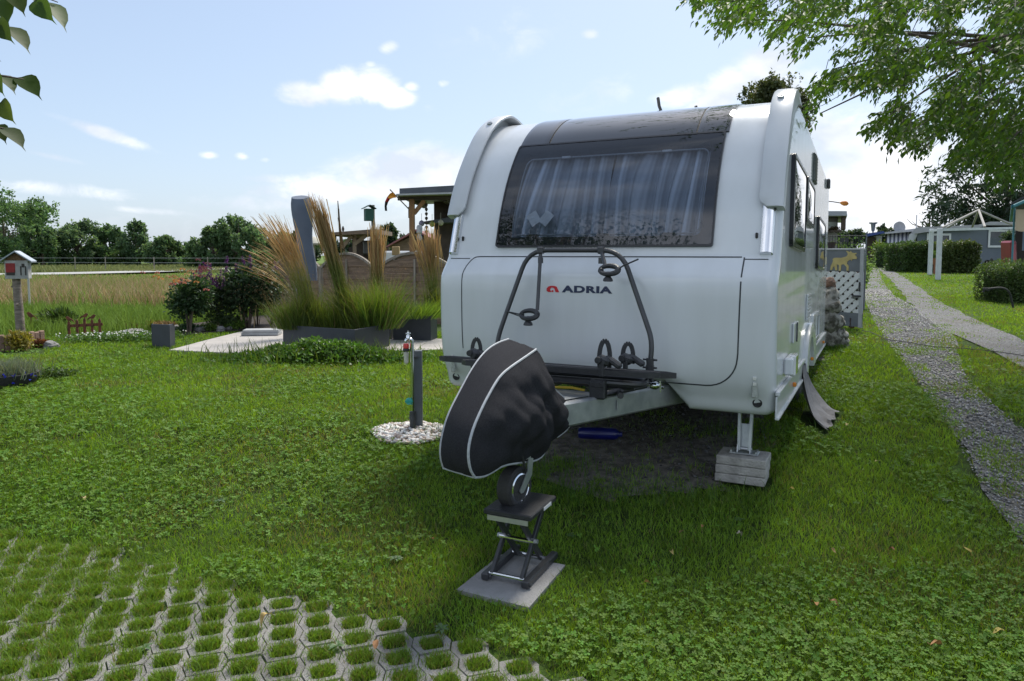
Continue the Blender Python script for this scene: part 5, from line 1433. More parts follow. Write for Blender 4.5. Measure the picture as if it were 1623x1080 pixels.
# ------------------------------------------------------------------ wooden fence panels with arched tops
PLANK = pmat('brown_plank', (.24, .165, .115), (.13, .088, .062), 5, .85, bump=.8, bscale=30, stretch=(.6, 6, 6))
def fence_panel(label, u0, u1, Y0, Y1, vside, vmid, n=10):
    a, b = gat(u0, Y0), gat(u1, Y1); L = (b - a).to_2d().length; ang = math.atan2(b.y - a.y, b.x - a.x)
    t = thing('fence_panel', label, 'fence panel', a, ang, 'arched wooden fence panels')
    Ym = (Y0 + Y1) / 2; zs = at(u0, vside, Y0).z - a.z; zm = at((u0 + u1) / 2, vmid, Ym).z - a.z
    m = MB()
    top = lambda x: zs + (zm - zs) * math.sin(math.pi * x / L) ** .8 if 0 < x < L else zs
    ph = zm / n
    for k in range(n):
        z0 = k * ph; xs = [x for x in np.linspace(.03, L - .03, 40) if top(x) - .03 > z0 + .03]
        if not xs: continue
        x0, x1 = xs[0], xs[-1]; dep = .012 * (1 if k % 2 else -1)
        poly = [(x0, z0 + .004)] + [(x1, z0 + .004)] + [(x, min(z0 + ph * 1.02, top(x) - .03)) for x in np.linspace(x1, x0, 24)]
        m.prism(poly, lambda p, q, s: Vector((p, s + dep, q)), -.009, .009)
    fixn(m.build('boards', PLANK, t, smooth=20))
    m = MB(); P = [(x, -.01, top(x)) for x in np.linspace(0, L, 25)]
    for k in range(24): m.bar(P[k], P[k + 1], .07, .05)
    m.build('top_rail', WOODG, t)
    for x in (-.04, L + .04):
        m = MB(); m.box((x, 0, zs / 2), (.085, .085, zs + .05), b=.006); m.build('post', WOODG, t)
    for x in (L * .5,):
        m = MB(); m.box((x, -.03, zm * .46), (.05, .025, zm * .9), b=.004); m.build('upright', WOODG, t)
    return t
fence_panel('arched wooden fence panel partly hidden by the tall bundles of grass', 436, 507, 16.8, 16.4, 425, 402)
fence_panel('arched wooden fence panel between the two upright feather reed tufts', 511, 592, 16.2, 15.6, 424, 402)
fence_panel('arched wooden fence panel meeting the caravan side', 603, 716, 15.0, 14.4, 424, 401)
# ------------------------------------------------------------------ trees
def tree(name, label, base, crown_h, rx, h, n, leaf, col, seed, group=None, trunk_r=.18, lumps=16, low=.18, gaps=.5, cone=False, mat=None, asp=.62, ry=None):
    """trunk with limbs and a crown of leaf-sized faces gathered in clumps; h is the full height"""
    g = np.random.default_rng(seed); ry = ry or rx
    t = thing(name, label, 'tree', tuple(base), 0, group)
    z0 = h * low; rz = (h - z0) / 2; zc = z0 + rz
    c = rdir(lumps, g) * g.uniform(.45, .92, (lumps, 1)) ** .7
    if cone: c[:, :2] *= (1.05 - (c[:, 2:3] + 1) / 2) * 1.2
    cr = g.uniform(.24, .46, lumps)
    k = g.integers(0, lumps, n); d = rdir(n, g); rr = g.random(n) ** .45 * cr[k]
    # twigs: leaves gather in small sprays inside each clump
    ns = max(lumps * 10, n // 14); ks = g.integers(0, lumps, ns); ds = rdir(ns, g); ps = c[ks] + ds * (g.random(ns) ** .4 * cr[ks])[:, None]
    si = g.integers(0, ns, n); U = ps[si] + g.normal(0, .035, (n, 3))
    P = U * np.array([rx, ry, rz]) + np.array([0, 0, zc])
    L = leaf * g.uniform(.6, 1.4, n)
    C = vary(col, n, g, .25, .12) * g.uniform(.72, 1.25, ns)[si][:, None]
    V, F, CC = leaf_cards(P, L, L * asp, rdir(n, g, -.3), rdir(n, g, .8), C)
    np_mesh('crown', V, F, CC, mat or LEAF, t)
    m = MB(); m.tube([(0, 0, -.3), (.02 * h, 0, h * .25), (0, .01 * h, h * .6), (0, 0, h * .88)], [trunk_r, trunk_r * .75, trunk_r * .4, trunk_r * .12], 9)
    for q in range(min(lumps, 14)):
        e = c[q] * np.array([rx, ry, rz]) * .85 + np.array([0, 0, zc]); s = h * g.uniform(.18, .5)
        m.tube([(0, 0, s), (e[0] * .5, e[1] * .5, s * .5 + e[2] * .5), tuple(e)], [trunk_r * .4, trunk_r * .25, trunk_r * .08], 6)
    m.build('trunk', BARK, t); return t
FARL = leafmat('far_leaf', .6, .55, (1.2, 1.2, .7), .2)
# far row of orchard trees (column, top row, base row, distance, half width in px)
for k, (u, top, Y, hw, col, lab) in enumerate((
    (8, 300, 92, 62, (.050, .085, .040), 'large broad dark tree at the end of the orchard row, its crown cut off'),
    (70, 352, 80, 24, (.048, .080, .038), 'dark drooping tree standing at the flank of the large broad tree'),
    (125, 350, 84, 30, (.055, .085, .045), 'orchard tree with an open twiggy top between dark drooping tree and rounded tree'),
    (176, 360, 86, 26, (.052, .088, .042), 'rounded orchard tree in the middle of the far row'),
    (218, 354, 84, 22, (.050, .080, .045), 'orchard tree with bare twigs sticking out of its top'),
    (262, 370, 82, 26, (.052, .082, .042), 'small spreading orchard tree closing the row before the gap of open sky'),
    (338, 364, 70, 26, (.048, .078, .040), 'dark orchard tree standing beyond the gap, behind the rose bush'),
    (380, 345, 70, 34, (.050, .082, .042), 'taller orchard tree behind the purple butterfly bush'),
    (430, 362, 78, 30, (.045, .072, .040), 'dark orchard tree mostly hidden by the reed plumes'))):
    b = gat(u, Y); h = at(u, top, Y).z - b.z; hwm = hw / FPX * Y * 1.12; col = tuple(q * 2.2 for q in col)
    tree('orchard_tree', lab, b, 0, hwm, h, 9000 if k else 15000, .30 if k else .36, col, 200 + k, 'trees beyond the meadow', trunk_r=.22, lumps=16 if k else 26, low=-.04, asp=.6, mat=FARL)
for k, (u, Y, h, lab) in enumerate(((30, 110, 9.0, 'hazy green tree rising behind the large broad tree'), (300, 260, 6, 'tiny distant tree in the gap of the orchard row'),)):
    tree('far_tree', lab, gat(u, Y), 0, h * .55, h, 2600, .55, (.055, .085, .05), 230 + k, None, lumps=12, low=.02)

for k, (u, Y, s_) in enumerate(((52, 81, 1.5), (100, 83, 1.3), (150, 85, 1.6), (196, 84, 1.3), (240, 82, 1.5), (280, 84, 1.1), (318, 71, 1.3), (358, 72, 1.6), (405, 74, 1.4))):
    leafy('field_bush', 'low green bush in the row beneath the far orchard trees', 'bush', gat(u, Y), (3.2, 1.2, s_), 1500, .34, (.085, .14, .06), mat=FARL, group='bushes beneath the orchard trees', seed=240 + k, stems=False)
# wire fence of the meadow: posts and two white tapes
mf = thing('meadow_fence', 'thin meadow fence of grey posts with white electric tape before the orchard', 'fence', gat(120, 58))
o = mf.location
posts = [gat(u, 58 - .012 * (u - 120)) for u in (-60, 25, 120, 168, 245, 330, 400)]
for p in posts:
    m = MB(); q = p - o; m.tube([q, q + Vector((0, 0, 1.2))], .035, 7); m.build('post', WOODG, mf)
for zz in (.75, 1.12):
    m = MB()
    for a, b in zip(posts[:-1], posts[1:]): m.bar(a - o + Vector((0, -.06, zz)), b - o + Vector((0, -.06, zz)), .012, .022)
    m.build('tape', pmat('white_tape', (.36, .37, .36), None, 4, .6), mf)
m = MB(); m.tube([(0, 0, -.1), (0, 0, 1.0)], .022, 7); s_ = m.build('meadow_stake', pmat('pale_stake', (.45, .45, .42), None, 8, .7)); s_.location = gat(45, 17); tag(s_, 'thin pale stake standing in the dry meadow behind the insect house', 'stake')

# green nest box on a pole
nb0 = gat(586, 17.5); nb = thing('nest_box', 'dark green nest box with a pitched roof on a grey pole above the fence', 'nest box', nb0)
zb_ = at(585, 350, 17.5).z - nb0.z; kk = 17.5 / FPX
m = MB(); m.box((0, 0, zb_ + 9 * kk), (13 * kk, .2, 19 * kk), Matrix.Rotation(R(25), 3, 'Z'), .008); bx_ = m.build('box', pmat('green_paint', (.018, .085, .06), (.012, .06, .045), 8, .6), nb)
m = MB(); 
for sg in (-1, 1): m.prism([(0, zb_ + 23.5 * kk), (0, zb_ + 24.6 * kk), (sg * 10 * kk, zb_ + 19 * kk), (sg * 10 * kk, zb_ + 18 * kk)], lambda a, b, t: Matrix.Rotation(R(25), 3, 'Z') @ Vector((a, t, b)), -.16, .14)
fixn(m.build('roof', pmat('dark_green_roof', (.02, .05, .04), None, 5, .7), nb))
m = MB(); m.tube([(5 * kk, .12, -.1), (5 * kk, .12, zb_ + 25 * kk)], .045, 9); m.build('pole', WOODG, nb)

# ------------------------------------------------------------------ buildings behind the fence
TIMB = pmat('oiled_timber', (.30, .155, .055), (.20, .10, .04), 4, .6, bump=.4, bscale=30, stretch=(4, 4, .5))
DTIMB = pmat('dark_timber', (.075, .055, .042), (.045, .034, .028), 5, .8)
GFASC = pmat('grey_fascia', (.075, .085, .10), (.055, .063, .075), 3, .5)
Yp = 21.0; kp = Yp / FPX; pg0 = gat(654, Yp)
pg = thing('timber_pergola', 'timber pergola with a flat grey roof rising beside the caravan', 'pergola', pg0)
Zp = lambda v: at(654, v, Yp).z - pg0.z
Xp = lambda u: (u - 654) * kp
m = MB(); m.prism([(Xp(638), Zp(301)), (Xp(638), Zp(309)), (Xp(760), Zp(305)), (Xp(760), Zp(294))], lambda a, b, t: Vector((a, t, b)), -.4, 3.2); fixn(m.build('roof', GFASC, pg))
m = MB(); m.prism([(Xp(634), Zp(310)), (Xp(634), Zp(312.5)), (Xp(760), Zp(309)), (Xp(760), Zp(306)) ], lambda a, b, t: Vector((a, t, b)), -.55, 3.2); fixn(m.build('roof_edge', pmat('pale_edge', (.40, .41, .42), None, 5, .6), pg))
for a__, b__ in (((Xp(632), 0, Zp(315)), (Xp(760), 0, Zp(313))), ((Xp(654), .08, Zp(316.5)), (Xp(654), 3.2, Zp(316.5))), ((Xp(705), .08, Zp(316.5)), (Xp(705), 3.2, Zp(316.5)))):
    m = MB(); m.bar(a__, b__, .13, .11); m.build('beam', DTIMB, pg)
m = MB(); m.box((0, 0, Zp(316) / 2), (.155, .155, Zp(316)), b=.01); m.build('post', TIMB, pg)
m = MB(); m.box((Xp(760), 0, Zp(316) / 2), (.155, .155, Zp(316)), b=.01); m.build('post', TIMB, pg)
m = MB(); m.bar((Xp(657), 0, Zp(339)), (Xp(674), 0, Zp(318)), .10, .12, .006); m.build('brace', TIMB, pg)
m = MB(); m.bar((Xp(650), 0, Zp(328)), (Xp(650), 0, Zp(346)), .06, .10, .01); m.build('bracket', DTIMB, pg)
m = MB(); m.box((Xp(716), 1.4, Zp(328)), (16 * kp, .04, 24 * kp)); m.build('teal_panel', pmat('teal_panel', (.03, .16, .19), (.02, .12, .15), 4, .6), pg)
m = MB(); m.box((Xp(706), 2.2, Zp(375) / 2 + Zp(345) / 2), (60 * kp, .1, Zp(340)),); m.build('back_wall', DTIMB, pg)
m = MB(); m.box((Xp(722), 1.8, Zp(330)), (22 * kp, .06, 40 * kp)); m.build('side_post', pmat('brown_panel', (.12, .075, .05), None, 5, .7), pg)
m = MB(); m.prism([(Xp(664), Zp(352)), (Xp(664), Zp(349.5)), (Xp(735), Zp(338)), (Xp(735), Zp(350))], lambda a, b, t: Vector((a, t, b)), .9, 1.9); fixn(m.build('lower_roof', GFASC, pg))
# flag
fg = thing('flag', 'small drooping black, red and gold flag on a slanting stick at the pergola post', 'flag', pg0 + Vector((0, -.12, 0)))
m = MB(); m.tube([(Xp(650), 0, Zp(332)), (Xp(624), -.35, Zp(303))], .018, 7); m.build('stick', WOODG, fg)
BK = pmat('black_cloth', (.012, .012, .013), None, 8, .8); RD = pmat('red_cloth', (.35, .02, .015), None, 8, .8); GD = pmat('gold_cloth', (.62, .25, .02), None, 8, .8)
ctr = [(631, 311), (626, 312.5), (621, 316), (618, 322), (617, 329), (617, 336)]
for nm_, mt_, i0, i1 in (('gold_band', GD, 0, 2), ('red_band', RD, 2, 3), ('black_band', BK, 3, 5)):
    rows = []
    for i in range(i0, i1 + 1):
        u, v = ctr[i]; w = (9, 8.5, 6, 4.5, 3.6, 4)[i]; nx_, nv = ((.45, .9), (.5, .86), (.8, .6), (.97, .2), (1, 0), (1, .1))[i]
        rows.append([(Xp(u + nx_ * w * q), -.3 + .05 * math.sin(i * 2 + q * 5), Zp(v + nv * w * q)) for q in (-.5, -.25, 0, .25, .5)])
    m = MB(); m.grid(rows); m.build(nm_, mt_, fg, smooth=80)
# wind chime and glass balls
wc0 = pg0 + Vector((Xp(676), .1, Zp(318))); wc = thing('hanging_chain', 'dark hanging rain chain under the pergola beam', 'rain chain', wc0)
m = MB()
for q in range(7): m.lathe([(.02, 0), (.05, .06), (.03, .10)], (0, 0, -.13 * (q + 1) - .05), (0, 0, 1), 8)
m.tube([(0, 0, 0), (0, 0, -1.0)], .008, 5); m.build('chain', DTIMB, wc)
for k, (u, v, c, lab) in enumerate(((665, 353, (.25, .24, .35), 'pale violet ball hanging under the lower pergola roof'), (696, 352, (.42, .40, .30), 'cream ball hanging under the lower pergola roof beside the caravan'), (682, 354, (.30, .32, .08), 'yellow-green ball hanging under the lower pergola roof'))):
    m = MB(); m.lathe([(.02, -.09), (.07, -.06), (.09, 0), (.07, .06), (.02, .09), (.006, .1), (.006, .3)], (0, 0, 0), (0, 0, 1), 14); s_ = m.build('hanging_ball', pmat('ball_%d' % k, c, None, 4, .4)); s_.location = pg0 + Vector((Xp(u), .6, Zp(v))); tag(s_, lab, 'lantern')
o = pg0 + Vector((Xp(669), -.5, 0)); s_ = thing('grey_lantern', 'tall pale grey feeder lantern on a stake behind the wooden panel', 'lantern', o)
m = MB(); m.lathe([(.07, Zp(382)), (.08, Zp(379)), (.06, Zp(374)), (.05, Zp(372)), (.085, Zp(370)), (.085, Zp(361)), (.05, Zp(358))], (0, 0, 0), (0, 0, 1), 12); m.build('body', pmat('pale_grey_metal', (.45, .46, .46), (.25, .26, .27), 9, .6), s_)
m = MB(); m.tube([(0, 0, -.1), (0, 0, Zp(381))], .025, 6); m.build('stake', DTIMB, s_)

# low open shed with a flat timber roof
Ys = 25.0; ks = Ys / FPX; sh0 = gat(560, Ys); sh = thing('open_shed', 'low open shed with a flat boarded roof on slanting timber braces', 'shed', sh0)
Zs = lambda v: at(560, v, Ys).z - sh0.z
Xs = lambda u: (u - 560) * ks
m = MB(); m.prism([(Xs(525), Zs(374)), (Xs(525), Zs(370)), (Xs(600), Zs(364)), (Xs(600), Zs(371))], lambda a, b, t: Vector((a, t, b)), -.5, 3); fixn(m.build('roof', pmat('roof_boards', (.20, .145, .10), (.13, .09, .065), 6, .8), sh))
for u, v0, v1, du in ((543, 393, 374, 16), (562, 388, 373, 20)):
    m = MB(); m.bar((Xs(u), 0, Zs(v0)), (Xs(u + du), 0, Zs(v1)), .12, .12); m.build('brace', pmat('pale_timber', (.30, .23, .16), None, 5, .8), sh)
for u in (530, 562, 598):
    m = MB(); m.box((Xs(u), .1, Zs(372) / 2), (.12, .12, Zs(372))); m.build('post', pmat('pale_timber', (.30, .23, .16), None, 5, .8), sh)
m = MB(); m.box((Xs(562), 2.6, Zs(390) / 2), (70 * ks, .1, Zs(392))); m.build('back_wall', DTIMB, sh)
m = MB(); m.box((Xs(545), 2.4, Zs(374) / 2), (20 * ks, .1, Zs(374))); m.build('side_wall', DTIMB, sh)
m = MB(); m.lathe([(.02, 0), (.05, .1), (.02, .2)], (Xs(545), 0, Zs(368)), (0, 0, 1), 8); m.build('roof_vent', DTIMB, sh)
leafy('shed_ivy', 'green climbing plant at the slanting brace of the open shed', 'plant', sh0 + Vector((Xs(538), -.3, 0)), (.4, .3, 1.0), 700, .12, (.05, .10, .03), seed=301)
leafy('dark_bush', 'dark bush before the open shed behind the wooden panels', 'bush', sh0 + Vector((Xs(572), -1.2, 0)), (.9, .5, .85), 1500, .12, (.035, .05, .03), seed=302)
# hut with a reddish roof
Yh_ = 34.0; kh = Yh_ / FPX; hu0 = gat(650, Yh_); hu = thing('garden_hut', 'wooden garden hut with a faded red roof between shed and pergola', 'hut', hu0)
Zh = lambda v: at(650, v, Yh_).z - hu0.z
Xh = lambda u: (u - 650) * kh
m = MB(); m.prism([(Xh(625), 0), (Xh(625), Zh(388)), (Xh(662), Zh(371)), (Xh(700), Zh(388)), (Xh(700), 0)], lambda a, b, t: Vector((a, t, b)), 0, 4); fixn(m.build('wall', PLANK, hu))
m = MB()
m.prism([(Xh(615), Zh(393)), (Xh(615), Zh(391)), (Xh(662), Zh(364)), (Xh(662), Zh(367))], lambda a, b, t: Vector((a, t, b)), -.5, 4.4); m.prism([(Xh(662), Zh(367)), (Xh(662), Zh(364)), (Xh(708), Zh(391)), (Xh(708), Zh(393))], lambda a, b, t: Vector((a, t, b)), -.5, 4.4)
fixn(m.build('roof', pmat('faded_red_roof', (.30, .11, .12), (.22, .08, .09), 3, .7), hu))
# white camper wagon and crate behind the fence
o = gat(632, 26); w_ = thing('white_wagon', 'low white trailer roof seen just over the wooden panels', 'trailer', o); zt_ = at(632, 398, 26).z - o.z
m = MB(); m.box((0, 0, zt_ / 2), (1.6, 1.4, zt_), b=.06); m.build('body', WHITE2, w_); m = MB(); m.box((-.95, 0, zt_ + .12), (.45, 1.2, .5), b=.05); m.build('cab', pmat('dark_cab', (.10, .10, .10), None, 5, .4), w_)
o = gat(628, 24); s_ = MB().box((0, 0, .0), (.24, .24, .30), b=.02).build('wooden_crate', pmat('crate_wood', (.36, .25, .12), None, 8, .8)); s_.location = (o.x, o.y, at(628, 398, 24).z); tag(s_, 'small yellowish wooden box on top of a post behind the arched panels', 'box')
m = MB(); m.box((0, 0, (s_.location.z - o.z) / 2 - .1), (.09, .09, s_.location.z - o.z - .12)); s2 = m.build('box_post', DTIMB); s2.location = o; tag(s2, 'dark post carrying the small yellowish wooden box', 'post')
o = gat(499, 23); s_ = thing('garden_lamp', 'pale domed canopy behind the first wooden panel near the covered parasol', 'canopy', o); zt_ = at(499, 386, 23).z - o.z
m = MB(); m.lathe([(.02, zt_ + .22), (.22, zt_ + .14), (.36, zt_), (.34, zt_ - .05), (.02, zt_ - .02)], (0, 0, 0), (0, 0, 1), 16); m.tube([(0, 0, 0), (0, 0, zt_)], .03, 7); m.build('dome', pmat('cream_cloth', (.42, .40, .33), None, 5, .7), s_)
for k, (u, top, Y, hw, lab) in enumerate(((612, 362, 70, 24, 'dark tree far behind the garden hut and nest box'), (648, 372, 75, 20, 'low dark tree far behind, beside the hut roof'), (470, 372, 60, 34, 'dark tree far behind the covered parasol'), (545, 378, 64, 26, 'low tree far behind the open shed'))):
    b = gat(u, Y); tree('distant_tree', lab, b, 0, hw / FPX * Y, at(u, top, Y).z - b.z, 3200, .45, (.045, .072, .04), 260 + k, 'trees far behind the sheds', lumps=12, low=.03)

# ------------------------------------------------------------------ right: gate with an elk, stones, allotments
Yg = 13.6; g0 = gp(1366, 523)
gl = Vector((1300, 0, 0)); a_ = g0; b_ = gat(1290, 13.0)
ga = thing('garden_gate', 'grey wooden gate with white lattice and a yellow elk silhouette', 'gate', a_, math.atan2(b_.y - a_.y, b_.x - a_.x))
GW = (b_ - a_).to_2d().length; Zg = lambda v: at(1366, v, a_.y).z - a_.z
GREYW = pmat('grey_paint', (.14, .155, .175), (.11, .122, .14), 5, .6)
WLAT = pmat('white_lattice', (.62, .63, .64), (.54, .55, .56), 8, .6)
z3, z2, z1, z0 = Zg(396), Zg(431), Zg(497), Zg(519)
m = MB(); m.box((GW / 2, 0, (z2 + z3) / 2), (GW, .03, z3 - z2), b=.003); m.build('upper_panel', GREYW, ga)
m = MB(); m.box((GW / 2, 0, (z0 + z1) / 2), (GW, .03, z1 - z0), b=.003); m.build('lower_panel', GREYW, ga)
m = MB()
for x in (.03, GW - .03): m.box((x, .004, (z0 + z3) / 2), (.06, .05, z3 - z0 + .02), b=.004)
m.box((GW / 2, .004, z3 + .01), (GW + .02, .055, .03), b=.004); m.build('frame', pmat('pale_grey_paint', (.40, .41, .43), (.33, .34, .36), 6, .6), ga)
m = MB(); Hh = z2 - z1
for sg, yy in ((1, -.006), (-1, .008)):
    q = -Hh
    while q < GW + Hh:
        # clip a diagonal slat to the panel rectangle
        p0, p1 = (q, z1), (q + sg * Hh * 1.05, z2)
        def clipx(p, r_):
            (xa, za), (xb, zb) = p, r_
            t0, t1 = 0.0, 1.0; dx = xb - xa
            for lim, s in ((.05, 1), (GW - .05, -1)):
                fa, fb = s * (xa - lim), s * (xb - lim)
                if fa < 0 and fb < 0: return None
                if fa < 0: t0 = max(t0, fa / (fa - fb))
                if fb < 0: t1 = min(t1, fa / (fa - fb))
            return ((xa + dx * t0, za + (zb - za) * t0), (xa + dx * t1, za + (zb - za) * t1)) if t1 > t0 else None
        r_ = clipx(p0, p1)
        if r_: m.bar((r_[0][0], yy, r_[0][1]), (r_[1][0], yy, r_[1][1]), .075, .01, up=(0, 1, 0))
        q += .165
m.build('lattice', WLAT, ga)
m = MB(); m.box((GW / 2, -.045, (z1 + z2) / 2), (GW - .02, .01, z2 - z1)); m.build('backing', pmat('dark_red_backing', (.055, .022, .02), (.035, .016, .015), 6, .9), ga)
elk = [(1325.5, 429), (1326.5, 422), (1329, 415), (1328.5, 411), (1331, 409), (1340, 409), (1346, 407), (1348, 404), (1347.5, 401), (1346, 399), (1346, 397.5), (1349, 399), (1351, 400), (1351.5, 397.5), (1353, 400.5), (1356, 401.5), (1358.5, 401), (1359, 402.5), (1357, 404), (1360, 409), (1359, 411), (1354, 411), (1353, 414), (1351.5, 411.5), (1348, 414.5), (1347, 418), (1349.5, 422), (1349.5, 429.5), (1347, 430), (1347, 424), (1343.5, 419.5), (1340, 420), (1339.5, 430), (1337, 430), (1337, 421), (1334, 419.5), (1334.5, 423), (1335, 429.5), (1332.5, 429.5), (1331, 423), (1329.5, 424), (1328, 429.5)]
fx = lambda u: (1368 - u) / (1368 - 1303) * GW
m = MB(); m.prism([(fx(u), Zg(v)) for u, v in elk], lambda a, b, t: Vector((a, t, b)), .016, .024); eo_ = fixn(m.build('elk_silhouette', pmat('yellow_paint', (.50, .40, .16), (.40, .31, .12), 8, .6), ga, smooth=0))
m2 = [v.co for v in eo_.data.vertices]
m = MB(); m.box((.10, .03, Zg(470)), (.16, .02, .03), b=.004); m.box((.05, .03, Zg(455)), (.03, .02, .16), b=.003); m.tube([(.18, .05, Zg(473)), (.06, .05, Zg(473))], .010, 7); m.build('latch', pmat('dark_iron', (.05, .05, .055), None, 9, .5, metal=.6), ga)
m = MB(); m.lathe([(.02, -.02), (.05, -.018), (.05, .018), (.02, .02)], (.20, -.03, .05), (0, 1, 0), 14); m.box((.20, 0, .12), (.03, .03, .14)); m.build('castor', RUST, ga)
# rocks stacked at the caravan's flank
for k, (u, v, r_, dz_, lab) in enumerate(((1318, 552, (.30, .24, .18), 0, 'low grey stone at the foot of the stone pile by the caravan'), (1306, 553, (.26, .2, .26), 0, 'mossy square-edged stone under the stone pile'), (1316, 550, (.28, .2, .20), .27, 'brown middle stone of the pile beside the gate'), (1309, 549, (.30, .2, .22), .52, 'large pale stone crowning the pile beside the gate'), (1329, 551, (.16, .15, .2), 0, 'upright grey stone leaning on the stone pile'))):
    p = gp(u, 552); rock('rock', lab, 'stone', (p.x, p.y + .12, p.z + dz_), r_, pmat('rock_%d' % k, (.30 + .02 * k, .285 + .02 * k, .25 + .02 * k), (.08, .075, .06), 9, .95, bump=3, bscale=14, lo=.42, hi=.58), 330 + k, group='stones piled beside the gate')
leafy('climber', 'leafy green climber beside the elk gate', 'plant', gat(1309, 13.3), (.3, .2, .95), 900, .08, (.07, .13, .03), seed=341)
o = gat(1304, 13.0); s_ = rock('bird_ornament', 'reddish clay ornament perched on the stone pile', 'ornament', (gp(1313, 552).x + .02, gp(1313, 552).y + .1, gp(1313, 552).z + .86), (.13, .1, .09), pmat('clay', (.22, .13, .09), (.13, .08, .06), 14, .8), 345)

# house with a flat roof, its railing, flower boxes and windsock
Yq = 19.0; kq = Yq / FPX; q0 = gat(1320, Yq); ho = thing('flat_roof_house', 'small house with a flat grey overhanging roof behind the elk gate', 'house', q0)
Zq = lambda v: at(1320, v, Yq).z - q0.z
Xq = lambda u: (u - 1320) * kq
m = MB(); m.prism([(Xq(1270), Zq(344)), (Xq(1270), Zq(337)), (Xq(1338), Zq(337)), (Xq(1339), Zq(344))], lambda a, b, t: Vector((a, t, b)), -.6, 3.6); fixn(m.build('roof', pmat('grey_roof_edge', (.36, .38, .41), (.30, .32, .35), 3, .5), ho))
m = MB(); m.box((Xq(1304), 1.6, Zq(345) / 2), (42 * kq, 3, Zq(345))); m.build('wall', pmat('taupe_wall', (.24, .225, .21), (.20, .19, .18), 5, .8), ho)
m = MB(); m.box((Xq(1334), .4, Zq(354)), (7 * kq, 1.2, 19 * kq)); m.build('brown_shutter', pmat('brown_shutter', (.10, .07, .055), None, 4, .8), ho)
m = MB(); m.box((Xq(1315), .09, Zq(358)), (18 * kq, .04, 12 * kq)); m.build('window', pmat('white_blind', (.62, .64, .65), None, 5, .5), ho)
bx0 = q0 + Vector((Xq(1316), -.15, Zq(367))); fb = thing('flower_box', 'flower box of dark foliage hanging under the white window of the flat-roofed house', 'flower box', bx0)
m = MB(); m.box((0, 0, 0), (17 * kq, .2, 3.5 * kq), b=.01); m.build('box', DTIMB, fb)
g = np.random.default_rng(351); n = 260; P = np.stack([g.uniform(-.14, .14, n), g.normal(0, .06, n), g.normal(.05, .04, n)], 1); V, F, C = leaf_cards(P, np.full(n, .05), np.full(n, .03), rdir(n, g), rdir(n, g), vary((.09, .06, .03), n, g, .4)); np_mesh('foliage', V, F, C, LEAF, fb)
rl0 = gat(1345, 15.8); rl = thing('railing', 'thin dark wire railing with small square signs above the elk gate', 'railing', rl0); kr = 15.8 / FPX
Zr = lambda v: at(1345, v, 15.8).z - rl0.z
Xr = lambda u: (u - 1345) * kr
m = MB()
for k in range(17): x = Xr(1305 + 66 * k / 16); m.tube([(x, 0, Zr(398)), (x, 0, Zr(373))], .006, 5)
m.tube([(Xr(1304), 0, Zr(374)), (Xr(1371), 0, Zr(374))], .010, 6); m.tube([(Xr(1304), 0, Zr(386)), (Xr(1371), 0, Zr(386))], .007, 5); m.build('bars', pmat('dark_iron_bar', (.04, .045, .045), None, 5, .6), rl)
m = MB(); m.box((Xr(1371), 0, Zr(372) / 2), (.022, .022, Zr(372))); m.build('post', GREYW, rl); m = MB(); m.box((Xr(1303), 0, Zr(372) / 2), (.06, .06, Zr(372))); m.build('post', GREYW, rl)
for u in (1332.5, 1339.5): m = MB(); m.box((Xr(u), -.02, Zr(381)), (5.6 * kr, .015, 7 * kr), b=.002); m.build('dark_plate', pmat('dark_plate', (.02, .022, .025), None, 5, .4), rl)
leafy('railing_plant', 'bright leafy plants growing behind the wire railing', 'plant', gat(1345, 16.3), (.62, .3, 1.1), 2600, .07, (.10, .17, .05), seed=352, lumps=12)
leafy('spiky_plant', 'tall feathery green plant at the corner of the flat-roofed house', 'plant', gat(1331, 17.0), (.22, .2, 1.2), 700, .11, (.09, .15, .04), seed=353, asp=.25, up=.8)
for k, (u, lab) in enumerate(((1316, 'dark flower pot standing on the gate-height shelf behind the elk gate'),)):
    o = gat(u, 15.2); zz = at(u, 394, 15.2).z
    m = MB(); m.lathe([(.06, 0), (.09, .1), (.10, .13), (.08, .13), (.02, .1)], (0, 0, 0), (0, 0, 1), 14); s_ = m.build('flower_pot', pmat('dark_pot', (.05, .035, .03), None, 6, .7)); s_.location = (o.x, o.y, zz); tag(s_, lab, 'flower pot')
    m = MB(); m.box((0, 0, (zz - o.z) / 2 - .003), (.7, .3, zz - o.z - .006)); s_ = m.build('shelf', GREYW); s_.location = o; tag(s_, 'grey plank shelf carrying the dark flower pot behind the elk gate', 'shelf')
ws0 = gat(1308, 20.5); ws = thing('windsock', 'orange and yellow tulip-shaped pennant on a thin rod above the flat-roofed house', 'pennant', Vector((ws0.x, ws0.y, ws0.z))); kw = 20.5 / FPX
Zw = lambda v: at(1308, v, 20.5).z - ws0.z
Xw = lambda u: (u - 1308) * kw
m = MB(); m.tube([(Xw(1300), 0, 0), (Xw(1300), 0, Zw(319.5)), (Xw(1304), 0, Zw(319))], .012, 6); m.tube([(Xw(1303), 0, Zw(319)), (Xw(1316), 0, Zw(320)), (Xw(1328), 0, Zw(322))], .014, 6); m.build('rod', DTIMB, ws)
m = MB(); m.lathe([(.01, 0), (.05, .06), (.075, .14), (.06, .21), (.015, .255)], (Xw(1327), 0, Zw(321.5)), (1, 0, -.14), 12); m.build('bud', pmat('orange_cloth', (.55, .24, .03), (.45, .13, .02), 14, .7), ws)

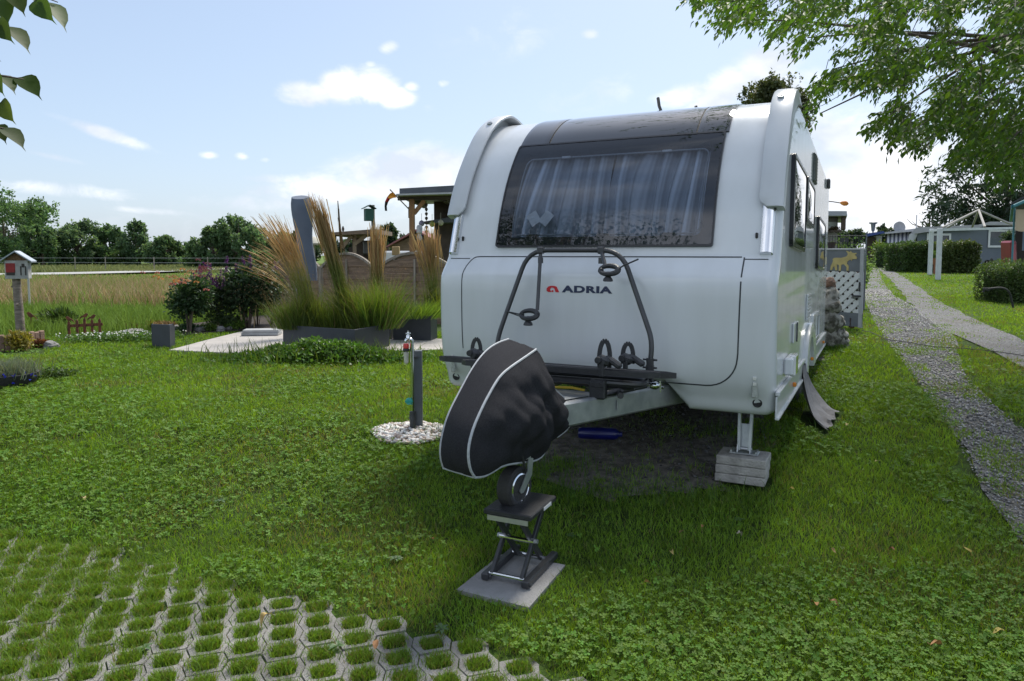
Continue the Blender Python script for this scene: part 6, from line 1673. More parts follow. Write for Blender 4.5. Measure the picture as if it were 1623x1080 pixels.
# street lamp, blue-roofed hut, awning building
sl0 = gat(1381, 55); lamp = thing('street_lamp', 'grey street lamp with a flat wide head at the end of the gravel drive', 'street lamp', sl0); zl = at(1381, 351, 55).z - sl0.z
m = MB(); m.tube([(0, 0, -.2), (0, 0, zl - .55)], [.06, .05], 9); m.build('pole', GREYW, lamp)
m = MB(); m.lathe([(.05, zl - .8), (.12, zl - .7), (.17, zl - .22), (.30, zl - .17), (.29, zl - .09), (.05, zl)], (0, 0, 0), (0, 0, 1), 16); m.build('head', pmat('grey_lamp_head', (.20, .21, .22), None, 5, .5), lamp)
Yb_ = 52.0; kb = Yb_ / FPX; b0 = gat(1387, Yb_); bh = thing('blue_hut', 'small hut with a bright blue roof at the end of the gravel drive', 'hut', b0)
Zb = lambda v: at(1387, v, Yb_).z - b0.z
Xb = lambda u: (u - 1387) * kb
m = MB(); m.prism([(Xb(1370), Zb(376)), (Xb(1370), Zb(371)), (Xb(1397), Zb(367)), (Xb(1400), Zb(370))], lambda a, b, t: Vector((a, t, b)), -.6, 4); fixn(m.build('roof', pmat('blue_roof', (.03, .06, .22), None, 4, .6), bh))
m = MB(); m.box((Xb(1378), 1.8, Zb(376) / 2), (14 * kb, 3.2, Zb(376))); m.build('wall', DTIMB, bh)
m = MB(); m.box((Xb(1391), 1.8, Zb(374) / 2), (9 * kb, 3.2, Zb(374))); m.build('white_wall', pmat('pale_wall', (.42, .42, .43), None, 4, .8), bh)
leafy('bright_bush', 'yellow-green bush beside the blue-roofed hut', 'bush', gat(1398, 47), (.9, .7, 1.15), 1800, .16, (.13, .19, .03), seed=361)
Ya = 46.0; ka = Ya / FPX; a0 = gat(1420, Ya); aw = thing('awning_building', 'low building with a grey and white striped awning under a flat roof', 'building', a0)
Za = lambda v: at(1420, v, Ya).z - a0.z
Xa = lambda u: (u - 1420) * ka
m = MB(); m.box((Xa(1428), 2.3, Za(370) / 2), (54 * ka, 3, Za(370))); m.build('wall', pmat('dark_grey_wall', (.10, .105, .115), None, 5, .8), aw)
m = MB(); m.prism([(Xa(1400), Za(371.5)), (Xa(1400), Za(369)), (Xa(1462), Za(361)), (Xa(1462), Za(366))], lambda a, b, t: Vector((a, t, b)), -.6, 4.2); fixn(m.build('roof', pmat('pale_roof_edge', (.44, .45, .47), None, 4, .6), aw))
for k in range(12):
    x0, x1 = Xa(1404 + 38 * k / 12), Xa(1404 + 38 * (k + 1) / 12)
    m = MB(); sl_ = (Za(361) - Za(369)) / 62
    m.add([(x0, .1, Za(371 - .13 * 3.2 * k)), (x1, .1, Za(371 - .13 * 3.2 * (k + 1))), (x1, -.55, Za(385.5 - .12 * (k + 1))), (x0, -.55, Za(385.5 - .12 * k))], [(0, 1, 2, 3)]); m.add([(x0, -.56, Za(384.5)), (x1, -.56, Za(384.5)), (x1, -.56, Za(386)), (x0, -.56, Za(386))], [(0, 1, 2, 3)])
    m.build('awning_stripe', pmat('awning_white', (.62, .63, .66), None, 4, .7) if k % 2 == 0 else pmat('awning_grey', (.12, .13, .18), None, 4, .7), aw, smooth=0)
m = MB(); m.lathe([(.04, 0), (.26, .02), (.40, .10), (.38, .12), (.24, .05), (.04, .03)], (Xa(1422), -.2, Za(361.5)), (.25, -1, .25), 18); m.tube([(Xa(1422), -.1, Za(361)), (Xa(1422), .1, Za(368))], .03, 6); dsh = m.build('satellite_dish', pmat('dish_grey', (.30, .31, .33), None, 5, .5), aw)
m = MB(); m.tube([(0, 0, 0), (0, 0, 4.2)], .035, 6); s_ = m.build('mast', pmat('pale_mast', (.5, .5, .51), None, 5, .5)); s_.location = gat(1449, 48); s_.scale = (1, 1, (at(1449, 341, 48).z - s_.location.z) / 4.2); tag(s_, 'thin pale mast rising behind the grey tent roof', 'mast')
# bare tree top and far trees on the right
for k, (u, top, Y, hw, n, lab) in enumerate(((1390, 357, 95, 26, 2600, 'rounded distant tree behind the street lamp'), (1350, 366, 90, 26, 2200, 'distant dark tree behind the wire railing'), (1320, 372, 85, 20, 1800, 'distant tree hidden behind the flat-roofed house'), (1432, 366, 100, 18, 1500, 'distant tree behind the satellite dish'))):
    b = gat(u, Y); tree('far_right_tree'.replace('_right', ''), lab, b, 0, hw / FPX * Y, at(u, top, Y).z - b.z, n, .5, (.05, .075, .045), 270 + k, None, lumps=11, low=.05)
bt = thing('bare_tree', 'leafless tree top with forked grey branches above the tent roof', 'tree', gat(1470, 60)); g = np.random.default_rng(281); zt_ = at(1470, 347, 60).z - bt.location.z
m = MB(); m.tube([(0, 0, -.1), (0, 0, zt_ * .72)], [.2, .14], 8); m.build('trunk', BARK, bt); m = MB()
for k in range(11):
    a = g.uniform(-1.1, 1.1); l = g.uniform(.6, 1.5); p = Vector((0, 0, zt_ * .70)); q = p + Vector((math.sin(a) * l, g.normal(0, .3), math.cos(a) * l * .8)); m.tube([p, p.lerp(q, .5) + Vector((0, 0, .05)), q], [.09, .06, .03], 5); m.tube([q, q + Vector((math.sin(a * 1.6) * .5, 0, .45))], [.03, .012], 5)
m.build('limbs', BARK, bt)

# grey tent extension with white window frames
Yt_ = 42.0; kt = Yt_ / FPX; t0 = gat(1520, Yt_); tent = thing('grey_tent', 'long grey caravan tent with a pale sloping roof and white-framed windows', 'tent', t0)
Zt2 = lambda v: at(1520, v, Yt_).z - t0.z
Xt = lambda u: (u - 1520) * kt
TENT = pmat('grey_tent_cloth', (.135, .155, .185), (.11, .128, .155), 1.2, .8, bump=1.5, bscale=2.2)
m = MB(); m.prism([(Xt(1451), 0), (Xt(1451), Zt2(371)), (Xt(1480), Zt2(367)), (Xt(1640), Zt2(360)), (Xt(1640), 0)], lambda a, b, t: Vector((a, t, b)), 0, 5); fixn(m.build('wall', TENT, tent))
m = MB(); m.prism([(Xt(1440), Zt2(372)), (Xt(1450), Zt2(361)), (Xt(1546), Zt2(357)), (Xt(1565), Zt2(352)), (Xt(1640), Zt2(353)), (Xt(1640), Zt2(358)), (Xt(1560), Zt2(357.5)), (Xt(1540), Zt2(364)), (Xt(1480), Zt2(366.5)), (Xt(1452), Zt2(370.5))], lambda a, b, t: Vector((a, t, b)), -.35, 5.2); fixn(m.build('roof', pmat('pale_tent_roof', (.36, .355, .38), (.30, .295, .32), 2, .7), tent))
m = MB(); m.add([(Xt(1452), -.1, Zt2(370)), (Xt(1440), -.6, Zt2(372)), (Xt(1436), -.7, Zt2(395)), (Xt(1445), -.1, Zt2(392))], [(0, 1, 2, 3)]); m.build('flap', pmat('white_flap', (.5, .5, .52), None, 3, .7), tent, smooth=0)
def twin(u0, u1, v0, v1):
    w = thing('window', None, None); w.parent = tent
    m = MB(); cx_, cz_ = (Xt(u0) + Xt(u1)) / 2, (Zt2(v0) + Zt2(v1)) / 2; W_, H_ = abs(Xt(u1) - Xt(u0)), abs(Zt2(v0) - Zt2(v1))
    for dx in (-1, 1): m.box((cx_ + dx * W_ / 2, -.03, cz_), (.12, .06, H_ + .12))
    for dz in (-1, 1): m.box((cx_, -.032, cz_ + dz * H_ / 2), (W_ - .12, .06, .12))
    m.build('frame', WLAT, w); m = MB(); m.box((cx_, -.008, cz_), (W_ - .1, .012, H_ - .1)); m.build('pane', pmat('dark_window_film', (.05, .06, .07), (.03, .035, .045), 3, .15), w)
    m = MB(); m.box((cx_, -.018, cz_ - H_ * .18), (W_ - .16, .006, H_ * .5)); m.build('blind', pmat('dim_curtain', (.11, .125, .14), (.07, .08, .09), 30, .8), w)
twin(1468, 1503, 372, 398); twin(1565, 1600, 366, 391)
# folding gazebo frame before the tent: white posts carry a rail and slanting poles
gz0 = gat(1480, 30); gz = thing('gazebo_frame', 'bare white gazebo frame on two posts with slanting roof poles', 'frame', gz0)
p1, p2_ = gp(1473.5, 436), gp(1486.5, 444)
z1_ = at(1475.5, 363, p1.y).z; z2_ = at(1489.5, 362, p2_.y).z
WPOST = pmat('white_post', (.58, .60, .62), (.50, .52, .54), 6, .5)
for p, z, w in ((p1, z1_, .15), (p2_, z2_, .15)):
    m = MB(); q = p - gz0; m.box((q.x, q.y, q.z + (z - p.z) / 2), (w, w, z - p.z), b=.012); m.build('post', WPOST, gz)
r0 = at(1490, 364.5, p2_.y) - gz0; r1 = at(1630, 361, p2_.y + 6) - gz0; r2 = at(1475, 366, p1.y) - gz0
m = MB(); m.bar(r0, r1, .09, .10); m.build('rail', WPOST, gz); m = MB(); m.bar(r2, r0, .08, .09); m.build('rail', WPOST, gz)
apex = at(1551, 333, p2_.y + 3) - gz0
PPOLE = pmat('pale_pole', (.33, .31, .28), None, 5, .6)
for u, v, dy in ((1493, 361, 0), (1500, 362, 5), (1561, 360, 0), (1541, 360, 6), (1606, 357, 2), (1600, 355, 6)): m = MB(); m.tube([apex, at(u, v, p2_.y + dy) - gz0], .045, 6); m.build('roof_pole', PPOLE, gz)
m = MB(); m.tube([(0, 0, -.1), (0.03, 0, 1.05)], .035, 7); m.lathe([(.03, 1.0), (.05, 1.06), (.02, 1.1)], (0.03, 0, 0), (0, 0, 1), 8); s_ = m.build('hose_post', WPOST); o = gp(1517, 431); s_.location = o; s_.scale = (1, 1, (at(1519, 396, o.y).z - o.z) / 1.1); tag(s_, 'thin white tilted post standing before the trimmed hedge', 'post')
m = MB(); P = []
for k in range(18): t = k / 17; P.append(at(1519.5 + 14 * math.sin(t * 3.0) * (1 if t < .6 else .8) - 20 * t, 400 + 15 * math.sin(math.pi * t), o.y + .25) - o)
m.tube(P, .022, 6); s_ = m.build('garden_hose', pmat('grey_green_hose', (.16, .18, .15), None, 5, .6)); s_.location = o; tag(s_, 'garden hose sagging from the thin tilted post along the hedge', 'hose')
o = gp(1461, 430); s_ = thing('small_sign', 'tiny white sign plate on a stick in front of the hedge', 'sign', o); zz = at(1462, 410, o.y).z - o.z
m = MB(); m.tube([(0, 0, 0), (0, 0, zz)], .018, 6); m.build('stick', WPOST, s_); m = MB(); m.box((0, -.02, zz), (.13, .015, .11), b=.003); m.build('plate', WPOST, s_)
def hedge(name, label, u0, u1, Y, vtop, depth, n, leaf, col, seed, vb=None, x0=None, x1=None):
    g = np.random.default_rng(seed); a, b = gat(u0, Y), gat(u1, Y); zt = at((u0 + u1) / 2, vtop, Y).z - a.z; L = b.x - a.x
    t = thing(name, label, 'hedge', a)
    # leaves lie close to the clipped surfaces
    f = g.random(n); P = np.stack([g.random(n) * L, g.random(n) * depth, g.random(n) * zt], 1); sd = g.integers(0, 6, n); e = np.abs(g.normal(0, .09, n))
    P[:, 1] = np.where(sd < 3, e, P[:, 1]); P[:, 2] = np.where(sd == 3, zt - e, P[:, 2]); P[:, 0] = np.where(sd == 4, e, np.where(sd == 5, L - e, P[:, 0]))
    r_ = .05 * zt; bumps = (vnoise(P[:, 0] * 3 + seed, P[:, 2] * 3) - .5) * .22; P[:, 1] -= np.where(sd < 3, bumps, 0); P[:, 2] += np.where(sd == 3, (vnoise(P[:, 0] * 3, P[:, 1] * 3) - .4) * .25, 0)
    ed = np.minimum(P[:, 0], L - P[:, 0]); P[:, 2] *= np.where(ed < .3, .9 + ed / 3, 1)
    C = vary(col, n, g, .35) * (.75 + .5 * vnoise(P[:, 0] * 2.5, P[:, 2] * 2.5 + seed))[:, None]
    V, F, CC = leaf_cards(P, leaf * g.uniform(.6, 1.3, n), leaf * .6 * np.ones(n), rdir(n, g, .3), rdir(n, g, .6), C); np_mesh('foliage', V, F, CC, LEAF, t)
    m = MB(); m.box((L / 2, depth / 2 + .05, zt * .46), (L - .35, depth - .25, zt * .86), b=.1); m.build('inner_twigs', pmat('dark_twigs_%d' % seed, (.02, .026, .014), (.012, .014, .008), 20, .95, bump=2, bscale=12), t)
    return t
hedge('hedge', 'small square-cut hedge beside the wooden stack at the drive', 1403, 1422, 40, 388, 1.6, 2600, .12, (.075, .13, .035), 371)
hedge('hedge', 'trimmed hedge before the first window of the grey tent, darker than its neighbour', 1430, 1487, 34.5, 386, 1.8, 5500, .12, (.060, .105, .030), 372)
hedge('hedge', 'trimmed hedge with reddish leaves before the long wall of the grey tent', 1493, 1553, 33.5, 385, 1.8, 6000, .12, (.072, .10, .032), 373)
hedge('hedge', 'tall clipped hedge at the frame edge beside the gravel drive', 1597, 1720, 17.2, 419, 1.3, 15000, .055, (.075, .12, .035), 374)
for k, (vv, lab) in enumerate(((418, 'lowest pale beam of the wood stack'), (412, 'middle pale beam of the wood stack'), (405, 'topmost pale beam of the wood stack'))):
    o = gat(1426, 37.5); m = MB(); m.box((0, 0, 0), (.30, .6, .2), b=.015); s_ = m.build('timber_beam', WOODG); s_.location = (o.x, o.y, o.z + .1 + .205 * k); tag(s_, lab + ' between the hedges', 'beam', 'beams stacked between the hedges')
o = gat(1481, 33.0); zz = at(1481, 408, 33).z - o.z; s_ = thing('potted_plant', 'terracotta pot with a small green plant between the two white posts', 'potted plant', o)
m = MB(); m.lathe([(.10, 0), (.16, .24), (.18, .30), (.15, .30), (.02, .26)], (0, 0, zz - .35), (0, 0, 1), 16); m.tube([(0, 0, 0), (0, 0, zz - .34)], .06, 8); m.build('pot', pmat('terracotta', (.32, .13, .07), (.24, .10, .06), 6, .8), s_)
g = np.random.default_rng(381); n = 200; P = np.stack([g.normal(0, .07, n), g.normal(0, .07, n), zz + g.uniform(-.08, .25, n)], 1); V, F, C = leaf_cards(P, np.full(n, .10), np.full(n, .04), rdir(n, g, .8), rdir(n, g), vary((.10, .17, .03), n, g)); np_mesh('foliage', V, F, C, LEAF, s_)
s_ = leafy('dark_bag', 'dark rounded heap at the foot of the grey tent wall', 'heap', gat(1565, 40), (.55, .4, .35), 600, .12, (.02, .022, .026), seed=383)

# house at the frame edge: turquoise gutter, dark roof, cloth awning, red box
Yr_ = 19.5; kr_ = Yr_ / FPX; r0_ = gat(1603, Yr_); rh = thing('gutter_house', 'dark-roofed house at the frame edge with turquoise gutter and beige cloth blind', 'house', r0_)
Zr_ = lambda v: at(1603, v, Yr_).z - r0_.z
Xr_ = lambda u: (u - 1603) * kr_
RX1 = Xr_(1800)
m = MB(); m.prism([(Xr_(1597), Zr_(327)), (Xr_(1597), Zr_(324)), (Xr_(1720), Zr_(255)), (Xr_(1720), Zr_(263))], lambda a, b, t: Vector((a, t, b)), -.6, 7); fixn(m.build('roof', pmat('dark_shingle', (.06, .055, .055), (.035, .033, .034), 10, .9, bump=1, bscale=20), rh))
m = MB(); m.bar((Xr_(1600), -.68, Zr_(330)), (Xr_(1720), -.68, Zr_(275)), .10, .09, .02); m.build('front_gutter', pmat('turquoise_front', (.05, .22, .26), (.04, .18, .21), 6, .5), rh); m = MB(); m.bar((Xr_(1600), -.6, Zr_(330)), (Xr_(1600), 7, Zr_(330)), .11, .10, .02); m.build('gutter', pmat('turquoise_paint', (.05, .22, .26), (.04, .18, .21), 6, .5), rh)
m = MB(); rows = []
for i in range(9):
    t = i / 8; rows.append([(Xr_(1604.5) + (RX1 - Xr_(1604.5)) * q / 30, -.5 + .05 * math.sin(q * 1.1 + t) - .03 * t, Zr_(334 + t * 32 + (2.5 * math.sin(q * .9) if i == 8 else 0))) for q in range(31)])
m.grid(rows); m.build('cloth_blind', pmat('beige_cloth', (.52, .42, .29), (.42, .33, .22), 2, .75), rh, smooth=80)
DBW = pmat('dark_brown_wall', (.03, .022, .02), None, 4, .8)
m = MB(); m.box((Xr_(1612), 2.0, Zr_(345) / 2), (8 * kr_, .3, Zr_(345))); m.build('door_post', DBW, rh)
m = MB(); m.box((Xr_(1660), 3.2, Zr_(345) / 2), (100 * kr_, .2, Zr_(340))); m.build('wall', DBW, rh)
m = MB(); m.box((Xr_(1622), 1.4, Zr_(372)), (5 * kr_, .1, 50 * kr_)); m.build('blue_post', pmat('blue_grey_paint', (.18, .23, .33), None, 4, .6), rh)
m = MB(); m.tube([(Xr_(1602.5), -.3, 0), (Xr_(1602.5), -.3, Zr_(331))], .03, 8); m.build('downpipe', pmat('turquoise_paint_pipe', (.05, .2, .24), None, 6, .5), rh)
rd0 = gat(1597, 21.0); rd = thing('red_cabinet', 'rounded red cabinet hanging beside the dark wall behind the clipped hedge', 'cabinet', rd0); krd = 21 / FPX; Zd = lambda v: at(1597, v, 21).z - rd0.z
m = MB(); m.box((0, 0, (Zd(382) + Zd(424)) / 2), (10 * krd, .5, 42 * krd), Matrix.Rotation(R(-4), 3, 'Y'), .05); m.build('case', pmat('red_lacquer', (.28, .02, .035), (.22, .016, .028), 4, .35, coat=.4), rd)
m = MB(); m.box((-.03, -.26, (Zd(382) + Zd(424)) / 2), (5.5 * krd, .02, 30 * krd), Matrix.Rotation(R(-4), 3, 'Y'), .02); m.build('door', pmat('pink_panel', (.5, .12, .15), None, 4, .4), rd)
for dx in (-.05, .05): m = MB(); m.box((dx, 0, Zd(424) / 2), (.03, .3, Zd(424))); m.build('leg', DTIMB, rd)
leafy('hanging_plant', 'grey-green leafy plant beside the turquoise gutter', 'plant', gat(1594, 24) + Vector((0, 0, 1.2)), (.3, .25, .5), 500, .1, (.09, .13, .08), seed=385)
m = MB(); P = [at(u, v, 15.5) for u, v in ((1606, 488), (1602, 468), (1596, 459), (1586, 456), (1575, 457), (1562, 458.5))]; o = gat(1604, 15.5); P = [p - o for p in P]
m.tube(fillet(P, .2), .022, 7); m.box(P[-1], (.10, .05, .06), b=.01); m.tube([P[-1], P[-1] + Vector((-.06, 0, -.07))], .018, 6); m.tube([P[-2] + Vector((0, 0, 0)), P[-1] + Vector((.02, 0, -.04))], .016, 6)
s_ = m.build('black_cable', RUBBER); s_.location = o; tag(s_, 'black cable arching out of the clipped hedge with its plug hanging', 'cable')
m = MB(); ho_ = gp(1380, 534); P = [gp(u, v) - ho_ + Vector((0, 0, .03)) for u, v in ((1366, 527), (1378, 529), (1390, 534), (1405, 541), (1440, 546), (1480, 553), (1530, 556), (1580, 561), (1640, 570))]
m.tube(P, .006, 5); s_ = m.build('ground_cable', RUBBER); s_.location = ho_; tag(s_, 'thin dark cable lying across the gravel drive before the gate', 'cable')

# conifer, tree behind the caravan
b = gat(1590, 52); tree('conifer', 'tall dark conifer behind the grey tent and the gazebo frame', b, 0, 5.0, at(1590, 215, 52).z - b.z, 16000, .42, (.030, .055, .030), 291, None, .3, 30, .02, asp=.3)
b = gat(1218, 30); tree('dense_tree', 'dense round tree top showing over the caravan roof', b, 0, 1.35, at(1218, 116, 30).z - b.z, 26000, .13, (.075, .090, .034), 292, None, .2, 46, .55)

# these houses stand square to the drive, which runs off at a slant
for t_, k_ in ((ho, .45), (bh, .5), (aw, .54), (tent, .64), (rh, .69), (gz, 0)):
    for o_ in [c for c in t_.children if c.type == 'MESH'] + [c for p in t_.children for c in p.children if c.type == 'MESH']:
        for v in o_.data.vertices: v.co.x += k_ * v.co.y
# ------------------------------------------------------------------ big tree reaching over the drive
def px_of(P):
    q = P - np.array([0, 0, H]); D = q[:, 1] * math.cos(PITCH) - q[:, 2] * math.sin(PITCH); D = np.where(D > .05, D, np.nan)
    s = q[:, 1] * math.sin(PITCH) + q[:, 2] * math.cos(PITCH)
    return CX + FPX * q[:, 0] / D, CY - FPX * s / D
BL = [(1100, -60), (1104, 8), (1116, 40), (1150, 42), (1188, 60), (1206, 40), (1232, 66), (1262, 66), (1286, 88), (1292, 60), (1310, 62), (1316, 80), (1306, 92), (1283, 86), (1290, 80),
      (1322, 78), (1330, 98), (1300, 138), (1282, 166), (1292, 196), (1318, 168), (1340, 152), (1364, 150), (1380, 168), (1400, 158), (1430, 158), (1440, 172), (1388, 200), (1392, 226), (1432, 234), (1446, 250), (1462, 264), (1488, 256), (1514, 264), (1522, 282), (1556, 268), (1580, 300), (1640, 300), (1800, 240), (1800, -400), (1100, -400)]
TR0 = Vector((7.6, 8.2, zg(7.6, 8.2)))
BL = [(u, v - 26 if v > 50 and u > 1300 else v - 8 if v > 30 else v) for u, v in BL]
bigt = thing('broad_tree', 'big leafy tree reaching over the gravel drive from the frame edge', 'tree', TR0)
g = np.random.default_rng(401)
# sprays: drooping twigs set through the crown volume; those that would show must lie inside the outline of the photographed foliage
NS = 30000
a = g.uniform(0, 2 * np.pi, NS); r_ = np.sqrt(g.random(NS)) * 6.6; z = g.uniform(2.6, 10.5, NS)
SP_ = np.stack([TR0.x + np.cos(a) * r_ - .6, TR0.y + np.sin(a) * r_ * .9 - .4, z], 1)
uu, vv = px_of(SP_)
inside = inpoly(np.nan_to_num(uu, nan=-9999), np.nan_to_num(vv, nan=-9999), BL)
dome = ((SP_[:, 2] - 3.0) / 7.5) ** 2 + (r_ / 6.8) ** 2 < 1.05
gap = vnoise(np.nan_to_num(uu) / 46, np.nan_to_num(vv) / 40, 5) * .6 + vnoise(np.nan_to_num(uu) / 17, np.nan_to_num(vv) / 15, 8) * .4
infr = (uu > -40) & (uu < 1680) & (vv > -30) & (vv < 1120)
thin = gap > np.clip(.55 - .14 * (np.nan_to_num(uu) - 1250) / 300 - .12 * np.clip((170 - vv) / 150, 0, 1), .26, .6)
keep = np.where(infr, inside & thin & (SP_[:, 1] > 4.6), dome & (SP_[:, 2] > 4.3) & ((SP_[:, 1] > -4)) & (g.random(NS) < np.where(SP_[:, 0] > 5.5, .55, .17)))
SPK = SP_[keep]
# the visible sector is denser than random sampling gives: add more sprays there
NE = 6500
eu = g.uniform(1100, 1640, NE); ev = g.uniform(-20, 300, NE); eY = g.uniform(5.2, 9.6, NE)
ok = inpoly(eu, ev, BL); gp2 = vnoise(eu / 46, ev / 40, 5) * .6 + vnoise(eu / 17, ev / 15, 8) * .4
ok &= gp2 > np.clip(.56 - .15 * (eu - 1250) / 300 - .12 * np.clip((170 - ev) / 150, 0, 1), .26, .6)
eu, ev, eY = eu[ok], ev[ok], eY[ok]
rays = np.array([ray(u, v)[:] for u, v in zip(eu, ev)]); EX = np.array([0, 0, H]) + rays * (eY / rays[:, 1])[:, None]
SPK = np.concatenate([SPK, EX])
ns = len(SPK)
LPS = 7
cen = np.array([TR0.x + .5, TR0.y, 5.5]); outw = SPK - cen; outw[:, 2] *= .2; outw /= np.linalg.norm(outw, axis=1)[:, None]
ax_ = outw * .8 + rdir(ns, g) * .5 + np.array([0, 0, -.55]); ax_ /= np.linalg.norm(ax_, axis=1)[:, None]
LL = g.uniform(.13, .24, ns)
k = np.repeat(np.arange(ns), LPS); s = np.tile(np.linspace(.1, 1, LPS), ns)
P = SPK[k] + ax_[k] * (LL[k] * s)[:, None] + g.normal(0, .008, (ns * LPS, 3))
sidev = np.cross(ax_, np.array([0, 0, 1.0])); sidev /= np.linalg.norm(sidev, axis=1)[:, None] + 1e-6
sg = np.tile(np.array([1, -1, 1, -1, 1, -1, 0]), ns)
D_ = ax_[k] * .55 + sidev[k] * sg[:, None] * .7 + np.array([0, 0, -.45]) + rdir(ns * LPS, g) * .3
L_ = g.uniform(.045, .085, ns * LPS)
C_ = vary((.062, .115, .020), ns * LPS, g, .3, .12) * g.uniform(.75, 1.35, ns)[k][:, None]
V, F, CC = leaf_cards(P, L_, L_ * .42, D_, rdir(ns * LPS, g, 1.4), C_)
np_mesh('crown', V, F, CC, leafmat('backlit_leaf', .5, .46, (1.3, 1.35, .4), .2), bigt); 
for o_ in bigt.children: o_.location = -TR0
m = MB(); T_ = lambda *p: Vector(p) - TR0
m.tube([T_(TR0.x, TR0.y, -.2), T_(7.5, 8.2, 1.6), T_(7.4, 8.1, 3.2), T_(7.2, 7.9, 5.2), T_(7.0, 7.8, 8.4)], [.30, .24, .21, .14, .05], 12)
lim = []
for k_, (u, v, Y) in enumerate(((1180, 30, 7.0), (1280, 60, 7.4), (1320, 110, 7.6), (1300, 180, 7.8), (1400, 190, 7.2), (1460, 240, 7.0), (1540, 250, 7.0), (1560, 150, 6.4), (1480, 90, 6.6), (1580, 40, 6.2), (1350, 20, 6.4))):
    e = at(u, v, Y) - TR0; s0 = T_(7.35, 8.05, 3.0 + .35 * (k_ % 6)); mid_ = s0.lerp(e, .5) + Vector((0, 0, .45)); lim.append((s0, mid_, e))
for k_ in range(12):
    a = g.uniform(0, 6.28); e = T_(TR0.x + math.cos(a) * 4.5, TR0.y + math.sin(a) * 4.2, g.uniform(6, 8.5)); 
    w = e + TR0
    s0 = T_(7.3, 8.0, g.uniform(3.4, 6)); lim.append((s0, s0.lerp(e, .5) + Vector((0, 0, .7)), e))
for s0, mm_, e in lim:
    pp = [s0 * (1 - t) ** 2 + mm_ * 2 * t * (1 - t) + e * t * t for t in np.linspace(0, 1, 9)]
    m.tube(pp, [.036 * (1 - t) + .006 for t in np.linspace(0, 1, 9)], 7)
m.build('trunk', BARK, bigt)
m = MB(); sel = g.choice(ns, min(ns, 1500), replace=False)
for q in sel:
    p = Vector(SPK[q]) - TR0; d = Vector(ax_[q]); m.tube([p - d * .18 + Vector((0, 0, .05)), p, p + d * float(LL[q])], [.0035, .003, .0015], 4, cap=False)
m.build('twig', pmat('dark_twig', (.05, .042, .03), None, 9, .9), bigt)

# ------------------------------------------------------------------ linden branches hanging into the corner
LT0 = Vector((-4.6, 1.4, zg(-4.6, 1.4)))
lt = thing('linden_tree', 'linden tree whose drooping heart-shaped leaves hang into the corner of the picture', 'tree', LT0)
m = MB(); m.tube([(0, 0, -.2), (.05, 0, 1.6), (0, .05, 3.4), (-.1, .1, 6.0)], [.24, .2, .16, .07], 12)
def heart():
    pts = [(0, 0), (.22, -.07), (.40, .02), (.48, .20), (.45, .42), (.30, .68), (.12, .86), (.04, .95), (0, 1.16)]
    return pts
HB = [(x * .72, y) for x, y in heart()]
def heart_leaf(m_, base, d, nrm, L):
    d = Vector(d).normalized(); n = Vector(nrm); s = d.cross(n).normalized(); n = s.cross(d)
    k = len(HB); vs = []; fs = []
    for (x, y) in HB: vs.append(base + d * (y * L) + n * (-.12 * L * y * y))
    for sg in (1, -1):
        for (x, y) in HB: vs.append(base + d * (y * L) + s * (sg * x * L) + n * (.24 * L * abs(x) - .12 * L * y * y + .03 * L * math.sin(y * 9) * (x > .1)))
    for h in (0, 1):
        o = k * (1 + h)
        for i in range(k - 1):
            q = (i, i + 1, o + i + 1, o + i); fs.append(q if h else tuple(reversed(q)))
    m_.add(vs, fs)
Y0 = 3.1
tw = [[(-60, -40), (10, -20), (60, -8), (92, 4)], [(-60, 10), (-10, 34), (14, 40)], [(-60, 96), (0, 120), (26, 124), (38, 126)], [(-60, 150), (-8, 162), (2, 166)], [(-60, 188), (-6, 202), (6, 204)]]
leaves = [(-4, -6, 15, 40, 3), (20, -10, 40, 22, 3), (58, 2, 84, 36, 1), (78, 6, 110, 46, 2), (44, -14, 66, 8, 2), (-4, 36, 18, 68, 1), (14, 44, 52, 80, 2), (-8, 118, 2, 152, 1), (2, 120, 28, 146, 2), (36, 124, 66, 154, 3), (2, 164, 20, 196, 1), (6, 204, 44, 234, 2), (-4, 200, 10, 226, 3), (-30, 60, -5, 95, 1), (-30, 140, -14, 170, 2), (-40, 0, -20, 30, 3)]
bm_ = MB()
for t in tw:
    P = [at(u, v, Y0 + .04 * i) - LT0 for i, (u, v) in enumerate(t)]; far = Vector((-.25, .1, 3.2 + .3 * tw.index(t) * -.4))
    m.tube([far, (far + P[0]) / 2 + Vector((0, 0, .35)), P[0] + (P[0] - P[1]) * .3, *P], [.03, .018, .008, .006, .0045, .003] + [.002] * (len(P) - 3), 6)
m.build('trunk', BARK, lt)
lf = MB(); cols = []
for (u0, v0, u1, v1, kk_) in leaves:
    b0_ = at(u0, v0, Y0 + .05 * kk_) - LT0; b1_ = at(u1, v1, Y0 - .05 + .05 * kk_) - LT0
    d = b1_ - b0_; nn = Vector((.5 * (kk_ - 2), -.8, .55)) if kk_ != 2 else Vector((.75, -.35, .55))
    heart_leaf(lf, b0_, d, nn, d.length * .86)
g = np.random.default_rng(403)
g = np.random.default_rng(403)
for t in tw:
    p1_ = at(t[0][0], t[0][1], Y0) - LT0; far = Vector((-.25, .1, 3.2 + .3 * tw.index(t) * -.4))
    for q in range(34):
        w = g.uniform(0, .93); p = far.lerp(p1_, w) + Vector((g.normal(0, .12), g.normal(0, .12), .35 * 2 * w * (1 - w) - g.uniform(.0, .12)))
        ww = p + LT0; u, v = px_of(np.array([[ww.x, ww.y, ww.z - .06]]))
        if u[0] > -45 and v[0] > -40: continue
        heart_leaf(lf, p, g.normal(0, .35, 3) + np.array([.1, 0, -1]), g.normal(0, .5, 3) + np.array([.2, -.5, .7]), g.uniform(.07, .105))
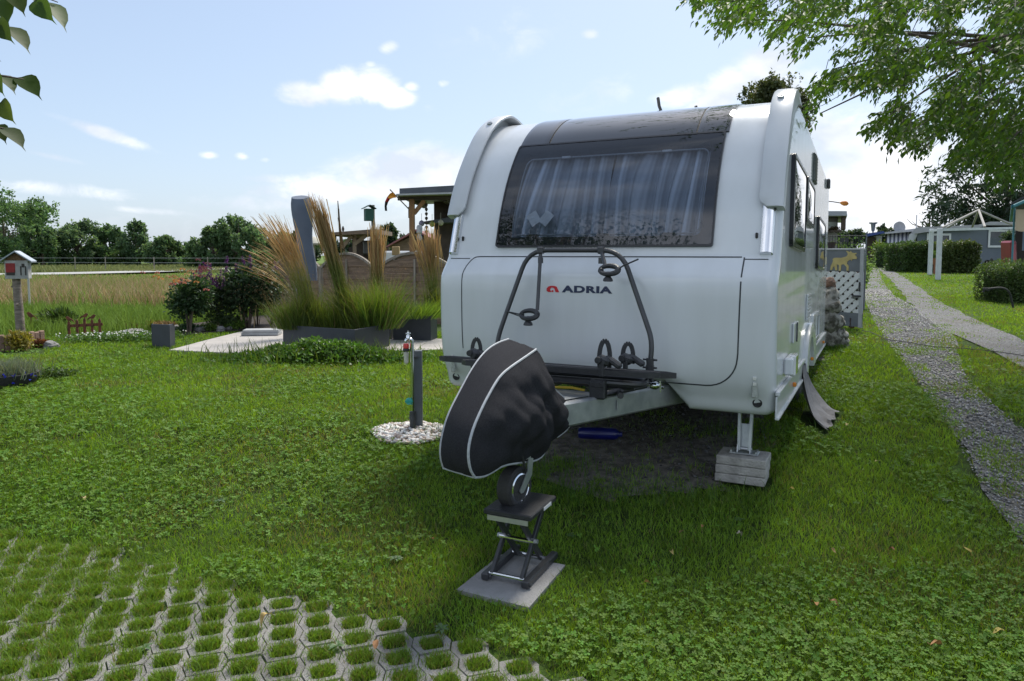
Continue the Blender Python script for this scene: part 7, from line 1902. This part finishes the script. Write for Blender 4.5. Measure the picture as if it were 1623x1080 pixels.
lo = lf.build('leaves', leafmat('linden_leaf', .5, .5, (1.5, 1.35, .35), .2), lt, smooth=60)
at_ = lo.data.attributes.new('col', 'FLOAT_COLOR', 'POINT'); nv = len(lo.data.vertices); per = len(HB) * 3
cc = np.repeat(vary((.050, .085, .022), nv // per, g, .3), per, 0); c4 = np.ones((nv, 4), np.float32); c4[:, :3] = cc; at_.data.foreach_set('color', c4.ravel())

# the rest of its crown, over and behind the photographer
g = np.random.default_rng(404); nc = 60
cc_ = np.stack([g.uniform(-3.8, .2, nc), g.uniform(-3.4, .8, nc), g.uniform(5.0, 8.5, nc)], 1)
k = g.integers(0, nc, 9000); P = cc_[k] + g.normal(0, .40, (9000, 3)); w = P + np.array(LT0)
u, v = px_of(w); vis = (w[:, 1] > -.2) & (np.nan_to_num(u, nan=-999) > -80) & (np.nan_to_num(u, nan=-999) < 1700) & (np.nan_to_num(v, nan=-999) > -60) & (np.nan_to_num(v, nan=-999) < 1150)
P = P[~vis & (P[:, 2] > 2.8)]; n = len(P)
V, F, CC = leaf_cards(P, g.uniform(.07, .12, n), g.uniform(.06, .09, n), rdir(n, g, -.6), rdir(n, g, 1.0), vary((.050, .085, .022), n, g, .3)); np_mesh('crown', V, F, CC, lo.data.materials[0], lt)
m = MB()
for q in range(0, nc, 2):
    e = Vector(cc_[q]); s0 = Vector((0, .05, 2.4 + .05 * q)); m.tube([s0, s0.lerp(e, .5) + Vector((0, 0, .3)), e], [.05, .03, .008], 5)
m.build('limbs', BARK, lt)
# ------------------------------------------------------------------ lawn
PADP = [(p.x, p.y) for p in PAD]; TERP = [(p.x, p.y) for p in TERR]; BEDP = [(p.x, p.y) for p in BED]; PLP = [(p.x, p.y) for p in pl]; PL2P = [(p.x, p.y) for p in p2]
SLABP = SLAB
GRAVEL_MUD = PADP
def lawn_density(x, y):
    """0..1: how thick the turf stands"""
    d = np.ones_like(x)
    ro = fbm(x * 2.2, y * 2.2, 3)
    for T in TRACKS:
        xx = x + (fbm(x * 3, y * 3, 9) - .5) * .75; yy = y + (fbm(x * 3 + 50, y * 3, 10) - .5) * .75
        d = np.where(inpoly(xx, yy, T), .03 + .75 * np.clip((ro - .51) * 7, 0, 1), d)
    inp = inpoly(x + (fbm(x * 2.5, y * 2.5, 11) - .5) * 1.1, y + (fbm(x * 2.5 + 9, y * 2.5, 12) - .5) * 1.1 - .12, PADP)
    d = np.where(inp, np.where(fbm(x * 3, y * 3, 15) > .56, .32, .03), d)
    for q in (TERP, BEDP, SLABP, PLP, PL2P, SHEETP): d = np.where(inpoly(x, y, q), 0, d)
    r2 = ((x - c0.x) / .31) ** 2 + ((y - c0.y) / .27) ** 2; d = np.where(r2 < .95, 0, d)
    r3 = ((x - LEGO.x) / .22) ** 2 + ((y - LEGO.y) / .22) ** 2; d = np.where(r3 < .8, 0, d)
    return d
pav_poly = EDGEP
# how far a point is from the nearest paver cell centre decides whether it grows in a cell
def cell_dist(x, y):
    q = np.stack([x - org.x, y - org.y], 1); b = q @ PB / PITB; a = q @ PA / PITA
    best = np.full(x.shape, 9.0)
    for db in (-1, 0, 1):
        i = np.round(b) + db; off = np.where(np.mod(i, 2) == 1, .5, 0)
        j = np.round(a - off) + off
        best = np.minimum(best, np.maximum(np.abs(b - i) / .365, np.abs(a - j) / .33))
    return best
bins = [1.55, 2.2, 3, 4, 5.5, 7.5, 10, 14, 20, 30, 48]
dens = [13500, 12500, 10500, 7400, 4600, 2600, 1300, 560, 190, 65]
wid_ = [.0032, .0034, .0038, .0046, .006, .008, .011, .016, .026, .042]
BX, BY, BH, BW, BC, BT = [], [], [], [], [], []
g = np.random.default_rng(501)
for i in range(len(dens)):
    y0, y1 = bins[i], bins[i + 1]
    mg_ = 1.5 if y0 < 8 else .6
    n = int(dens[i] * (.80 * (y1 ** 2 - y0 ** 2) + 2 * mg_ * (y1 - y0)))
    y = np.sqrt(g.uniform(y0 ** 2, y1 ** 2, n)); x = g.uniform(-1, 1, n) * (.80 * y + mg_)
    if y0 >= 10:   # beyond the garden only the allotments on the right keep short turf
        kx = (x > -.66 * y) & ((x > .18 * y) | (y < 13.0)) ; x, y = x[kx], y[kx]
    d = lawn_density(x, y)
    pv = inpoly(x, y, pav_poly)
    cd_ = cell_dist(x, y); over = fbm(x * 1.6 + 7, y * 1.6, 21)
    gone = np.clip((-x - 1.1) * .30 + (y - 2.7) * .15, 0, .5)           # pavers at the far end are overgrown
    d = np.where(pv, np.where(cd_ < .98, 1.0, np.where(over + gone * .55 > .66, .75, .04 + .06 * gone)), d)
    k = g.random(len(x)) < d * (.55 + .75 * fbm(x * 1.3, y * 1.3, 31))
    x, y, pv, cd_ = x[k], y[k], pv[k], cd_[k]
    n = len(x)
    hh = g.uniform(.020, .050, n) * (.7 + .7 * fbm(x * 2, y * 2, 33)); hh = np.where(pv, hh * .85, hh)
    near = np.hypot((x - .1), (y - 3.55)) ; hh = np.where((near < .7) & (near > .3), hh * 1.15, hh)
    tall = fbm(x * .8 + 3, y * .8, 41); hh = hh * np.where((x > .9) & (y < 6.5) & (y > 3.6), 1.15, 1)
    t = fbm(x * .9, y * .9, 35)[:, None]; t2 = vnoise(x * 7, y * 7, 36)[:, None]
    ca = np.array([[.112, .220, .020]]); cb = np.array([[.198, .318, .034]]); cy = np.array([[.20, .19, .07]])
    c = ca * (1 - t) + cb * t; c = c * (.8 + .4 * t2); dp_ = np.clip((fbm(x * 1.1 + 20, y * 1.1, 91) - .58) * 6, 0, 1); dry = (g.random(n) < .05 + .38 * dp_)[:, None]; c = np.where(dry, cy, c) * g.uniform(.7, 1.3, (n, 1))
    c = np.where((pv & (g.random(n) < .08))[:, None], np.array([[.21, .18, .07]]), c)
    BX.append(x); BY.append(y); BH.append(hh * (1 if y0 < 7 else 1.15)); BW.append(np.full(n, wid_[i])); BC.append(c)
# turf standing in the cells of the pavers
if len(CELLS):
    cz = CELLS[(CELLS[:, 1] < 5) & (np.abs(CELLS[:, 0]) < 4.2)]
    for cx0, cy0 in cz:
        if abs(cx0) > .85 * cy0 + 1.3: continue
        fn = float(fbm(np.array([cx0 * 2.1]), np.array([cy0 * 2.1]), 77)[0]); gone = min(.6, max(0, (-cx0 - 1.1) * .30 + (cy0 - 2.7) * .15))
        n = int(200 + 380 * fn + 200 * gone); spread = .80 + .25 * gone + .35 * max(0, fn - .35) + .55 * float(g.random()) ** 3
        a_, b_ = g.normal(0, .42, n) * spread, g.normal(0, .42, n) * spread; kk = (np.abs(a_) < 1.0 * spread) & (np.abs(b_) < 1.0 * spread); a_, b_ = a_[kk], b_[kk]; n = len(a_)
        x = cx0 + PB[0] * b_ * PITB * .44 + PA[0] * a_ * PITA * .40; y = cy0 + PB[1] * b_ * PITB * .44 + PA[1] * a_ * PITA * .40
        BX.append(x); BY.append(y); BH.append(g.uniform(.024, .056, n) * (.75 + .7 * fn)); BW.append(np.full(n, .0031))
        c = np.array([[.135, .235, .028]]) * g.uniform(.6, 1.35, (n, 1)); c = np.where((g.random(n) < .10)[:, None], np.array([[.20, .165, .065]]), c); BC.append(c)
x, y, hh, ww, c = map(np.concatenate, (BX, BY, BH, BW, BC))
P = np.stack([x, y, zgv(x, y) - .004], 1)
V, F, C = blades(P, hh, ww, .75, c, np.clip(c * 1.25, 0, 1), seed=502)
tag(np_mesh('lawn_grass', V, F, C, BLADE), kind='stuff')
print('lawn blades', len(x))

# clover and other low leaves among the turf
g = np.random.default_rng(511)
X_, Y_, S_ = [], [], []
for (y0, y1, dn, sz) in ((1.55, 3, 3000, 1.0), (3, 5, 2100, 1.0), (5, 8, 1000, 1.25), (8, 12, 260, 1.6)):
    n = int(dn * (.80 * (y1 ** 2 - y0 ** 2) + 2.4 * (y1 - y0)))
    y = np.sqrt(g.uniform(y0 ** 2, y1 ** 2, n)); x = g.uniform(-1, 1, n) * (.80 * y + 1.2)
    w = fbm(x * .9 + 11, y * .9, 51) + .25 * fbm(x * 4, y * 4, 52) - .125
    w = w + np.where((x > -.2) & (x < 1.8) & (y < 3.3), .09, 0) + np.where((x < -.3) & (x > -1.6) & (y > 3.0) & (y < 4.4), .06, 0)
    k = (g.random(n) < np.clip(.05 + (w - .44) * 4, .04, .72)) & (lawn_density(x, y) > .9) & ~inpoly(x, y, pav_poly)
    X_.append(x[k]); Y_.append(y[k]); S_.append(np.full(k.sum(), sz))
x, y, sz = map(np.concatenate, (X_, Y_, S_)); n = len(x)
zt = zgv(x, y) + g.uniform(.018, .055, n)
base = np.stack([x, y, zt], 1); r = sz * g.uniform(.007, .0125, n); rot = g.uniform(0, 6.28, n); tl = g.normal(0, .32, (n, 2))
Vs, Fs, Cs = [], [], []
cl = vary((.104, .200, .025), n, g, .32, .16)
lobe = [(0, 0), (.55, .55), (.50, 1.05), (0, 1.18), (-.50, 1.05), (-.55, .55)]
for q in range(3):
    th = rot + q * 2 * np.pi / 3
    pts = []
    for (a, b) in lobe:
        lx, ly = a * r, b * r * 1.15
        px_, py_ = lx * np.cos(th) - ly * np.sin(th), lx * np.sin(th) + ly * np.cos(th)
        pz_ = px_ * tl[:, 0] + py_ * tl[:, 1] + np.hypot(lx, ly) * .12 + np.abs(lx) * .25
        pts.append(base + np.stack([px_, py_, pz_], 1))
    Vs.append(np.stack(pts, 1)); Cs.append(np.repeat(cl[:, None] * g.uniform(.9, 1.1, (n, 1, 1)), 6, 1))
V = np.concatenate([v.reshape(-1, 3) for v in Vs]); C = np.concatenate([c_.reshape(-1, 3) for c_ in Cs])
i = np.arange(3 * n)[:, None] * 6
tag(np_mesh('clover', V, [i + np.array([[0, 1, 2, 3]]), i + np.array([[0, 3, 4, 5]])], C, leafmat('clover_leaf', .6, .35, (1.3, 1.2, .4), .2)), kind='stuff')
print('clover', n)

# a few broad-leaved weeds (plantain, dandelion) in the turf
def rosette(name, label, o, r0, nl, col, seed, w=.42):
    g = np.random.default_rng(seed); m = MB()
    for q in range(nl):
        a = q * 2.4 + g.normal(0, .2); L = r0 * g.uniform(.6, 1.1); d = Vector((math.cos(a), math.sin(a), 0)); s = Vector((-math.sin(a), math.cos(a), 0)); rows = []
        for t in np.linspace(0, 1, 6):
            ww_ = L * w * math.sin(math.pi * min(1, t * .9 + .08)) * .5; z = .02 + L * (.55 * t - .5 * t * t) + .004 * q / nl; c_ = d * (L * t)
            rows.append([c_ - s * ww_ + Vector((0, 0, z + ww_ * .25)), c_ + Vector((0, 0, z)), c_ + s * ww_ + Vector((0, 0, z + ww_ * .25))])
        m.grid(rows)
    s_ = m.build(name, pmat('weed_leaf_%d' % seed, col, None, 20, .5), smooth=60); s_.location = o; return tag(s_, label, 'weed')
for k, (u, v, r_, lab) in enumerate(((628, 892, .085, 'broad-leaved weed rosette in the lawn before the paving slab'), (535, 1032, .075, 'bright leafy weed growing in a cell of the lattice pavers'), (1500, 800, .08, 'plantain rosette in the shaded turf beside the gravel drive'), (1170, 700 + 130, .07, 'plantain rosette in the clover in front of the concrete slabs'), (700, 1005, .08, 'leafy weed at the edge of the lattice pavers'), (230, 1035, .07, 'greyish leafy weed between overgrown pavers'), (350, 800, .07, 'plantain rosette in the open lawn above the pavers'), (905, 855, .07, 'plantain rosette beside the corner of the paving slab'))):
    rosette('broadleaf_weed', lab, gp(u, v), r_ * .62, 8, (.045, .095, .018), 520 + k)

# fallen leaves, each its own thing
FL = [(1290, 972, .055, (.36, .17, .04), 'curled orange-brown fallen leaf lying in the clover'), (1322, 968, .04, (.30, .14, .05), 'small brown fallen leaf beside the curled orange-brown one'), (1484, 1040, .055, (.40, .19, .05), 'orange fallen leaf near the lower corner of the lawn'), (1582, 1018, .05, (.45, .36, .08), 'yellow fallen leaf close to the frame edge of the lawn'), (1532, 886, .055, (.42, .32, .06), 'slender yellow fallen leaf standing upright in the turf'), (1320, 886, .04, (.42, .30, .10), 'pale yellow fallen leaf in the lawn centre'), (1172, 858, .045, (.40, .36, .26), 'pale bleached fallen leaf before the concrete slabs'), (1065, 888, .045, (.42, .33, .10), 'thin straw-yellow fallen leaf in front of the dark bare earth'), (1025, 938, .04, (.40, .24, .07), 'light brown fallen leaf in the clover near the paving slab'), (1255, 784, .035, (.45, .33, .06), 'yellowish fallen leaf in the grass right of the slabs'), (1342, 682, .05, (.44, .36, .12), 'pale yellow fallen leaf beside the caravan flank'), (1385, 629, .04, (.42, .34, .10), 'small yellow fallen leaf further along the caravan flank'), (1390, 741, .035, (.42, .36, .12), 'small cream fallen leaf midway to the gravel drive'), (420, 995, .06, (.45, .32, .10), 'tan triangular fallen leaf standing in the lattice pavers'), (597, 1038, .05, (.36, .17, .06), 'narrow rust-coloured fallen leaf on the pavers'), (132, 800, .05, (.44, .33, .14), 'pale tan fallen leaf in the lawn on the open side'), (487, 740, .035, (.40, .30, .08), 'small yellow fallen leaf in the middle of the open lawn'), (685, 866, .03, (.36, .13, .03), 'small orange fallen leaf between stand and open lawn'), (1413, 883, .035, (.33, .12, .06), 'reddish fallen leaf in the turf near the drive'), (1080, 855, .03, (.30, .15, .08), 'dull brown fallen leaf before the bare earth'), (1113, 845, .03, (.36, .18, .07), 'rusty fallen leaf beside its dull brown neighbour')]
lmats = {}
for k, (u, v, L, col, lab) in enumerate(FL):
    g = np.random.default_rng(600 + k); m = MB(); rows = []; bend = g.uniform(.5, 1.6); fold = g.uniform(.3, .9)
    for t in np.linspace(0, 1, 8):
        w = L * .30 * math.sin(math.pi * (t * .93 + .05)) ** .8; z = L * .25 * math.sin(t * 3 * bend); row = []
        for s in (-1, -.5, 0, .5, 1): row.append((L * (t - .5), w * s * (1 - .3 * fold), z + abs(s) * w * fold + .05 * L * math.sin(8 * t + s * 3)))
        rows.append(row)
    m.grid(rows)
    m.tube([(L * -.5, 0, 0), (L * -.75, .004, .006)], .0012, 4)
    s_ = m.build('fallen_leaf', pmat('dry_leaf_%d' % k, col, tuple(q * .6 for q in col), 60, .7), smooth=70); p = gp(u, v); s_.location = (p.x, p.y, p.z + .04); s_.rotation_euler = (g.normal(0, .35), g.normal(0, .35), g.uniform(0, 6.28)); tag(s_, lab, 'leaf', 'fallen leaves')
# loose stones of the drive near the camera, darker ones under the caravan, its shade put into their colour
g = np.random.default_rng(701); n = 15000
t = g.random(n) ** 1.1; T1 = np.array(TRACKS[0]); A = np.array([(p.x, p.y) for p in T1L]); B = np.array([(p.x, p.y) for p in T1R])
yy = 3.0 + 19 * t; xl = np.interp(yy, A[:, 1], A[:, 0]); xr = np.interp(yy, B[:, 1], B[:, 0]); x = xl + (xr - xl) * g.uniform(-.05, 1.02, n)
n2 = 4000; pa = np.array(PADP); x2 = g.uniform(-1.2, 2.2, n2); y2 = g.uniform(3.9, 7, n2); kk = inpoly(x2, y2, PADP); x = np.r_[x, x2[kk]]; yy = np.r_[yy, y2[kk]]; n = len(x)
sz = g.uniform(.004, .013, n) * (1 + .05 * yy); q = g.uniform(0, 6.28, n)
oct_ = np.array([[1, 0, 0], [0, 1, 0], [-1, 0, 0], [0, -1, 0], [.2, .1, .7], [0, 0, -.6]]); of_ = np.array([[0, 1, 4], [1, 2, 4], [2, 3, 4], [3, 0, 4], [1, 0, 5], [2, 1, 5], [3, 2, 5], [0, 3, 5]])
W_ = oct_[None] * (sz[:, None] * g.uniform(.6, 1.3, (n, 3)))[:, None, :] * (1 + g.normal(0, .15, (n, 6, 1)))
V = np.stack([W_[..., 0] * np.cos(q)[:, None] - W_[..., 1] * np.sin(q)[:, None], W_[..., 0] * np.sin(q)[:, None] + W_[..., 1] * np.cos(q)[:, None], W_[..., 2]], -1) + np.stack([x, yy, zgv(x, yy) + .014], 1)[:, None]
gc = np.where(np.arange(n)[:, None] < 15000, .19, .075) * np.array([[1, 1, 1.02]]) * g.uniform(.35, 1.7, (n, 1)) * np.where(g.random((n, 1)) < .2, np.array([[1.05, .95, .8]]), 1)
tag(np_mesh('gravel', V.reshape(-1, 3), (np.arange(n)[:, None, None] * 6 + of_[None]).reshape(-1, 3), np.repeat(gc, 6, 0), pm_), kind='stuff')

# ------------------------------------------------------------------ meadow beyond the garden
g = np.random.default_rng(801)
X_, Y_, H_, W2, C_ = [], [], [], [], []
for (y0, y1, dn, w) in ((12.2, 17, 420, .014), (17, 26, 230, .022), (26, 38, 90, .035), (38, 56, 40, .05), (56, 90, 7, .09)):
    n = int(dn * .5 * (y1 ** 2 - y0 ** 2) * .75)
    y = np.sqrt(g.uniform(y0 ** 2, y1 ** 2, n)); x = -g.uniform(.20, .98, n) * y
    k = ~inpoly(x, y, BEDP) & ~((x > -6.5) & (y < 14.2)); x, y = x[k], y[k]; n = len(x)
    b_ = (fbm(x * .25, y * .5, 61) - .5)
    hay = (y + b_ * 4 > 17.8) & (y < 47); green = ~hay
    far = y > 53
    hgt = np.where(hay, g.uniform(.35, .75, n), np.where(far, .35, g.uniform(.16, .42, n) * (1 + .5 * b_)))
    hgt = np.where((y > 27) & (y < 47), hgt * .45, hgt); hgt = np.where((y > 44) & (y < 53.5), .04, hgt)
    ch = np.array([[.36, .28, .16]]) * g.uniform(.75, 1.25, (n, 1)) * (1 + .35 * (fbm(x * .6, y * .9, 63)[:, None] - .5)); cg = np.array([[.17, .27, .045]]) * g.uniform(.7, 1.3, (n, 1)); cf = np.array([[.20, .22, .09]]) * g.uniform(.8, 1.2, (n, 1))
    mix = (hay & (g.random(n) < np.where(y > 28, .40, .72)))[:, None]; c = np.where(mix, ch, np.where(far[:, None], cf, cg))
    X_.append(x); Y_.append(y); H_.append(hgt); W2.append(np.full(n, w)); C_.append(c)
x, y, hh, ww, c = map(np.concatenate, (X_, Y_, H_, W2, C_))
V, F, C = blades(np.stack([x, y, zgv(x, y)], 1), hh, ww, .45, c, seed=802)
tag(np_mesh('meadow_grass', V, F, C, STRAW), kind='stuff')
print('meadow', len(x))
# rougher grass along hedges, tall tufts round the stones and the caravan wheel
g = np.random.default_rng(811); X_, Y_ = [], []
for (u, v, sx_, sy_, n) in ((1290, 640, .25, .12, 250), (1200, 690, .3, .15, 260), (870, 745, .25, .12, 320), (890, 790, .2, .1, 200), (720, 760, .3, .15, 200), (1100, 800, .6, .12, 500), (1240, 560, .2, .2, 0), (660, 690, .25, .06, 120), (1320, 556, .25, .08, 200), (1560, 425, 3, .4, 600), (1500, 428, 2, .4, 400)):
    p = gp(u, v); X_.append(p.x + g.normal(0, sx_, n)); Y_.append(p.y + g.normal(0, sy_, n))
x, y = np.concatenate(X_), np.concatenate(Y_); n = len(x)
k = lawn_density(x, y) > -1; V, F, C = blades(np.stack([x, y, zgv(x, y)], 1), g.uniform(.06, .15, n), np.full(n, .005) * np.maximum(1, y / 6), .6, vary((.07, .14, .02), n, g, .3), seed=812)
tag(np_mesh('rough_grass', V, F, C, BLADE), kind='stuff')
